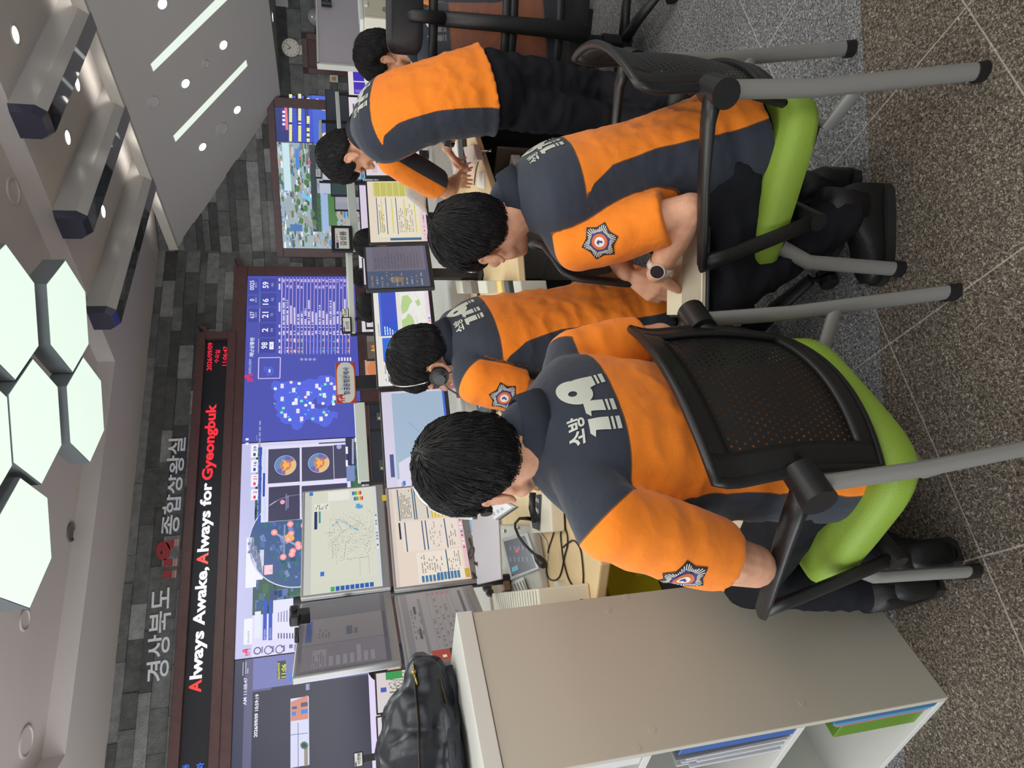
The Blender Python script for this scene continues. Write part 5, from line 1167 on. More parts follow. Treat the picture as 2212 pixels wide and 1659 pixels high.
def head_prims(mb, H, f, u, r):
    A = (r, f, u)
    mb.sphere(H+u*.028-f*.012, (.0745, .094, .090), 20, 14, A); mb.sphere(H-u*.008-f*.052, (.055, .04, .055), 14, 10, A)
    mb.sphere(H+f*.030-u*.042, (.057, .060, .076), 18, 12, A); mb.sphere(H+f*.064-u*.100, (.026, .022, .02), 12, 8, A)
    for q in (-1, 1):
        mb.capsule(H+r*.052*q+f*.012-u*.062, H+r*.016*q+f*.068-u*.102, .020, .016, 10)       # jaw
        mb.sphere(H+r*.038*q+f*.068-u*.022, (.022, .018, .020), 12, 8, A)                    # cheek
        mb.capsule(H+r*.018*q+f*.083+u*.022, H+r*.046*q+f*.068+u*.020, .010, .008, 8)        # brow
        # ear: plate, rim and lobe
        e = H+r*.0735*q-f*.006-u*.012; o_ = unit(r*q*.9-f*.42); t1 = unit(f*.95+r*q*.42); up = unit(u*.97-f*.2)
        mb.sphere(e+o_*.006, (.0075, .015, .027), 10, 8, (o_, t1, up))
        P_ = [e+o_*(.004+.013*math.sin(max(0, min(math.pi, k*.20))))+t1*(.017*math.cos(.5+k*.24))*(1 if k < 14 else .8)+up*(.031*math.sin(.5+k*.24)+.002) for k in range(19)]
        mb.tube(P_, .0048, 8); mb.sphere(e+o_*.006-up*.028+t1*.004, (.006, .009, .010), 10, 8, (o_, t1, up))
    mb.capsule(H+f*.088+u*.012, H+f*.110-u*.026, .007, .011, 10); mb.sphere(H+f*.098-u*.031, (.017, .010, .008), 10, 8, A)
    mb.capsule(H+f*.086-u*.058-r*.017, H+f*.086-u*.058+r*.017, .007, .007, 8); mb.capsule(H+f*.084-u*.067-r*.015, H+f*.084-u*.067+r*.015, .0075, .0075, 8)

def hair_for(person, H, f, u, r, name='hair', seed=1, top=.026, side=.010, length=.05, n=2400, messy=.25, part=None, fringe=8):
    rg = random.Random(seed); c = H+u*.024-f*.012; rad = np.array([.0775, .0975, .0935])
    def mask(x, y, z):
        az = math.degrees(math.atan2(abs(x), -y)); el = math.degrees(math.asin(max(-1, min(1, z))))
        key = [(0, -64), (35, -62), (58, -52), (74, -26), (84, 2), (96, 6), (104, -16), (116, -14), (126, 10), (150, fringe), (180, fringe)]
        for (a0, e0), (a1, e1) in zip(key, key[1:]):
            if a0 <= az <= a1: th = e0+(e1-e0)*(az-a0)/(a1-a0); break
        return el-th, az, el
    def thick(m, az, el):
        if m < 0: return -.012
        k = min(1, m/22.0); k = k*k*(3-2*k); base = side+(top-side)*max(0, min(1, (el-2)/42.0))
        if az > 120: base = max(base, top*.8)
        return base*(.25+.75*k)
    def surf(d, extra=0.0):
        d = unit(d); m, az, el = mask(*d); nz = noise.noise(Vector((d[0]*5+seed, d[1]*5, d[2]*5)))*.004+noise.noise(Vector((d[0]*14, d[1]*14+seed, d[2]*14)))*.0018
        R_ = rad*(1+0)+ (thick(m, az, el)+(nz if m > 6 else 0)+extra); p = d*R_
        return c+r*p[0]+f*p[1]+u*p[2], m
    mb = MB(); NU, NV = 72, 44; vs = []
    for j in range(NV+1):
        th = math.pi*j/NV
        for i in range(NU): ph = 2*math.pi*i/NU; vs.append(surf(V(math.sin(th)*math.cos(ph), math.sin(th)*math.sin(ph), math.cos(th)))[0])
    mb.add(vs, [(j*NU+i, (j+1)*NU+i, (j+1)*NU+(i+1) % NU, j*NU+(i+1) % NU) for j in range(NV) for i in range(NU)])
    cr = unit(V(.12, -.45, .88))
    for k in range(n):
        d = unit(V(rg.gauss(0, 1), rg.gauss(0, 1), rg.gauss(.35, 1))); m, az, el = mask(*d)
        if m < 3: continue
        ax = unit(np.cross(cr, d)+V(1e-4, 0, 0)); tw = (rg.random()-.5)*2*messy; L_ = length*rg.uniform(.6, 1.1)*(1 if el > 10 else .55); pts = []; rr_ = []
        for q in range(5):
            a = (L_/.095)*q/4; ca, sa = math.cos(a), math.sin(a); dd = d*ca+np.cross(ax, d)*sa; dd = unit(dd+ax*tw*q*.06)
            p, mm = surf(dd, .0012+.0022*math.sin(q/4*math.pi)+rg.random()*.002+messy*.004*(q/4)*rg.random()); pts.append(p); rr_.append(.0013*(1-.8*q/4))
        mb.tube(pts, rr_, 3, cap=False)
    mb_o = mb.build(name, M_HAIR, person, smooth=True)
    return mb_o

def to_surface(pic_verts, faces, bvh, direction, lift):
    out = []
    for p in pic_verts:
        h = bvh.ray_cast(Vector(p-direction*.35), Vector(direction), .7)
        out.append(np.array(h[0])-direction*lift if h[0] is not None else None)
    return out
def project_print(polys, bvh, origin, du, dv, direction, lift, name, mats, parent, cell=.008):
    """lay flat polygons (colour, uv list) over the cloth: cut them into small pieces and drop each point on the surface"""
    bm_all = MB()
    for col, pts in polys:
        bm = bmesh.new(); f = None
        vs = [bm.verts.new((p[0], p[1], 0)) for p in pts]
        try: f = bm.faces.new(vs)
        except ValueError: bm.free(); continue
        bmesh.ops.triangulate(bm, faces=bm.faces[:])
        xs = [p[0] for p in pts]; ys = [p[1] for p in pts]
        for ax, lo, hi in ((0, min(xs), max(xs)), (1, min(ys), max(ys))):
            q = math.ceil(lo/cell)*cell
            while q < hi:
                no = (1, 0, 0) if ax == 0 else (0, 1, 0); co = (q, 0, 0) if ax == 0 else (0, q, 0)
                bmesh.ops.bisect_plane(bm, geom=bm.verts[:]+bm.edges[:]+bm.faces[:], plane_co=co, plane_no=no, dist=1e-6); q += cell
        bm.verts.index_update(); raw = [origin+du*v.co[0]+dv*v.co[1] for v in bm.verts]; pr = to_surface(raw, None, bvh, direction, lift)
        fs = [tuple(v.index for v in f.verts) for f in bm.faces]; bm.free()
        if any(p is None for p in pr):
            keep = [f for f in fs if all(pr[i] is not None for i in f)]; fs = keep; pr = [p if p is not None else V(0, 0, 0) for p in pr]
        used = sorted({i for f in fs for i in f}); mp = {i: k for k, i in enumerate(used)}
        bm_all.cc = tuple(lin(col)) if col else (1, 1, 1); bm_all.add([pr[i] for i in used], [tuple(mp[i] for i in f) for f in fs])
    if not bm_all.v: return None
    return bm_all.build(name, mats, parent, smooth=True)
def bvh_of(ob):
    v = verts(ob); return BVHTree.FromPolygons([Vector(p) for p in v], [tuple(p.vertices) for p in ob.data.polygons])

def text_polys(s, x0, y0, h, col, bold=0.0, wscale=1.0, shear=0.0):
    v, f, asp = glyphs(s, bold); return [(col, [(x0+v[i][0]*h*asp*wscale+shear*v[i][1]*h, y0+v[i][1]*h) for i in q]) for q in f]
GP = (198, 202, 190)
def back_print_polys(w):
    """'fire service 119' chest-wide back print; w = width of the numerals"""
    P_ = []; h = w*.62
    for pl, _ in LOGO119: P_.append((GP, [(p[0]*w, p[1]*h) for p in pl]))
    P_ += text_polys('소방', -.02*w, .66*h, .30*h, GP, .03)
    return P_
def badge_polys(R):
    P_ = []; 
    def star(ro, ri, n, rot): return [((ro if k % 2 == 0 else ri)*math.sin(math.pi*k/n+rot), (ro if k % 2 == 0 else ri)*math.cos(math.pi*k/n+rot)) for k in range(2*n)]
    P_.append(((28, 24, 28), star(R, R*.74, 6, 0)))
    for k in range(48):
        a = 2*math.pi*k/48; ph = (k % 8)/8.0; ro = R*(.62+.24*abs(math.cos(math.pi*ph))**2); d = (math.sin(a), math.cos(a)); n_ = (d[1]*R*.022, -d[0]*R*.022)
        P_.append(((214, 214, 206), [(d[0]*R*.5-n_[0], d[1]*R*.5-n_[1]), (d[0]*R*.5+n_[0], d[1]*R*.5+n_[1]), (d[0]*ro+n_[0], d[1]*ro+n_[1]), (d[0]*ro-n_[0], d[1]*ro-n_[1])]))
    P_.append(((52, 46, 120), star(R*.58, R*.46, 6, 0)))
    c = lambda q, n=26: [(q*math.sin(2*math.pi*k/n), q*math.cos(2*math.pi*k/n)) for k in range(n)]
    P_.append(((206, 104, 52), c(R*.41))); P_.append(((222, 220, 210), c(R*.26)))
    P_.append(((56, 50, 124), [(-.10*R, -.14*R), (-.02*R, .02*R), (-.14*R, .10*R), (.02*R, .16*R), (.15*R, .02*R), (.06*R, -.02*R), (.04*R, -.15*R)]))
    return P_

def person(name, label, S):
    """S: joints in room coordinates (see the calls below)"""
    base = S['base']; P_, N_, M_ = S['pelvis'], S['neck'], S['bend']; rp, rs = unit(S['rp']), unit(S['rs'])
    H, hf = S['head'], unit(S['hf']); hu = unit(S['hu']-hf*np.dot(S['hu'], hf)); hr = np.cross(hf, hu)
    K = 40; ts = np.linspace(0, 1, K); C_ = np.array([bez(P_, M_, N_, t) for t in ts]); T_ = np.array([unit(2*(1-t)*(M_-P_)+2*t*(N_-M_)) for t in ts])
    R_ = np.array([unit((rp*(1-t)+rs*t)-T_[i]*np.dot(rp*(1-t)+rs*t, T_[i])) for i, t in enumerate(ts)]); F_ = np.cross(T_, R_)
    sc = S.get('girth', 1.0)
    wk = np.array([[-.0, .168], [.12, .166], [.35, .158], [.55, .166], [.74, .182], [.86, .178], [.93, .135], [1.0, .072]]); dk = np.array([[0, .118], [.2, .116], [.4, .112], [.6, .118], [.8, .116], [.9, .098], [1.0, .064]])
    W_ = np.interp(ts, wk[:, 0], wk[:, 1])*sc; D_ = np.interp(ts, dk[:, 0], dk[:, 1])*sc
    def ring(i, g, k=30):
        out = []
        for j in range(k):
            a = 2*math.pi*j/k; ca, sa = math.cos(a), math.sin(a)
            out.append(C_[i]+R_[i]*math.copysign(abs(ca)**.85, ca)*(W_[i]+g)+F_[i]*math.copysign(abs(sa)**.85, sa)*(D_[i]+g))
        return out
    arms = [(S['shL'], S['elL'], S['wrL']), (S['shR'], S['elR'], S['wrR'])]
    # ---------------- body
    mb = MB(); mb.loft([ring(i, -.016) for i in range(0, K, 3)]+[ring(K-1, -.012)])
    mb.capsule(N_-T_[-1]*.05, H-hu*.050-hf*.022, .060, .054); head_prims(mb, H, hf, hu, hr)
    for q, (sh, el, wr) in zip((-1, 1), arms):
        mb.capsule(N_-T_[-1]*.105+R_[-1]*.05*q, sh-T_[-1]*.02, .036, .046); mb.capsule(sh, el, .054, .042); mb.capsule(el, el+(wr-el)*.45, .043, .040); mb.capsule(el+(wr-el)*.4, wr, .040, .027)
    hd = S.get('hands', {})
    for side, (sh, el, wr) in zip('LR', arms):
        h = hd.get(side, {}); dr = h.get('dir', unit(wr-el)); pn = h.get('palm', V(0, 0, -1)); q = np.cross(unit(dr), pn)
        # thumb side: for the left hand palm down, thumb points to the body's right
        hand_prims(mb, wr+unit(dr)*.012, dr, pn, h.get('side', 1 if side == 'R' else -1)*h.get('flip', 1), h.get('curl', .35), S.get('hands_scale', 1.0))
    for hp, kn, an in ((S['hipL'], S['knL'], S['anL']), (S['hipR'], S['knR'], S['anR'])): mb.capsule(hp, kn, .062, .048, 10); mb.capsule(kn, an, .046, .034, 10)
    body = remesh(mb, name, .0046, 3, M_SKIN, base); tag(body, label, 'person')
    # ---------------- shirt
    g = .010; mb = MB(); hem = S.get('hem', 0)
    rows = [ring(i, g) for i in range(0, K, 2)]+[ring(K-1, g)]; rows[0] = [p-T_[0]*S.get('drop', .06) for p in ring(0, g+.012)]; rows.insert(1, ring(0, g+.010)); mb.loft(rows)
    mb.capsule(N_-T_[-1]*.07, N_-T_[-1]*.005+unit(H-N_)*.004, .082, .070, 16)
    cuff = S.get('cuff', .80); sl = []
    for q, (sh, el, wr) in zip((-1, 1), arms):
        mb.capsule(N_-T_[-1]*.072+R_[-1]*.045*q, sh+unit(N_-sh)*.02, .058, .066, 16)
        ce_ = sh+(el-sh)*cuff; d = unit(el-sh); mb.sphere(sh, .0705, 18, 12); mb.tube([sh-d*.02, sh+d*.06, sh+(ce_-sh)*.6, ce_], [.066, .073, .073, .070], 20); sl.append((sh, ce_, d, q))
    sh_o = remesh(mb, 'shirt', .0078, 4, M_SHIRT, base, body)
    v = verts(sh_o); nrm = normals(sh_o)
    # seam field
    idx = np.argmin(((v[:, None, :]-C_[None, :, :])**2).sum(2), axis=1); rel = v-C_[idx]; lat = (rel*R_[idx]).sum(1); dor = -(rel*F_[idx]).sum(1); tt = (rel*T_[idx]).sum(1)
    arc = np.concatenate([[0], np.cumsum(np.linalg.norm(np.diff(C_, axis=0), axis=1))]); Ltot = arc[-1]; s_neck = Ltot-(arc[idx]+tt)
    phi = np.degrees(np.arctan2(np.abs(lat)/W_[idx], dor/D_[idx])); rho = np.sqrt((lat/W_[idx])**2+(dor/D_[idx])**2)
    yk = S.get('yoke', .20); yoke = yk-s_neck
    ph0 = np.interp(s_neck, [yk, yk+.02, yk+.08, yk+.20, Ltot], S.get('panel', [88, 74, 60, 54, 62])); side = np.minimum(phi-ph0, 128-phi)*.0025; side = np.minimum(side, s_neck-yk)
    sleeve = np.full(len(v), -1.0); under = np.full(len(v), -1.0)
    for sh, ce_, d, q in sl:
        rs_ = R_[-6]; nrm_ = unit(rs_*q*.75+d*.66); pl = (v-(sh-nrm_*.012))@nrm_; dist, t = segdist(v, sh, ce_+d*.02); fld = np.minimum(pl, (rho*1.0-dist/.073)*.05); fld = np.where((lat*q > 0), fld, -1); 
        sleeve = np.maximum(sleeve, fld)
        if S.get('under') is not None:
            ax = sh+np.clip((v-sh)@d, 0, 1)[:, None]*d; dn = S['under']; un = ((v-ax)@unit(dn-d*np.dot(dn, d)))-.028; under = np.where(fld > -.02, np.maximum(under, un), under)
    navy = np.maximum(np.minimum(np.maximum(yoke, side), -sleeve), np.minimum(under, sleeve))
    # folds: long soft pulls across the back and rings near the arm bend
    disp = np.zeros(len(v)); sd = S.get('seed', 1)
    for i, p in enumerate(v):
        a = noise.noise(Vector((lat[i]*7+sd, s_neck[i]*16, sd*.7)))*.55+noise.noise(Vector((lat[i]*20, s_neck[i]*9+sd, 3.1)))*.35+noise.noise(Vector((p[0]*34, p[1]*34, p[2]*34+sd)))*.16
        disp[i] = a
    disp = -np.abs(disp)*2+.5
    amp = np.interp(s_neck, [0, .12, .25, Ltot-.08, Ltot], [.001, .0025, S.get('fold', .008), S.get('fold', .008)*1.5, .004])
    for sh, ce_, d, q in sl:
        dist, t = segdist(v, sh, ce_); amp = np.where((dist < .09) & (sleeve > 0), .0035+.003*np.sin(np.clip(t, 0, 1)*math.pi), amp)
    setverts(sh_o, v+nrm*(disp*amp)[:, None])
    at = sh_o.data.attributes.new('navy', 'FLOAT', 'POINT'); at.data.foreach_set('value', navy)
    # collar
    cm = MB(); up_ = unit(T_[-1]*.8+(H-N_)*1.0); rg_ = []; cN = N_+S.get('collar_off', V(0, 0, 0))
    for off, gr in ((-.050, .012), (-.02, .006), (.018, .0), (.034, -.002), (.032, -.006), (.0, -.006)):
        rg_.append([cN+up_*(off+.010*math.cos(a))+(R_[-1]*math.sin(a)*(.069+gr)+(-F_[-1])*math.cos(a)*(.066+gr)-F_[-1]*.002) for a in [2*math.pi*k/36 for k in range(36)]])
    cm.loft(rg_, cap=False); co = cm.build('collar', M_NAVY, body, smooth=True)
    # lapel fold lying round the neck
    cm = MB(); rg_ = []
    for off, gr in ((.034, -.002), (.030, .005), (.006, .014), (-.016, .022), (-.018, .018), (.006, .010)):
        rg_.append([cN+up_*(off+.010*math.cos(a))+(R_[-1]*math.sin(a)*(.069+gr)+(-F_[-1])*math.cos(a)*(.066+gr)) for a in [math.radians(-150)+math.radians(300)*k/40 for k in range(41)]])
    cm.loft(rg_, cap=False, closed=False); cm.build('collar_fold', M_NAVY, body, smooth=True)
    bv = bvh_of(sh_o)
    if S.get('print', True):
        k = int(np.argmin(np.abs(Ltot-arc-(yk*.93)))); du, dv = R_[k], T_[k]; w = S.get('print_w', .165)
        o_ = C_[k]-du*w*.5+dv*.008-F_[k]*(D_[k]+.02)+du*S.get('print_dx', 0); project_print(back_print_polys(w), bv, o_, du, dv, F_[k], .0022, 'back_print', M_PRINTG, body)
    if S.get('badge'):
        sh, el, wr = arms[0 if S['badge'] == 'L' else 1]; d = unit(el-sh); out = unit(S['badge_out']-d*np.dot(S['badge_out'], d)); c_ = sh+(el-sh)*S.get('badge_t', .36)+out*.09; dv = -d; du = np.cross(dv, out)
        lay = {}; 
        bp = badge_polys(S.get('badge_r', .048)); bo = MB(); 
        for li, (col, pts) in enumerate(bp): lay.setdefault(0 if li == 0 else 1 if li < 49 else li-47, []).append((col, pts))
        parts_ = []
        for li, pl in lay.items():
            ob_ = project_print(pl, bv, c_, du, dv, -out, .0018+.0005*li, 'badge_tmp', M_PRINT, body, .012)
            if ob_: parts_.append(ob_)
        big = MB()
        for ob_ in parts_:
            me = ob_.data; ca = me.color_attributes['Col'].data
            for p in me.polygons: big.cc = tuple(ca[p.loop_start].color[:3]); big.add([np.array(me.vertices[i].co)+base for i in p.vertices], [tuple(range(len(p.vertices)))])
            bpy.data.objects.remove(ob_)
        big.build('sleeve_badge', M_PRINT, body)
    # ---------------- trousers and boots
    mb = MB(); mb.sphere(P_-T_[0]*.03, (.172*sc, .122*sc, .13), 20, 12, (R_[0], F_[0], T_[0]))
    for hp, kn, an in ((S['hipL'], S['knL'], S['anL']), (S['hipR'], S['knR'], S['anR'])):
        mb.capsule(hp, hp+(kn-hp)*.55, .092, .080, 18); mb.capsule(hp+(kn-hp)*.5, kn, .081, .068, 18); mb.capsule(kn, kn+(an-kn)*.5, .068, .066, 18); mb.capsule(kn+(an-kn)*.45, an+unit(kn-an)*.05, .066, .062, 18)
    tr = remesh(mb, 'trousers', .0105, 3, M_TROUS, base, body); v = verts(tr); nr = normals(tr)
    for i, p in enumerate(v): v[i] = p+nr[i]*(.5-abs(noise.noise(Vector((p[0]*11, p[1]*11, p[2]*17+sd)))*2.2))*.008
    setverts(tr, v)
    for an, to in ((S['anL'], S.get('toeL')), (S['anR'], S.get('toeR'))):
        if to is None: continue
        d = unit(V(to[0], to[1], 0)); w_ = V(d[1], -d[0], 0); heel = V(an[0], an[1], 0)-d*.065; z0 = an[2]-.10
        bo = MB(); rg_ = []
        for l, hw, hz, zb in ((0, .026, .10, .0), (.015, .036, .135, .0), (.06, .041, .15, .0), (.11, .042, .12, 0), (.16, .045, .085, 0), (.21, .047, .068, 0), (.25, .040, .058, 0), (.275, .022, .045, .006)):
            c_ = heel+d*l+V(0, 0, z0); rg_.append([c_+w_*hw*math.copysign(abs(math.cos(a))**.8, math.cos(a))+V(0, 0, .012+zb+hz*(.5+.5*math.copysign(abs(math.sin(a))**.7, math.sin(a)))) for a in [2*math.pi*k/20 for k in range(20)]])
        bo.loft(rg_); bo.tube([V(an[0], an[1], z0+.09), V(an[0], an[1], z0+.2)], [.052, .054], 16)
        b_o = bo.build('boot', M_BOOT, body, smooth=True)
        so_ = MB(); pts = []
        for l, hw in ((0, .024), (.02, .038), (.08, .044), (.17, .049), (.23, .047), (.27, .03), (.282, .012)): pts.append((l, hw))
        out_ = [heel+d*l+w_*hw+V(0, 0, z0) for l, hw in pts]+[heel+d*l-w_*hw+V(0, 0, z0) for l, hw in pts[::-1]]; so_.prism(out_, V(0, 0, .026)); so_.build('sole', M_SOLE, b_o)
    # ---------------- hair and eyes
    hk = S.get('hair', {}); hair_for(body, H, hf, hu, hr, **hk)
    for q in (-1, 1):
        e = MB(); e.sphere(H+hf*.0745+hr*.031*q+hu*.002, .0105, 12, 8); e.build('eye', M_EYE, body, smooth=True)
    return body, sh_o, bv, dict(C=C_, R=R_, F=F_, T=T_, H=H, hf=hf, hu=hu, hr=hr, arms=arms)
def azv(a): a = math.radians(a); return V(math.sin(a), math.cos(a), 0)
def rgt(a): a = math.radians(a); return V(math.cos(a), -math.sin(a), 0)
# ---------------------------------------------------------------- person with the back to the camera, on the left visitor chair
def pose_seated(F, base, pelvis, neck, az_p, az_s, head, haz, hpitch, **k):
    S = dict(base=base, pelvis=pelvis, neck=neck, rp=rgt(az_p), rs=rgt(az_s)); up = unit(neck-pelvis)
    S['bend'] = (pelvis+neck)/2-np.cross(unit(S['rs']), up)*-k.pop('hunch', -.03)*1.0
    S['head'] = head; hf = azv(haz)*math.cos(hpitch)-V(0, 0, 1)*math.sin(hpitch); S['hf'] = hf; S['hu'] = azv(haz)*math.sin(hpitch)+V(0, 0, 1)*math.cos(hpitch)
    S.update(k); return S
A = FA
nA = A.ly(1128, 932, -.075)
def boots(heel, toe):
    h, t = PZ(*heel), PZ(*toe); d = unit(t-h); return h+d*.065+V(0, 0, .10), d
SA = pose_seated(A, A.o, A.w((.0, -.01, .50)), nA+V(0, 0, -.015), -22, -24, A.ly(1052, 1003, -.03), -4, .12,
    shL=A.ly(1322, 1128, -.10), shR=A.ly(1243, 775, -.06), elL=A.lx(1628, 1222, -.282), elR=A.lx(1425, 735, .285),
    wrL=A.w((-.135, .27, .70)), wrR=A.w((.10, .30, .66)), hipL=A.w((-.09, .02, .51)), hipR=A.w((.09, .02, .51)), knL=A.w((-.10, .42, .50)), knR=A.w((.14, .46, .50)),
    anL=boots((2040, 1262), (1960, 1262))[0], anR=boots((2078, 1195), (1990, 1200))[0], toeL=azv(2), toeR=azv(4), panel=[100, 90, 80, 74, 76], seed=3, yoke=.135, cuff=.74, girth=1.08, badge='L', badge_out=V(-.55, -.25, .35), badge_t=.42, print_w=.155, print_dx=-.035,
    hair=dict(seed=4, top=.028, side=.014, length=.055, messy=.3, n=2800))
pA = person('person', 'person with back to the camera on the left green chair, orange and navy shirt', SA)
# ---------------------------------------------------------------- person on the right visitor chair, seen from the left side
B = FB
azB = -40
nB = PD(1112, 428, 1.80)
bL, tL_ = boots((1912, 400), (1905, 560)); bR, tR_ = boots((1850, 365), (1815, 480))
rB = rgt(azB); fB = azv(azB)
SB = pose_seated(B, B.o, B.w((.0, -.01, .50)), nB, -38, azB, PD(1046, 508, 1.79), 6, .20,
    shL=PD(1248, 528, 1.68), shR=nB+rB*.185+V(0, 0, -.075)+fB*.03, elL=PD(1490, 455, 1.52), elR=nB+rB*.22+V(0, 0, -.36)+fB*.13,
    wrL=PD(1418, 590, 1.62), wrR=PD(1352, 590, 1.80), hipL=B.w((-.09, .02, .51)), hipR=B.w((.09, .02, .51)), knL=PD(1560, 640, 1.62), knR=PD(1520, 690, 1.95),
    anL=bL, anR=bR, toeL=tL_, toeR=tR_, seed=8, yoke=.155, cuff=.80, badge='L', badge_out=V(-.62, -.72, .1), badge_t=.26, print_w=.16, print_dx=.0,
    hands=dict(L=dict(dir=unit(PD(1470, 640, 1.72)-PD(1418, 590, 1.62)), palm=V(.3, .3, -.8), curl=.45), R=dict(dir=unit(PD(1430, 640, 1.75)-PD(1352, 590, 1.80)), palm=V(.2, .2, -.9), curl=.5)),
    hair=dict(seed=9, top=.026, side=.014, length=.06, messy=.35, n=2800))
pB = person('person', 'person on the right green chair in orange and navy shirt, headset pushed over black hair', SB)
# ---------------------------------------------------------------- person at the console wearing a headset
azC = -34; rC, fC = rgt(azC), azv(azC); nC = PD(962, 745, 2.12)
FC = Frame(1.20, 1.80, -42)
SC_ = pose_seated(FC, V(1.2, 1.8, 0), V(1.13, 1.80, .54), nC, azC, azC, PD(936, 778, 2.12), -34, .16,
    shL=nC-rC*.185+V(0, 0, -.07)+fC*.03, shR=nC+rC*.185+V(0, 0, -.07)+fC*.03, elL=PD(1150, 850, 1.98), elR=nC+rC*.25+V(0, 0, -.30)+fC*.12,
    wrL=PD(1122, 935, 2.16), wrR=nC+rC*.05+fC*.42+V(0, 0, -.30), hipL=FC.w((-.09, .02, .52)), hipR=FC.w((.09, .02, .52)), knL=FC.w((-.14, .44, .50)), knR=FC.w((.14, .44, .50)),
    anL=FC.w((-.13, .36, .10)), anR=FC.w((.13, .36, .10)), seed=12, yoke=.135, cuff=.80, badge='L', badge_out=V(-.75, -.55, .1), badge_t=.42, print_w=.15, under=V(.5, .3, -.8),
    hair=dict(seed=14, top=.024, side=.010, length=.05, messy=.3, n=2600))
pC = person('person', 'person at the console with a headset over the ear, between the two green chairs', SC_)
# ---------------------------------------------------------------- standing person leaning over the desk
azD = -14; rD, fD = rgt(azD), azv(azD)
pelD = PD(1050, 195, 2.95); nD = PD(788, 285, 3.12)
SD = dict(base=V(pelD[0], pelD[1], 0), pelvis=pelD, neck=nD, rp=rgt(4), rs=rD, bend=(pelD+nD)/2+V(-.05, -.10, .06), head=PD(758, 330, 3.22), hf=unit(azv(-22)*.72-V(0, 0, .70)), hu=unit(azv(-22)*.70+V(0, 0, .72)),
    shL=PD(850, 345, 3.06), shR=PD(852, 190, 3.34), elL=PD(968, 412, 3.24), elR=PD(985, 250, 3.48), wrL=PD(985, 388, 3.45), wrR=PD(965, 318, 3.50),
    hipL=PD(1120, 235, 2.93), hipR=PD(1105, 165, 2.99), knL=PD(1330, 262, 2.90), knR=PD(1300, 190, 3.0), anL=PZ(1530, 300, .10), anR=PZ(1490, 215, .10), toeL=azv(-10), toeR=azv(0), seed=21, yoke=.15, cuff=.80, girth=1.06, panel=[80, 66, 58, 56, 58], drop=.0, under=V(.3, -.2, -.9),
    print_w=.15, hands=dict(L=dict(dir=V(.5, .6, -.3), palm=V(0, 0, -1), curl=.3), R=dict(dir=unit(PD(985, 352, 3.56)-PD(965, 318, 3.50)), palm=V(0, .1, -1), curl=.45)), fold=.007,
    hair=dict(seed=23, top=.030, side=.008, length=.05, messy=.9, n=2600))
pD = person('person', 'standing person bent over the desk in orange and navy shirt, wristwatch on the far arm', SD)
# ---------------------------------------------------------------- seated person at far right, mostly behind the mesh chair
FCE = Frame(2.80, 2.0, 50)
azE = 18; rE, fE = rgt(azE), azv(azE); nE = PD(899, 98, 3.62); FE = Frame(nE[0]-.04, nE[1]-.12, 18)
SE = pose_seated(FE, FE.o, FE.w((0, -.02, .56)), nE, azE, azE, PD(832, 124, 3.68), -22, .25,
    shL=nE-rE*.18+V(0, 0, -.07)+fE*.03, shR=nE+rE*.18+V(0, 0, -.07)+fE*.03, elL=nE-rE*.24+V(0, 0, -.32)+fE*.12, elR=nE+rE*.24+V(0, 0, -.32)+fE*.12, wrL=nE-rE*.12+fE*.36+V(0, 0, -.36), wrR=nE+rE*.12+fE*.36+V(0, 0, -.36),
    hipL=FE.w((-.09, .02, .53)), hipR=FE.w((.09, .02, .53)), knL=FE.w((-.14, .44, .51)), knR=FE.w((.14, .44, .51)), anL=FE.w((-.13, .38, .10)), anR=FE.w((.13, .38, .10)), seed=31, yoke=.17, print_w=.15,
    hair=dict(seed=33, top=.030, side=.018, length=.06, messy=.7, n=2400))
pE = person('person', 'seated person at far right in front of the tall mesh chair, dark tousled hair', SE)
chairC = office_chair(Frame(1.03, 1.80, -40), 'low backed black mesh office chair under the person with the headset', head=False, lowback=True)
chairE = office_chair(FCE, 'tall black mesh office chair with headrest at the right edge')
# ================================================================== LEFT CABINET WITH BAG AND FILES
CN, CA_, CB_ = V(-.147, 1.667, 0), V(.8876, .4605, 0), V(-.4605, .8876, 0)
HC, DC, LC = 1.236, .426, 1.25
M_CAB = mat('beige_grey_laminate', (186, 181, 167), rough=.55, var=.02, vscale=2); M_CABW = mat('white_laminate_edge', (206, 206, 200), rough=.5)
cab = thing('bookcase', 'beige open bookcase standing left of the seated people', 'bookcase', CN+CA_*DC/2+CB_*LC/2)
def kb(a0, a1, b0, b1, z0, z1, mb=None): return (mb or MB()).obox(CN+CA_*(a0+a1)/2+CB_*(b0+b1)/2+V(0, 0, (z0+z1)/2), CA_*(a1-a0)/2, CB_*(b1-b0)/2, V(0, 0, (z1-z0)/2))
kb(0, DC, 0, .018, 0.0, HC-.045).build('side_panel', M_CAB, cab, bevel=.002); kb(0, DC, LC-.018, LC, 0.0, HC-.045).build('side_panel', M_CAB, cab, bevel=.002)
kb(DC-.012, DC, .018, LC-.018, .03, HC-.045).build('back_panel', M_CABW, cab)
kb(-.004, DC+.004, -.004, LC+.004, HC-.043, HC).build('top_board', M_CABW, cab, bevel=.002)
def zat(px, py): d = ray(px, py); t = (CN[0]*d[1]-CN[1]*d[0]); k = np.linalg.norm(CN[:2])/math.hypot(d[0], d[1]); return CAM_H+d[2]*k
zs = [.0, zat(1748, 1567), zat(1413, 1627)]
for z in zs: kb(.0, DC-.012, .018, LC-.018, z, z+.020).build('shelf', M_CABW, cab, bevel=.001)
for b0 in (.62,): kb(.012, DC-.012, b0, b0+.018, 0.02, HC-.043).build('divider', M_CABW, cab)
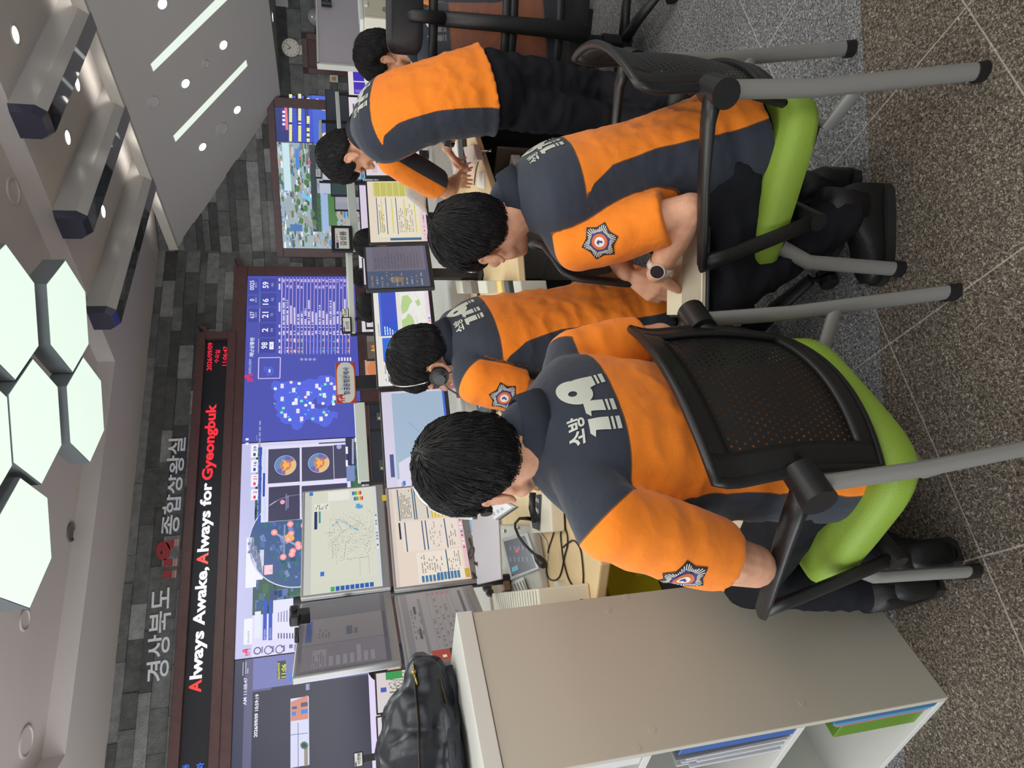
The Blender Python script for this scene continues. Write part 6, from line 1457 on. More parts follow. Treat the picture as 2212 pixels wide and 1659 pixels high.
for px, py in ((1313, 1318), (1352, 1289), (1605, 1292), (1409, 1577), (1376, 1615), (1731, 1517)):
    d = ray(px, py); q = EYE+d*np.dot(CN-EYE, -CB_)/np.dot(d, -CB_); mb = MB(); mb.cyl(q+CB_*.001, q-CB_*.0012, .0085, n=18); mb.build('cap', mat('screw_cap', (188, 182, 168), rough=.5), cab)
def filebox(a0, a1, b0, b1, z0, h, rgb, label, name='document_file', lean=0.0, cat='file'):
    mb = MB(); mb.obox(CN+CA_*(a0+a1)/2+CB_*((b0+b1)/2+lean*h/2)+V(0, 0, z0+h/2), CA_*(a1-a0)/2, CB_*(b1-b0)/2, (V(0, 0, 1)+CB_*lean)*h/2)
    return tag(mb.build(name, mat('file_%d_%d_%d' % tuple(rgb), rgb, rough=.5), bevel=.002), label, cat)
zb = zs[0]+.021; g_ = 'files in the bottom bay of the bookcase'
for k, (rgb, w_, lb) in enumerate((((52, 104, 140), .020, 'blue file against the side panel, bottom bay of the bookcase'), ((92, 146, 186), .014, 'lighter blue file, second from the side panel in the bottom bay'), ((84, 136, 176), .012, 'slim blue file, third from the side panel in the bottom bay'), ((196, 110, 124), .012, 'pink file beside the blue files in the bottom bay'), ((210, 124, 138), .008, 'thin light pink file next to the green box file'))):
    b0 = .021+[0, .021, .036, .049, .062][k]; filebox(.002+.003*k, .30, b0, b0+w_, zb, .315-.012*k, rgb, lb)
filebox(.012, .34, .078, .142, zb, .26, (92, 132, 34), 'green box file standing in the bottom bay of the bookcase', 'box_file')
zm = zs[1]+.021
filebox(.003, .31, .021, .052, zm, .315, (54, 92, 160), 'dark blue box file in the middle bay of the bookcase', 'box_file', .0)
filebox(.005, .30, .066, .070, zm, .31, (150, 150, 150), 'tilted grey divider sheet in the middle bay', 'divider_sheet', .06, 'divider')
for k in range(9): filebox(.006+.008*(k % 3), .31, .085+k*.0085, .091+k*.0085, zm, .28-.012*(k % 4), (206, 208, 212) if k != 5 else (40, 52, 110), 'white folder in the middle bay, %s from the grey divider' % ['first', 'second', 'third', 'fourth', 'fifth', 'sixth', 'seventh', 'eighth', 'ninth'][k] if k != 5 else 'navy spined folder among white folders in the middle bay', 'folder', .02, 'folder')
filebox(.004, .30, .021, .06, zs[2]+.021, .26, (206, 206, 204), 'white ring binder in the top bay of the bookcase', 'ring_binder')

# black padded bag lying on the bookcase
def bag():
    U_ = unit(-CA_*.88+CB_*.475); W_ = unit(CA_*.475+CB_*.88); o0 = CN+CA_*.305+CB_*.075+V(0, 0, HC)+W_*.135-U_*.30; B = lambda a, b, z: o0+W_*a+U_*(.34+(b-.34)*.74)+V(0, 0, z)
    mb = MB()
    for b, ra, rz, a, z in ((.34, .125, .075, .02, .078), (.42, .15, .10, .02, .10), (.52, .16, .112, .015, .112), (.62, .165, .112, .015, .112), (.72, .165, .11, .02, .11), (.84, .17, .112, .02, .112), (.96, .16, .10, .02, .10)): mb.sphere(B(a, b, z), (rz, .11, ra), 20, 14, (V(0, 0, 1), U_, W_))
    mb.sphere(B(-.06, .60, .045), (.045, .19, .10), 18, 12, (V(0, 0, 1), U_, W_)); mb.sphere(B(.05, .64, .16), (.055, .20, .10), 18, 12, (V(0, 0, 1), U_, W_))
    base = B(0, .62, 0); m = mat('padded_nylon', (26, 31, 39), rough=.42, spec=.5, bump=.5, bscale=26)
    ob = remesh(mb, 'bag', .0065, 3, m, base); tag(ob, 'black padded nylon bag with gold zips lying on the bookcase', 'bag')
    v = verts(ob); nr = normals(ob); b_ = .34+((v-o0)@U_-.34)/.74; a_ = (v-o0)@W_; z_ = v[:, 2]-HC
    for i, p in enumerate(v):
        w_ = noise.noise(Vector((b_[i]*11, a_[i]*24, z_[i]*24)))*.010+noise.noise(Vector((b_[i]*34, a_[i]*30, 1)))*.004
        seam = -.012*math.exp(-((a_[i]*.75+z_[i]*.66-.125)/.006)**2)-.010*math.exp(-((a_[i]*.6-z_[i]*.3+.045)/.006)**2)-.018*math.exp(-((b_[i]-.745)/.012)**2)*(z_[i] > .12)
        v[i] = p+nr[i]*(w_+seam); v[i][2] = max(v[i][2], HC+.001)
    setverts(ob, v); bv = bvh_of(ob); gold = mat('gold_zip', (176, 150, 84), rough=.3, metal=.9); tape = mat('zip_tape', (18, 20, 24), rough=.7); dr = unit(CA_*.62+V(0, 0, -.78))
    def surf(px, py, lift=.002):
        d = unit(ray(px, py)); h = bv.ray_cast(Vector(EYE), Vector(d), 6); return np.array(h[0])-d*lift if h[0] is not None else None
    def zipper(pts, nm):
        P_ = []
        for (x0, y0), (x1, y1) in zip(pts, pts[1:]):
            for k in range(60): q = surf(x0+(x1-x0)*k/60, y0+(y1-y0)*k/60, .0015); P_.append(q) if q is not None else None
        P_ = [p for i, p in enumerate(P_) if i == 0 or np.linalg.norm(p-P_[i-1]) < .05]
        if len(P_) < 5: return
        k = MB(); k.tube(P_[::2], .009, 8, ry=.003, up=(0, 0, 1)); k.build(nm+'_tape', tape, ob, smooth=True); t_ = MB()
        L_ = 0
        for i in range(1, len(P_)):
            d = P_[i]-P_[i-1]; n = max(1, int(np.linalg.norm(d)/.0042))
            for j in range(n): c = P_[i-1]+d*j/n+V(-.001, -.002, .001); t_.obox(c, unit(d)*.0013, unit(np.cross(d, V(0, 0, 1)))*.0042, V(0, 0, .0016))
        to = t_.build(nm, gold, ob); to['kind'] = 'stuff'
    zipper([(896, 1478), (903, 1560), (906, 1659), (907, 1690)], 'zip'); zipper([(952, 1465), (966, 1520)], 'pocket_zip'); zipper([(981, 1600), (983, 1690)], 'side_zip')
    k = MB(); a, b, c = surf(892, 1432, .006), surf(894, 1452, .007), surf(901, 1480, .006)
    if a is not None and b is not None and c is not None: k.tube([a, b], .0075, 8, ry=.002, up=(0, 0, 1)); k.tube([b, c], .006, 8, ry=.003, up=(0, 0, 1)); k.sphere(b, .007, 10, 8); k.build('zip_pull', gold, ob, smooth=True)
    def strap(pts, w_, nm):
        P_ = [surf(x, y, .005) for x, y in pts]; P_ = [p for p in P_ if p is not None]
        if len(P_) > 2: k = MB(); k.tube(P_, w_, 10, ry=.006, up=unit(EYE-P_[0])); k.build(nm, mat('strap_webbing', (28, 33, 42), rough=.6, bump=.4, bscale=200), ob, smooth=True)
    strap([(958, 1412), (965, 1440), (976, 1480), (983, 1520), (980, 1580), (982, 1640), (990, 1690)], .016, 'strap')
    strap([(930, 1404), (952, 1420), (972, 1450), (985, 1500)], .012, 'handle')
    return ob
bag_o = bag()

# ================================================================== ON THE DESK, LEFT
def dpx(x, y, z=DZ): return PZ(x, y, z)
def flatbox(p4, z0, z1, name, m, parent=None, bevel=.004, origin=None):
    mb = MB(); mb.prism([V(p[0], p[1], z0) for p in p4], V(0, 0, z1-z0)); return mb.build(name, m, parent, bevel=bevel)
def pxbox(pxs, z0, z1, name, m, parent=None, bevel=.004, ztop=True): return flatbox([PZ(x, y, z1 if ztop else z0) for x, y in pxs], z0, z1, name, m, parent, bevel)
M_CREAM = mat('cream_plastic', (218, 214, 196), rough=.45); M_LGREY = mat('light_grey_plastic', (188, 188, 180), rough=.45)
# touch panel console, sloped towards the seat
q = [PZ(1060, 1135, DZ+.12), PZ(1085, 1292, DZ+.12), PZ(1172, 1282, DZ+.03), PZ(1150, 1136, DZ+.03)]
tc = thing('touch_console', 'light grey sloping console with dark touch screen at the left end of the desk', 'console', ((q[0]+q[2])/2)*V(1, 1, 0)+V(0, 0, DZ))
mb = MB(); bt = [V(p[0], p[1], DZ+.001) for p in q]; mb.add(bt+q, [(0, 1, 2, 3), (7, 6, 5, 4), (0, 4, 5, 1), (1, 5, 6, 2), (2, 6, 7, 3), (3, 7, 4, 0)]); mb.build('housing', M_LGREY, tc, bevel=.006)
nn = unit(np.cross(q[1]-q[0], q[3]-q[0])); nn = nn if nn[2] > 0 else -nn
tp = Pic(q[0]+nn*.004, unit(q[3]-q[2])if False else unit(q[0]-q[1]), nn)
tp.poly([(1083, 1164), (1139, 1151), (1164, 1228), (1103, 1253)], (150, 150, 146), 0); tp.poly([(1088, 1170), (1134, 1157), (1158, 1226), (1106, 1245)], (62, 64, 76), 1)
tp.poly([(1112, 1186), (1119, 1183), (1122, 1192), (1115, 1195)], (190, 60, 70), 2)
for k in range(4): tp.poly([(1106+k*3.2, 1226-k*1.5), (1108+k*3.2, 1225-k*1.5), (1110+k*3.2, 1235-k*1.5), (1108+k*3.2, 1236-k*1.5)], (80, 180, 200), 2)
for k in range(10): a = 1100+(k % 5)*9; b = 1180+(k//5)*24; tp.poly([(a, b), (a+5, b-2), (a+7, b+8), (a+2, b+10)], (92, 92, 108), 2)
tp.build('touch_screen', vcol_mat('dim_screen', rough=.2, emit=.9), tc)
tp = Pic(q[0]+nn*.005, unit(q[0]-q[1]), nn); tp.poly([(1105, 1258), (1130, 1246), (1142, 1280), (1118, 1292)], (222, 222, 218), 0)
for k in range(4): tp.poly([(1110+k*6, 1262-k*2.5), (1112+k*6, 1261-k*2.5), (1122+k*6, 1284-k*2.5), (1120+k*6, 1285-k*2.5)], (110, 110, 112), 1)
tp.build('printed_label', M_PRINT, tc)
for px, py in ((1091, 1147), (1120, 1139)): k = MB(); c = PN(px, py, q[0], nn); k.cyl(c, c+nn*.008, .007, n=14); k.build('button', mat('steel_button', (170, 164, 150), rough=.3, metal=.8), tc)
# intercom with gooseneck microphone
i4 = [PZ(1140, 1073, DZ+.055), PZ(1146, 1152, DZ+.055), PZ(1192, 1150, DZ+.055), PZ(1188, 1060, DZ+.055)]
ic = thing('intercom', 'cream intercom base with white keys and gooseneck microphone', 'intercom', sum(i4)/4*V(1, 1, 0)+V(0, 0, DZ))
flatbox(i4, DZ+.008, DZ+.055, 'base', M_CREAM, ic, .005); flatbox([p*.92+sum(i4)/4*.08 for p in i4], DZ+.0005, DZ+.0085, 'plinth', M_BLACK, ic, .002)
it = Pic(V(0, 0, DZ+.0562), unit(i4[0]-i4[1]), V(0, 0, 1)); it.u = np.cross(it.n, it.r); it.poly([(1142, 1070), (1170, 1068), (1166, 1147), (1150, 1140)], (72, 76, 80), 0)
for x, y in ((1157, 1078), (1162, 1081), (1154, 1098), (1158, 1101), (1162, 1104)): it.poly([(x-2, y-4), (x+2, y-4), (x+3, y+5), (x-1, y+5)], (226, 228, 226), 1)
it.build('key_panel', M_PRINT, ic)
k = MB(); h_ = [PZ(1151, 1064, DZ+.075), PZ(1156, 1128, DZ+.075)]; k.tube([h_[0], (h_[0]+h_[1])/2+V(0, 0, .008), h_[1]], .016, 10, ry=.012, up=(0, 0, 1)); k.build('handset', M_BLACK, ic, smooth=True)
gp = [(1158, 1123, .06), (1140, 1120, .10), (1122, 1120, .14), (1113, 1130, .15), (1113, 1140, .15), (1120, 1158, .14), (1132, 1175, .125), (1147, 1190, .11), (1160, 1203, .10)]
k = MB(); k.tube([PZ(x, y, DZ+z) for x, y, z in gp], [.009, .007, .005]+[.0048]*6, 10); k.build('gooseneck', M_BLACK, ic, smooth=True)
k = MB(); a, b = PZ(1157, 1200, DZ+.10), PZ(1176, 1222, DZ+.085); k.tube([a, a+(b-a)*.35, a+(b-a)*.8, b], [.008, .015, .017, .012], 14); k.build('microphone', M_BLACK, ic, smooth=True)
def cable(pts, r, rgb, label, z=.004, name='cable'):
    P_ = []
    for i, p in enumerate(pts): P_.append(PZ(p[0], p[1], DZ+(p[2] if len(p) > 2 else z)))
    Q_ = []
    for i in range(len(P_)-1):
        p0, p1, p2, p3 = P_[max(i-1, 0)], P_[i], P_[i+1], P_[min(i+2, len(P_)-1)]
        for t in np.linspace(0, 1, 7)[:-1]: Q_.append(.5*(2*p1+(p2-p0)*t+(2*p0-5*p1+4*p2-p3)*t*t+(3*p1-p0-3*p2+p3)*t**3))
    Q_.append(P_[-1]); k = MB(); k.tube(Q_, r, 7); return tag(k.build(name, mat('cable_%d_%d_%d' % tuple(rgb), rgb, rough=.5), smooth=True), label, 'cable')
cable([(1201, 1070), (1202, 1110), (1196, 1150), (1184, 1190), (1180, 1230), (1186, 1250), (1200, 1253), (1211, 1240), (1220, 1200), (1226, 1175), (1224, 1150), (1215, 1140), (1211, 1155), (1214, 1190), (1218, 1215), (1228, 1250), (1243, 1272), (1256, 1276), (1260, 1250), (1258, 1215), (1253, 1185), (1240, 1168), (1228, 1172), (1215, 1183)], .0028, (26, 26, 28), 'black cable looped loosely on the wooden desk end')
cable([(1150, 1142), (1166, 1152), (1180, 1170), (1183, 1195), (1178, 1230), (1174, 1262)], .004, (206, 204, 190), 'cream cable bundle running from the intercom to the hand microphone')
# hand microphone in front of a roll of tape
hm = thing('hand_microphone', 'black radio hand microphone with coiled cord leaning at the desk end', 'microphone', dpx(1190, 1285))
a, b = PZ(1160, 1290, DZ+.06), PZ(1222, 1290, DZ+.035); k = MB(); k.tube([a, a+(b-a)*.15, a+(b-a)*.6, b], [.020, .030, .027, .012], 14, up=(0, 0, 1), ry=[.014, .020, .018, .010]); k.build('body', M_BLACK, hm, smooth=True)
k = MB(); c_ = [PZ(1222+i*.75, 1290+7*math.sin(i*1.3)+i*.25, DZ+.03+.008*math.cos(i*1.3)) for i in range(50)]; k.tube(c_, .003, 6); k.build('coiled_cord', M_BLACK, hm, smooth=True)
k = MB(); c = dpx(1222, 1285); 
for z0, z1, r0, r1 in ((0, .028, .048, .048),): k.loft([[c+V(r*math.cos(t), r*math.sin(t), z) for t in [2*math.pi*i/30 for i in range(30)]] for r, z in ((.030, 0), (.050, 0), (.050, .03), (.030, .03), (.030, 0))], cap=False)
tag(k.build('tape_roll', M_WHITEP, autosmooth=40), 'white roll of tape under the hand microphone', 'tape')
# white ventilated box beside the bookcase
vb_ = thing('vent_box', 'white plastic box with a slotted grille beside the bookcase', 'device', dpx(1110, 1300)); a, b = V(.20, 2.42, DZ), V(.12, 2.28, DZ)
v4 = [PZ(1062, 1282, DZ+.17), PZ(1160, 1272, DZ+.17), PZ(1165, 1318, DZ+.17), PZ(1068, 1326, DZ+.17)]; flatbox(v4, DZ, DZ+.17, 'housing', M_CREAM, vb_, .006)
k = MB()
for i in range(20):
    t = (i+.5)/20; p0, p1 = v4[0]*(1-t)+v4[1]*t, v4[3]*(1-t)+v4[2]*t; e = unit(v4[1]-v4[0])*.0016; p0, p1 = p0*.93+p1*.07, p1*.93+p0*.07; z_ = V(0, 0, .0012); k.quad(p0-e+z_, p1-e+z_, p1+e+z_, p0+e+z_)
k.build('grille', M_GREYD, vb_)
# tilted display and the sheet with big letters behind the intercom
td = [PF(1016, 1163, 2.72), PF(1115, 1094, 2.36), PF(1094, 1083, 2.46), PF(1003, 1105, 2.86)]
tab = thing('tilted_display', 'small tilted display with blue and green buttons behind the black haired head', 'display', sum(td)/4); n_ = unit(np.cross(td[1]-td[0], td[3]-td[0])); n_ = n_ if np.dot(n_, EYE-td[0]) > 0 else -n_
k = MB(); k.prism([p-n_*.014 for p in td], n_*.013); k.build('casing', M_SILVER, tab, bevel=.003); tp = Pic(td[0], unit(td[1]-td[0]), n_)
tp.poly([(1015, 1158), (1107, 1096), (1092, 1086), (1005, 1107)], (216, 218, 222), 1); tp.poly([(1018, 1153), (1026, 1148), (1018, 1110), (1010, 1112)], (110, 160, 200), 2); tp.poly([(1033, 1138), (1042, 1132), (1038, 1118), (1030, 1120)], (96, 190, 116), 2)
for k_ in range(5): tp.poly([(1048+k_*9, 1128-k_*6), (1054+k_*9, 1124-k_*6), (1050+k_*9, 1112-k_*4), (1045+k_*9, 1114-k_*4)], (170, 172, 182), 2)
tp.build('screen_image', M_SCREEN, tab)
ps = Pic(V(0, 3.0, DZ+.02), V(-1, 0, 0), V(0, 0, 1)); sh4 = [PF(1014, 1090, 2.75), PF(1030, 1262, 2.45), PF(1082, 1250, 2.3), PF(1075, 1090, 2.55)]
n_ = unit(np.cross(sh4[1]-sh4[0], sh4[3]-sh4[0])); n_ = n_ if np.dot(n_, EYE-sh4[0]) > 0 else -n_
pl = thing('lettered_panel', 'pale grey panel with large black letters behind the left monitors, facing away', 'panel', sum(sh4)/4); k = MB(); k.prism([p-n_*.008 for p in sh4], n_*.007); k.build('board', mat('pale_grey_board', (190, 188, 196), rough=.6), pl)
pp = Pic(sh4[0], unit(sh4[1]-sh4[0]), n_); ink = (26, 28, 34)
for a, b, w_ in (((1003, 1096), (1009, 1102), .012), ((1007, 1130), (1011, 1150), .010), ((1013, 1162), (1019, 1180), .010), ((1024, 1215), (1032, 1220), .010), ((1032, 1212), (1034, 1224), .010), ((1020, 1236), (1030, 1250), .01), ((1026, 1238), (1023, 1252), .01)): pp.line(a, b, w_, ink, 1)
pp.ring((1018, 1194), .016, .009, ink, 1, 20); pp.text('vice Headquarters', (1031, 1150), (1046, 1252), (1040, 1149), (110, 110, 120), 1, 0)
pp.build('letters', M_PRINT, pl)
# crumpled clear bag, dark pouch and pens behind the console
mb = MB()
for p, r in (((1050, 1160), .03), ((1056, 1178), .035), ((1058, 1200), .036), ((1054, 1225), .03), ((1052, 1246), .022)): mb.sphere(PZ(*p, DZ+.13), (r*1.1, r, r*.75), 12, 9)
o = remesh(mb, 'plastic_bag', .007, 2, mat('cloudy_plastic', (206, 212, 202), rough=.25, spec=.6, bump=.8, bscale=30), PZ(1055, 1200, DZ)); tag(o, 'crumpled white plastic bag on top of the touch console', 'plastic bag')
v = verts(o); nr = normals(o); v += nr*np.array([noise.noise(Vector(p*38))*.010 for p in v])[:, None]; setverts(o, v)
mb = MB()
for p, r in (((1052, 1268), .026), ((1058, 1280), .022)): mb.sphere(PZ(*p, DZ+.12), (r, r*.8, r*.9), 12, 9)
o = remesh(mb, 'pouch', .006, 2, mat('dark_pouch', (30, 32, 34), rough=.5), PZ(1055, 1275, DZ)); tag(o, 'small dark pouch behind the touch console', 'pouch')
tag(pxbox([(1070, 1244), (1084, 1240), (1090, 1276), (1078, 1282)], DZ+.10, DZ+.128, 'phone_case', mat('bronze_case', (150, 118, 92), rough=.35)), 'bronze coloured slim case propped behind the touch console', 'case')
# yellow file box and grey pedestal below the desk end
yb_ = [PZ(1262, 1195, .55), PZ(1352, 1195, .40)]
yf = thing('file_box', 'bright yellow file box under the curved end of the desk', 'file box', V(0.377, 2.423, 0)); Fy = Frame(0.377, 2.423, -25)
k = MB(); k.box((-.13, -.05, .42), (.11, .07, .62)); Fy.put(k).build('box', mat('yellow_card', (214, 206, 24), rough=.45), yf, bevel=.004)
k = MB(); k.box((-.06, -.056, .43), (.02, -.051, .50)); Fy.put(k).build('clear_pocket', mat('clear_pocket', (226, 222, 120), rough=.15), yf)
k = MB(); k.box((-.13, -.05, 0), (.11, .10, .415)); o = Fy.put(k).build('pedestal_cabinet', mat('pedestal_grey', (92, 92, 92), rough=.55), bevel=.004); tag(o, 'dark grey pedestal cabinet under the yellow file box', 'cabinet')

# ================================================================== ON THE DESK, MIDDLE
ph4 = [PZ(1022, 848, DZ+.10), PZ(1034, 902, DZ+.07), PZ(1098, 852, DZ+.035), PZ(1070, 806, DZ+.07)]
phn = thing('desk_phone', 'dark desk telephone with lit display in front of the person with the headset', 'telephone', sum(ph4)/4*V(1, 1, 0)+V(0, 0, DZ))
mb = MB(); bt = [V(p[0], p[1], DZ+.001) for p in ph4]; mb.add(bt+ph4, [(0, 1, 2, 3), (7, 6, 5, 4), (0, 4, 5, 1), (1, 5, 6, 2), (2, 6, 7, 3), (3, 7, 4, 0)]); mb.build('housing', mat('phone_grey', (62, 66, 68), rough=.45), phn, bevel=.004)
n_ = unit(np.cross(ph4[1]-ph4[0], ph4[3]-ph4[0])); n_ = n_ if n_[2] > 0 else -n_; tp = Pic(ph4[0]+n_*.004, unit(ph4[3]-ph4[0]), n_)
tp.poly([(1030, 856), (1037, 850), (1044, 868), (1036, 882)], (176, 206, 246), 1); tp.poly([(1028, 842), (1048, 824), (1052, 832), (1031, 852)], (226, 228, 224), 1); tp.poly([(1022, 852), (1026, 851), (1028, 858), (1024, 860)], (222, 196, 60), 1)
tp.build('display', vcol_mat('phone_display', rough=.3, emit=.7), phn)
c = PN(1052, 852, ph4[0]+n_*.004, n_); k = MB(); k.cyl(c, c+n_*.004, .014, n=20); k.build('dial_ring', M_BLACK, phn)
for i in range(12):
    a = 1062+(i % 3)*7+(i//3)*3; b = 842-(i % 3)*2+(i//3)*7; c = PN(a, b, ph4[0]+n_*.004, n_); k = MB(); k.cyl(c, c+n_*.003, .005, n=10); k.build('key', mat('key_grey', (92, 96, 98), rough=.5), phn)
k = MB(); a, b = PZ(1078, 845, DZ+.06), PZ(1066, 905, DZ+.08); k.tube([a, a*.7+b*.3+V(0, 0, .012), a*.3+b*.7+V(0, 0, .012), b], [.022, .016, .016, .022], 12, up=(0, 0, 1), ry=.015); k.build('handset', M_BLACK, phn, smooth=True)
def keyboard(c4, label, rows=5, cols=15, z=DZ):
    kb_ = thing('keyboard', label, 'keyboard', sum(c4)/4*V(1, 1, 0)+V(0, 0, z), 'computer keyboards'); flatbox(c4, z+.001, z+.016, 'base', mat('keyboard_base', (52, 54, 58), rough=.5), kb_, .003)
    k = MB(); o, a, b = c4[0], c4[1]-c4[0], c4[3]-c4[0]; ua, ub = unit(a), unit(b); la, lb_ = np.linalg.norm(a), np.linalg.norm(b)
    for r in range(rows):
        for q in range(cols): c = o+a*(.03+.94*(q+.5)/cols)+b*(.06+.88*(r+.5)/rows); c = V(c[0], c[1], z+.019); k.obox(c, ua*la*.94/cols*.42, ub*lb_*.88/rows*.40, V(0, 0, .004))
    ko = k.build('keys', mat('keycaps', (66, 70, 74), rough=.5), kb_); ko['kind'] = 'stuff'
    return kb_
def rect4(cx, cy, az, w_, d_, z=DZ): r, f = rgt(az), azv(az); c = V(cx, cy, z); return [c-r*w_/2-f*d_/2, c+r*w_/2-f*d_/2, c+r*w_/2+f*d_/2, c-r*w_/2+f*d_/2]
k0 = dpx(1102, 880); keyboard(rect4(k0[0], k0[1], -38, .44, .15), 'dark keyboard under the hands of the person with the headset')
cable([(1000, 905), (1050, 915), (1090, 905), (1130, 900)], .003, (24, 24, 26), 'thin black lead lying between the telephone and the keyboard')
# ledge clutter: tape dispenser, rainbow roll, red box, printed cards
LZ = DZ+.115
def ledge(x, y, z=LZ): return PZ(x, y, z)
tag(pxbox([(984, 838), (996, 836), (998, 858), (986, 860)], LZ-.02, LZ+.02, 'red_box', mat('dull_red', (158, 66, 62), rough=.5)), 'small dull red box on the ledge below the blue sea map', 'box')
k = MB(); c = ledge(984, 826); k.loft([[c+V(r*math.cos(t), y_, .03+r*math.sin(t)) for t in [2*math.pi*i/26 for i in range(26)]] for r, y_ in ((.018, 0), (.032, 0), (.032, .018), (.018, .018), (.018, 0))], cap=False)
rb = k.build('washi_roll', mat('bright_roll', (226, 120, 150), rough=.5), autosmooth=40); tag(rb, 'brightly coloured roll on the ledge beside the red box', 'roll')
td_ = thing('tape_dispenser', 'black tape dispenser on the ledge left of the headset microphone', 'tape dispenser', ledge(975, 858)); k = MB(); c = ledge(976, 858); k.box(c+V(-.05, -.02, -.03), c+V(.05, .02, .01)); k.build('base', M_BLACK, td_, bevel=.008); k = MB(); k.cyl(c+V(.01, -.018, .018), c+V(.01, .018, .018), .028, n=20); k.build('roll', mat('smoke_roll', (84, 84, 86), rough=.3), td_)
for k_, (x0, y0, lb) in enumerate((((962, 879), None, 'white printed card standing on the ledge under the sea map, nearer the telephone'), ((966, 912), None, 'white printed card on the ledge under the sea map, nearer the stacked monitors'))) if False else []: pass
for (a, b, c_, d__), lb in (((( 956, 880), (957, 914), (988, 908), (985, 876)), 'white printed card lying on the ledge under the sea map, nearer the telephone'), (((958, 918), (960, 952), (990, 945), (988, 912)), 'white printed card lying on the ledge under the sea map, nearer the head')):
    p4 = [ledge(*q) for q in (a, b, c_, d__)]; cp_ = Pic(V(0, 0, LZ+.004), V(-1, 0, 0), V(0, 0, 1)); cp_.poly([a, b, c_, d__], (220, 220, 216), 0)
    for q in range(3): cp_.poly([(a[0]+4+q*9, a[1]+2), (a[0]+7+q*9, a[1]+2), (b[0]+7+q*9, b[1]-3), (b[0]+4+q*9, b[1]-3)], (60, 60, 62), 1)
    tag(cp_.build('printed_card', M_PRINT), lb, 'card')
# between the headset wearer and the right visitor: binder spine, files, clear tube
tag(pxbox([(948, 575), (960, 572), (985, 690), (972, 700)], DZ+.001, DZ+.03, 'spiral_binder', mat('binder_black', (44, 44, 48), rough=.5)), 'black spiral bound binder lying behind the shoulder with the print', 'binder')
tag(pxbox([(944, 560), (954, 556), (968, 640), (956, 690)], DZ+.032, DZ+.036, 'loose_sheet', M_PAPER), 'white sheet on the desk below the green map monitor', 'paper')
for i, (x, rgb, w_, lb) in enumerate(((972, (150, 148, 140), 10, 'grey desk tray nearest the spiral binder'), (990, (196, 192, 176), 14, 'cream box file beside the grey desk tray'), (1010, (124, 122, 116), 12, 'grey box file with dark band behind the black hair'), (1040, (206, 204, 190), 18, 'pale organiser box under the chin of the right visitor'), (1075, (222, 196, 120), 12, 'tan card box beside the pale organiser'), (1092, (60, 60, 62), 10, 'black box file beside the tan card box'), (1115, (200, 198, 184), 16, 'white organiser box nearest the low mesh chair'))):
    tag(pxbox([(x-w_/2, 606), (x+w_/2, 606), (x+w_/2+4, 634), (x-w_/2+4, 634)], DZ+.001, DZ+[.05, .10, .09, .12, .08, .11, .10][i], 'desk_box', mat('deskbox_%d' % i, rgb, rough=.5)), lb, 'box')
tag(pxbox([(972, 624), (978, 623), (980, 634), (974, 635)], DZ+.055, DZ+.06, 'sticky_note', mat('yellow_note', (226, 200, 50), rough=.7)), 'yellow note stuck on the grey desk tray', 'note')
# ================================================================== ON THE DESK, RIGHT
k0 = dpx(1002, 306); keyboard(rect4(k0[0], k0[1], 12, .44, .15), 'dark keyboard beside the wristwatch of the standing person')
tag(pxbox([(920, 470), (955, 360), (985, 300), (990, 345), (966, 430), (942, 480)], DZ+.001, DZ+.006, 'paper_sheets', M_PAPER), 'white sheets spread on the desk under the bent arm', 'papers')
mb = MB(); a4 = [PF(876, 424, 3.55), PF(924, 466, 3.35), PF(905, 384, 3.75), PF(932, 400, 3.72)]
g = []
for i in range(7):
    for j in range(5): s, t = i/6, j/4; p = (a4[0]*(1-s)+a4[1]*s)*(1-t)+(a4[2]*(1-s)+a4[3]*s)*t; g.append(p+V(0, 0, .02*math.sin(math.pi*t)))
mb.add(g, [(i*5+j, i*5+j+1, (i+1)*5+j+1, (i+1)*5+j) for i in range(6) for j in range(4)]); o = mb.build('curled_sheet', M_PAPER, smooth=True); sm = o.modifiers.new('depth', 'SOLIDIFY'); sm.thickness = .001; tag(o, 'curled white sheet held up against the cream spreadsheet', 'paper')
tag(pxbox([(1000, 318), (1022, 312), (1030, 345), (1008, 352)], DZ+.001, DZ+.04, 'box_pad', mat('pinkish_paper', (206, 190, 184), rough=.7)), 'pinkish paper block at the desk edge', 'papers')
tag(pxbox([(985, 348), (1028, 352), (1022, 395), (972, 398)], DZ+.001, DZ+.004, 'folder_sheet', mat('pink_folder', (214, 186, 168), rough=.7)), 'pink open folder on the desk beside the bent arm', 'folder')
tag(pxbox([(1032, 374), (1046, 372), (1046, 408), (1030, 404)], DZ+.001, DZ+.004, 'note_sheet', M_PAPER), 'small white printed sheet hanging at the desk edge', 'paper')
cable([(1026, 340), (1030, 330), (1040, 326), (1054, 326), (1060, 327)], .003, (214, 206, 190), 'white charging cable over the desk edge')
cable([(1062, 322, .01), (1040, 336), (1030, 360), (1024, 400)], .0026, (28, 28, 30), 'black cable over the desk edge by the pink folder')
smp = [PF(988, 385, 3.1), PF(1004, 380, 3.1), PF(1016, 402, 3.0), PF(1000, 408, 3.0)]
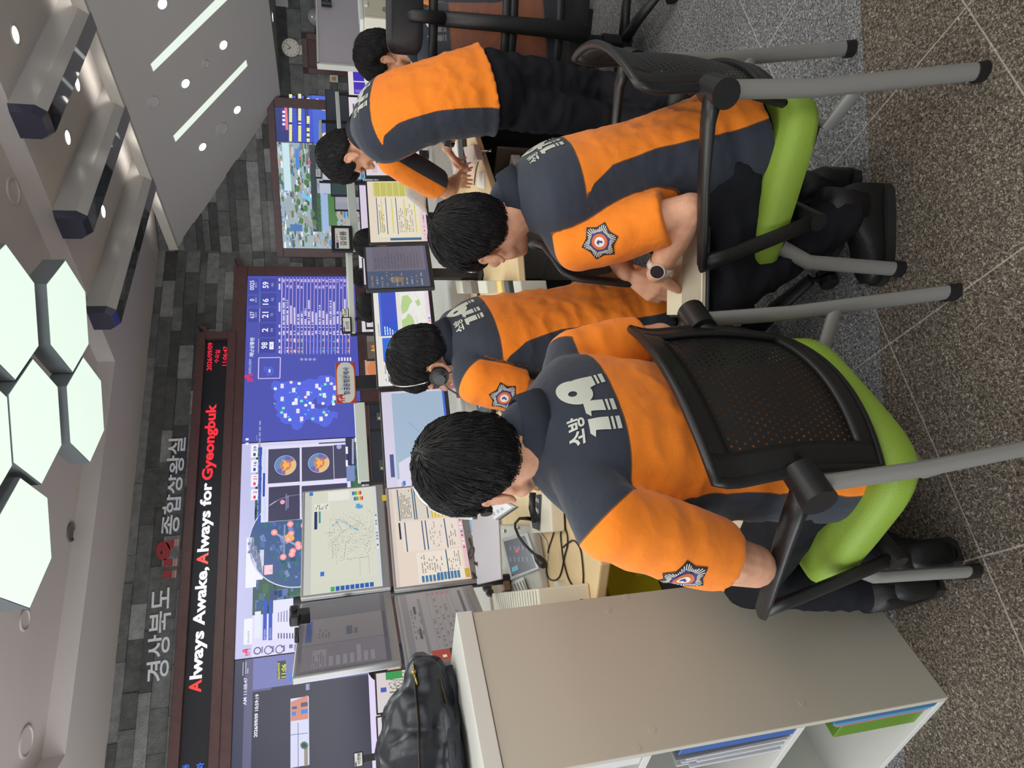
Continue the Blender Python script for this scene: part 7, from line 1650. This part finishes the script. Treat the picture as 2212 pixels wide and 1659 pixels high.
# ================================================================== ROWS BEHIND THE FIRST CONSOLE
def mrow(xt, yl, yr, Y, h, label, draw, **k):
    a, b = PY(xt, yl, Y), PY(xt, yr, Y); z = (a[2]+b[2])/2; return monitor(V(a[0], Y, z-h), V(b[0], Y, z-h), h, label, draw, tilt=.02, **k)
G2 = 'monitors of the second console row'
mrow(786, 812, 775, 5.0, .34, 'monitor with reddish landscape picture behind the aviation sign', sc_desert)
mrow(790, 777, 717, 4.85, .34, 'monitor with orange dune picture between the sign and the seated head', sc_orange)
mrow(779, 722, 685, 5.0, .34, 'plain white monitor behind the paired name plates', sc_white)
mrow(789, 708, 674, 4.85, .32, 'monitor with white form beside the round dark head', sc_white, stand=True)
mrow(777, 682, 632, 5.1, .34, 'monitor with pale green page above the round dark head', sc_green)
mrow(783, 616, 556, 4.85, .34, 'monitor with white page and purple box beyond the dim angled monitor', sc_purple)
mrow(773, 580, 547, 5.4, .34, 'narrow white monitor between two dark heads', sc_white)
mrow(776, 500, 394, 4.75, .34, 'monitor with two purple panels above the cream spreadsheet', sc_purple)
mrow(714, 421, 385, 6.0, .36, 'monitor showing a dusky road under the wall screen', sc_night, base_z=.8)
mrow(722, 453, 423, 6.05, .34, 'plain lilac monitor under the wall screen', sc_lilac, base_z=.8)
mrow(750, 205, 144, 4.75, .34, 'monitor with two violet panels at the right of the second row', sc_purple2)
mrow(752, 282, 207, 4.75, .34, 'monitor with teal picture behind the standing person', sc_teal)
mrow(703, 262, 191, 5.6, .44, 'switched off black monitor nearest the angled wall', sc_black, base_z=.8); mrow(704, 330, 264, 5.6, .44, 'switched off black monitor beside the first black one, behind the standing head', sc_black, base_z=.8)
mrow(779, 150, 48, 3.62, .36, 'monitor with violet panel and green map facing the person at far right', sc_purple2)
mrow(797, 928, 868, 4.82, .38, 'switched off black monitor with a label, nearer the sign', sc_black); mrow(801, 1044, 930, 4.82, .38, 'switched off black monitor with a label, nearer the stacked monitors', sc_black)
mrow(811, 1545, 1452, 4.9, .34, 'monitor with aerial map at the left of the second row', sc_sat); mrow(814, 1645, 1547, 4.85, .34, 'monitor with pinkish pages above the black bag', sc_white)
for x, y, w_, lb in ((822, 900, 9, 'first'), (828, 1005, 12, 'second')):
    p = Pic(V(0, 4.816, 0), V(1, 0, 0), V(0, -1, 0)); p.rect((x-8, y+w_), (x+8, y-w_), (84, 82, 78), 1); p.rect((x-5, y+w_-3), (x-1, y+w_-8), (206, 204, 190), 2)
    for k in range(3): p.rect((x+1+k*3, y+w_-4), (x+2.4+k*3, y-w_+8), (196, 190, 170), 2)
    tag(p.build('maker_label', M_PRINT), 'small grey label stuck on the %s black monitor beside the aviation sign' % lb, 'label')
d2 = thing('console_desk', 'second console desk behind the first row of monitors', 'desk', (3.5, 5.1, 0))
k = MB(); k.box((-2.2, 4.66, .745), (4.95, 5.5, .78)); k.build('worktop', M_WOODTOP, d2, bevel=.004); k = MB(); k.box((-2.2, 5.44, 0), (4.95, 5.49, .745)); k.build('modesty_panel', M_GREYD, d2)
d3 = thing('console_desk', 'third console desk nearest the stone wall', 'desk', (4, 6.2, 0)); k = MB(); k.box((2.2, 5.52, .765), (6.2, 6.3, .80)); k.build('worktop', M_WOODTOP, d3, bevel=.004); k = MB(); k.box((2.2, 6.25, 0), (6.2, 6.3, .765)); k.build('modesty_panel', M_GREYD, d3)
# pale light rails on dark brackets
def rail(a, b, th, Y, label):
    p, q = PY(*a, Y), PY(*b, Y); t = thing('light_rail', label, 'light rail', (p+q)/2, 'pale light rails over the consoles'); k = MB(); k.obox((p+q)/2, (q-p)/2, V(0, .025, 0), V(0, 0, th)); k.build('rail', mat('rail_white', (206, 212, 204), rough=.4), t, bevel=.004)
    for e in (p, q): k = MB(); k.box(V(e[0]-.012, Y-.012, .79), V(e[0]+.012, Y+.012, e[2]+.02)); k.build('bracket', M_BEZEL, t)
rail((694, 392), (692, 262), .016, 5.5, 'thin light rail under the wall screen, behind the standing head'); rail((736, 330), (728, 202), .018, 4.78, 'thin light rail in front of the two black monitors')
rail((768, 546), (757, 395), .035, 4.70, 'thick pale light rail above the monitor with purple panels'); rail((762, 722), (755, 545), .022, 4.72, 'pale light rail nearer, above the round dark head'); rail((756, 690), (750, 545), .014, 4.95, 'thin pale light rail just behind the nearer one')
rail((786, 1042), (776, 872), .040, 4.72, 'broad pale shelf rail above the black labelled monitors')
# name plates and sign
def plate(tl, tr, bl, Y, frame, draw, label, name='name_plate', th=.02, edge=.012, post=False):
    a, b, c = PY(*tl, Y), PY(*tr, Y), PY(*bl, Y); t = thing(name, label, 'sign', (a+b)/2*V(1, 1, 0)+V(0, 0, c[2])); k = MB(); k.box(V(a[0]-edge, Y, c[2]-edge), V(b[0]+edge, Y+th, (a[2]+b[2])/2+edge)); k.build('frame', frame, t, bevel=.003)
    p = Pic(V(a[0], Y-.001, c[2]), V(1, 0, 0), V(0, -1, 0)); p.W, p.H = b[0]-a[0], (a[2]+b[2])/2-c[2]; draw(p); p.build('printed_face', M_PRINT, t)
    if post: k = MB(); k.box(V((a[0]+b[0])/2-.02, Y, DZ), V((a[0]+b[0])/2+.02, Y+th, c[2]-edge)); k.build('post', M_BEZEL, t)
    return t
def np_draw(nm, tag_=True):
    def f(p):
        fill(p, (226, 226, 220)); T_(p, nm, .14, .80, .46, (30, 30, 32), 2, .012); R_(p, .01, .06, .30, .24, (44, 50, 84), 1) if tag_ else None; dashes(p, .42, .10, .9, .2, 1, (130, 130, 130), 2); R_(p, .34, .10, .40, .2, (206, 90, 90), 2)
    return f
plate((724, 537), (724, 493), (755, 537), 4.64, M_BLACK, np_draw('김성룡'), 'black framed name plate hung on the thick light rail', edge=.03)
plate((741, 716), (741, 687), (757, 716), 4.66, M_BLACK, np_draw('김신란'), 'black framed name plate at the end of the nearer light rail', edge=.012); plate((739, 685), (739, 667), (752, 685), 4.9, M_BLACK, np_draw('정성록'), 'smaller name plate half hidden behind the other plate', edge=.006)
plate((767, 1656), (765, 1628), (783, 1656), 4.9, M_BLACK, np_draw('이현범'), 'name plate at the lower left, above the black bag', edge=.006, post=True); plate((682, 382), (682, 365), (693, 382), 5.45, M_BLACK, lambda p: (fill(p, (216, 220, 226)), dashes(p, .2, .35, .85, .7, 2, (120, 120, 124), 2)), 'small white card on the rail under the wall screen', edge=.006)
def avi(p):
    fill(p, (176, 54, 52)); 
    for c, s in (((226, 160, 60), .97), ((206, 208, 202), .90)):
        pts = [V(p.W*(.5+.52*math.copysign(abs(math.cos(t))**.35, math.cos(t))), p.H*(.5+.48*s*math.copysign(abs(math.sin(t))**1.3, math.sin(t)))) for t in [2*math.pi*i/60 for i in range(60)]]; pts = [V(min(p.W, max(0, q[0])), q[1]) for q in pts]; p.polyuv(pts, c, 1 if s > .95 else 2)
    polyf(p, [(.3, .2), (.5, .35), (.7, .2), (.66, .5), (.6, .75), (.5, .6), (.4, .75), (.34, .5)], (186, 190, 186), 3)
    v, f, asp = glyphs('항공운항관제사', .015); p.textuv('항공운항관제사', V(p.W*.19, p.H*.30), V(p.W*.68, 0), V(0, p.H*.33), (30, 50, 110), 5, .015)
    a = V(p.W*.02, p.H*.58)
    for pl, _ in LOGO119: p.polyuv([a+V(q[0]*p.W*.19, q[1]*p.H*.36) for q in pl], (190, 44, 48), 4)
sg = plate((727, 871), (725, 784), (770, 872), 3.68, mat('sign_edge', (150, 52, 50), rough=.4), avi, 'red and white sign with blue Korean lettering on a black stand', 'desk_sign', .012, .002)
a, b = PY(770, 842, 3.695), PY(770, 812, 3.695); k = MB(); k.box(V(a[0], 3.692, DZ), V(b[0], 3.715, a[2]+.05)); k.build('stand', M_BLACK, sg, bevel=.003)
# white partition, cream locker box and dome at the far right
pt = thing('partition', 'pale grey partition panel at far right beside the door', 'partition', PY(740, 70, 4.5)*V(1, 1, 0)); a, b, c = PY(688, 138, 4.6), PY(684, -30, 4.6), PY(775, 140, 4.6)
k = MB(); k.box(V(a[0], 4.6, 0), V(b[0]+.3, 4.64, a[2])); k.build('panel', mat('partition_grey', (196, 190, 196), rough=.6), pt, bevel=.006); k = MB(); k.box(V(a[0]-.012, 4.59, 0), V(a[0]+.012, 4.65, a[2]+.012)); k.box(V(a[0], 4.59, a[2]-.004), V(b[0]+.3, 4.65, a[2]+.014)); k.build('edge_trim', M_WHITEP, pt)
w2 = thing('webcam', 'black camera clipped on the partition at the frame edge', 'webcam', PY(702, 5, 4.57)); c = PY(705, 6, 4.56); k = MB(); k.cyl(c+V(0, 0, -.05), c+V(0, 0, .05), .035, n=16); k.build('body', M_BLACK, w2, autosmooth=40); k = MB(); k.sphere(c+V(0, -.034, -.01), .014, 12, 8); k.build('lens', mat('lens_glass', (30, 34, 44), rough=.1), w2)
cr = thing('locker_box', 'cream steel box with small door and latch at the right edge', 'box', PY(850, 20, 3.6)); a, b = PY(787, 38, 3.45), PY(850, -25, 3.45); k = MB(); k.box(V(a[0], 3.45, DZ+.001), V(b[0]+.2, 3.74, a[2])); k.build('casing', M_CREAM, cr, bevel=.005)
p = Pic(V(0, 3.448, 0), V(1, 0, 0), V(0, -1, 0)); a1, b1 = (788, 33), (832, -8); p.rect(a1, b1, (202, 198, 176), 1); o = p.build('door', M_PRINT, cr); k = MB(); c = PY(791, 8, 3.44); k.box(c-V(.03, .01, .012), c+V(.03, .008, .012)); k.build('handle', M_WHITEP, cr, bevel=.003); k = MB(); c = PY(831, 21, 3.44); k.cyl(c, c+V(0, -.012, 0), .018, n=12); k.build('latch', mat('latch_metal', (150, 150, 146), rough=.3, metal=.8), cr)
k = MB(); a, b = PY(787, 38, 3.45), PY(776, -10, 3.55); k.box(V(a[0]+.02, 3.48, a[2]+.001), V(b[0]+.1, 3.68, a[2]+.03)); tag(k.build('tissue_pack', mat('white_soft', (214, 218, 216), rough=.7), bevel=.01), 'soft white pack on top of the cream box', 'pack')
k = MB(); c = PC(684, 36, .3); k.sphere(c, .11, 20, 12); tag(k.build('dome_camera', mat('dome_grey', (120, 116, 124), rough=.15), smooth=True), 'grey dome showing over the partition edge', 'dome')
k = MB(); c = PZ(1262, 20, .10); k.sphere(c+V(.2, .2, 0), (.16, .16, .10), 18, 12); tag(k.build('cushion_ball', mat('sea_green', (92, 124, 116), rough=.6), smooth=True), 'sea green rounded object on the floor behind the tall mesh chair', 'floor cushion')
# people further back: only hair and shoulders show
def far_person(px, py, dist, az, label):
    c = PD(px, py, dist); H0 = pE[3]['H']; off = H0-ROOTLOC[pE[0].name]; a = math.radians(az); ca, sa = math.cos(-a), math.sin(-a)
    o2 = V(off[0]*ca-off[1]*sa, off[0]*sa+off[1]*ca, 0); dz = c[2]-(off[2]+.14)
    return copy_thing(pE[0], (c[0]-o2[0], c[1]-o2[1], 0.0), -a, label)
far_person(793, 663, 4.95, -5, 'person behind the green map monitor, only a round dark crown showing'); far_person(768, 597, 6.9, 10, 'person further back with a dark rounded head between two monitors'); far_person(779, 526, 5.25, 18, 'person in a headset behind the cream spreadsheet monitor'); far_person(788, 1443, 6.2, -60, 'person at far left beside the dim chat monitor')

# ================================================================== HEADSETS, WATCHES, NOTEBOOK
def headset(P3, label, tilt=0.0, back=0.0, mic=True, side=-1, cord=None, cups=(), pad=None):
    H, hf, hu, hr = P3['H'], P3['hf'], P3['hu'], P3['hr']; t = thing('headset', label, 'headset', H)
    ux = unit(hu*math.cos(tilt)+hf*math.sin(tilt)); c0 = H+hf*back
    arc = [c0+hr*(.094*math.cos(a))+ux*(.135*math.sin(a)+.012) for a in [math.radians(8+164*k/28) for k in range(29)]]
    k = MB(); k.tube(arc, .0055, 8, up=np.cross(ux, hr), ry=.0022); k.build('headband', M_CHROME, t, smooth=True)
    for q in (side,) if mic else cups:
        e = c0+hr*q*.086-ux*.004; k = MB(); k.cyl(e-hr*q*.010, e+hr*q*.010, .033, .030, 22); k.build('ear_cushion', M_HBLACK, t, autosmooth=40); k = MB(); k.cyl(e+hr*q*.008, e+hr*q*.026, .022, .017, 20); k.build('ear_cup', mat('cup_grey', (74, 76, 78), rough=.35), t, autosmooth=40)
    if mic:
        e = c0+hr*side*.108-ux*.004; P_ = [e, e+hf*.035-hu*.022+hr*side*.004, e+hf*.075-hu*.055-hr*side*.01, e+hf*.105-hu*.080-hr*side*.03]; k = MB(); k.tube(P_, .003, 8); k.build('boom', mat('boom_grey', (92, 94, 96), rough=.35), t, smooth=True); k = MB(); k.sphere(P_[-1], .0075, 12, 8); k.build('microphone', M_HBLACK, t, smooth=True)
    if pad: k = MB(); e = c0+hr*pad*.086+ux*.012; k.cyl(e-hr*pad*.006, e+hr*pad*.006, .014, .012, 16); k.build('temple_pad', M_HBLACK, t, autosmooth=40)
    if cord: k = MB(); k.tube(cord, .0022, 6); k.build('cord', M_HBLACK, t, smooth=True)
    return t
c3 = pC[3]; e = c3['H']-c3['hr']*.11
headset(c3, 'headset with microphone boom on the person at the console', .22, .012, True, -1, [e, e-c3['hu']*.05-c3['hf']*.01, e-c3['hu']*.09+c3['hf']*.03, e-c3['hu']*.13+c3['hf']*.05-c3['hr']*.02, e-c3['hu']*.20+c3['hf']*.03])
headset(pB[3], 'headset with thin silver band pushed over the hair of the right visitor', -.18, .030, False)
headset(pA[3], 'headset with silver band worn by the person with the back to the camera', .12, .030, False, cups=(1,), pad=-1)
def watch(P3, which, label, strap_rgb, square, face=None):
    sh, el, wr = P3['arms'][0 if which == 'L' else 1]; d = unit(wr-el); c = wr-d*.022; t = thing('wristwatch', label, 'watch', c); out = unit((EYE-c)*1.0 if face is None else face); out = unit(out-d*np.dot(out, d)); sd = np.cross(d, out)
    k = MB(); rg = []
    for o in (-.010, .010): rg.append([c+d*o+(out*math.cos(a)*.0305+sd*math.sin(a)*.0335) for a in [2*math.pi*i/32 for i in range(32)]])
    rg = [[p+(c-p)*.06 for p in rg[0]]]+rg+[[p+(c-p)*.06 for p in rg[1]]]; k.loft(rg, cap=False); k.build('strap', mat('watch_strap_%d' % strap_rgb[0], strap_rgb, rough=.5), t, smooth=True)
    k = MB(); q = c+out*.032
    if square: k.obox(q, d*.019, sd*.016, out*.005); k.build('case', mat('watch_case', (196, 196, 198), rough=.2, metal=.9), t, bevel=.004); k = MB(); k.obox(q+out*.0052, d*.016, sd*.0135, out*.0006)
    else: k.cyl(q-out*.005, q+out*.005, .0215, .020, 28); k.build('case', mat('watch_case_cream', (214, 204, 190), rough=.35), t, autosmooth=40); k = MB(); k.cyl(q+out*.005, q+out*.0058, .0175, n=28)
    k.build('face', mat('watch_glass', (46, 44, 52), rough=.08), t)
watch(pB[3], 'L', 'round dark wristwatch with cream strap on the right visitor', (222, 212, 198), False); watch(pD[3], 'R', 'square dark wristwatch on the standing person', (36, 36, 38), True)
# notebook on the lap of the right visitor
n0 = PD(1486, 592, 1.64); Fn = Frame(n0[0], n0[1], -58); zl = n0[2]
nb = thing('notebook', 'open notebook with cream pages on the lap of the right visitor', 'notebook', n0)
def nbx(x0, y0, z0, x1, y1, z1, nm, m, tilt=.12): k = MB(); k.box((x0, y0, z0), (x1, y1, z1)); k.v = [(p[0], p[1], p[2]+zl+p[0]*tilt) for p in k.v]; return Fn.put(k).build(nm, m, nb, bevel=.002)
nbx(-.085, -.115, -.006, .085, .115, 0, 'cover', mat('notebook_cover', (34, 36, 42), rough=.6)); nbx(-.078, -.108, .0005, .078, .108, .012, 'pages', mat('cream_pages', (222, 216, 190), rough=.8)); nbx(-.078, -.108, .0125, .0, .108, .018, 'raised_leaves', mat('grey_leaf', (176, 166, 146), rough=.8), .2)
nA_ = PD(1560, 1115, 1.62); k = MB(); Fq = Frame(nA_[0], nA_[1], -30); k.box((-.10, -.08, 0), (.12, .15, .006)); k.v = [(p[0], p[1], p[2]+nA_[2]) for p in k.v]; tag(Fq.put(k).build('note_pad', mat('cream_pages', (222, 216, 190), rough=.8), bevel=.001), 'cream note pad on the lap of the left visitor', 'note pad')
# yellow stickers on monitor bezels
for (a, b, dep), lb in (((827, 1068), (833, 1083), 2.80), 'yellow sticker on the lower bezel of the upper right stacked monitor'), (((1006, 1226), (1014, 1247), 2.52), 'yellow sticker on the lower bezel of the lower right stacked monitor'):
    c = PF((a[0]+b[0])/2, (a[1]+b[1])/2, dep-.012); r = unit(PF(831, 1045, D1)-PF(840, 1270, D0)); r[2] = 0; r = unit(r); n = V(r[1], -r[0], 0); n = n if np.dot(n, EYE-c) > 0 else -n; w_ = np.linalg.norm(PF(a[0], a[1], dep)-PF(a[0], b[1], dep))/2; h_ = .009
    k = MB(); k.obox(c, r*w_, n*.0008, V(0, 0, h_)); tag(k.build('sticker', mat('sticker_yellow', (222, 190, 56), rough=.6)), lb, 'sticker')
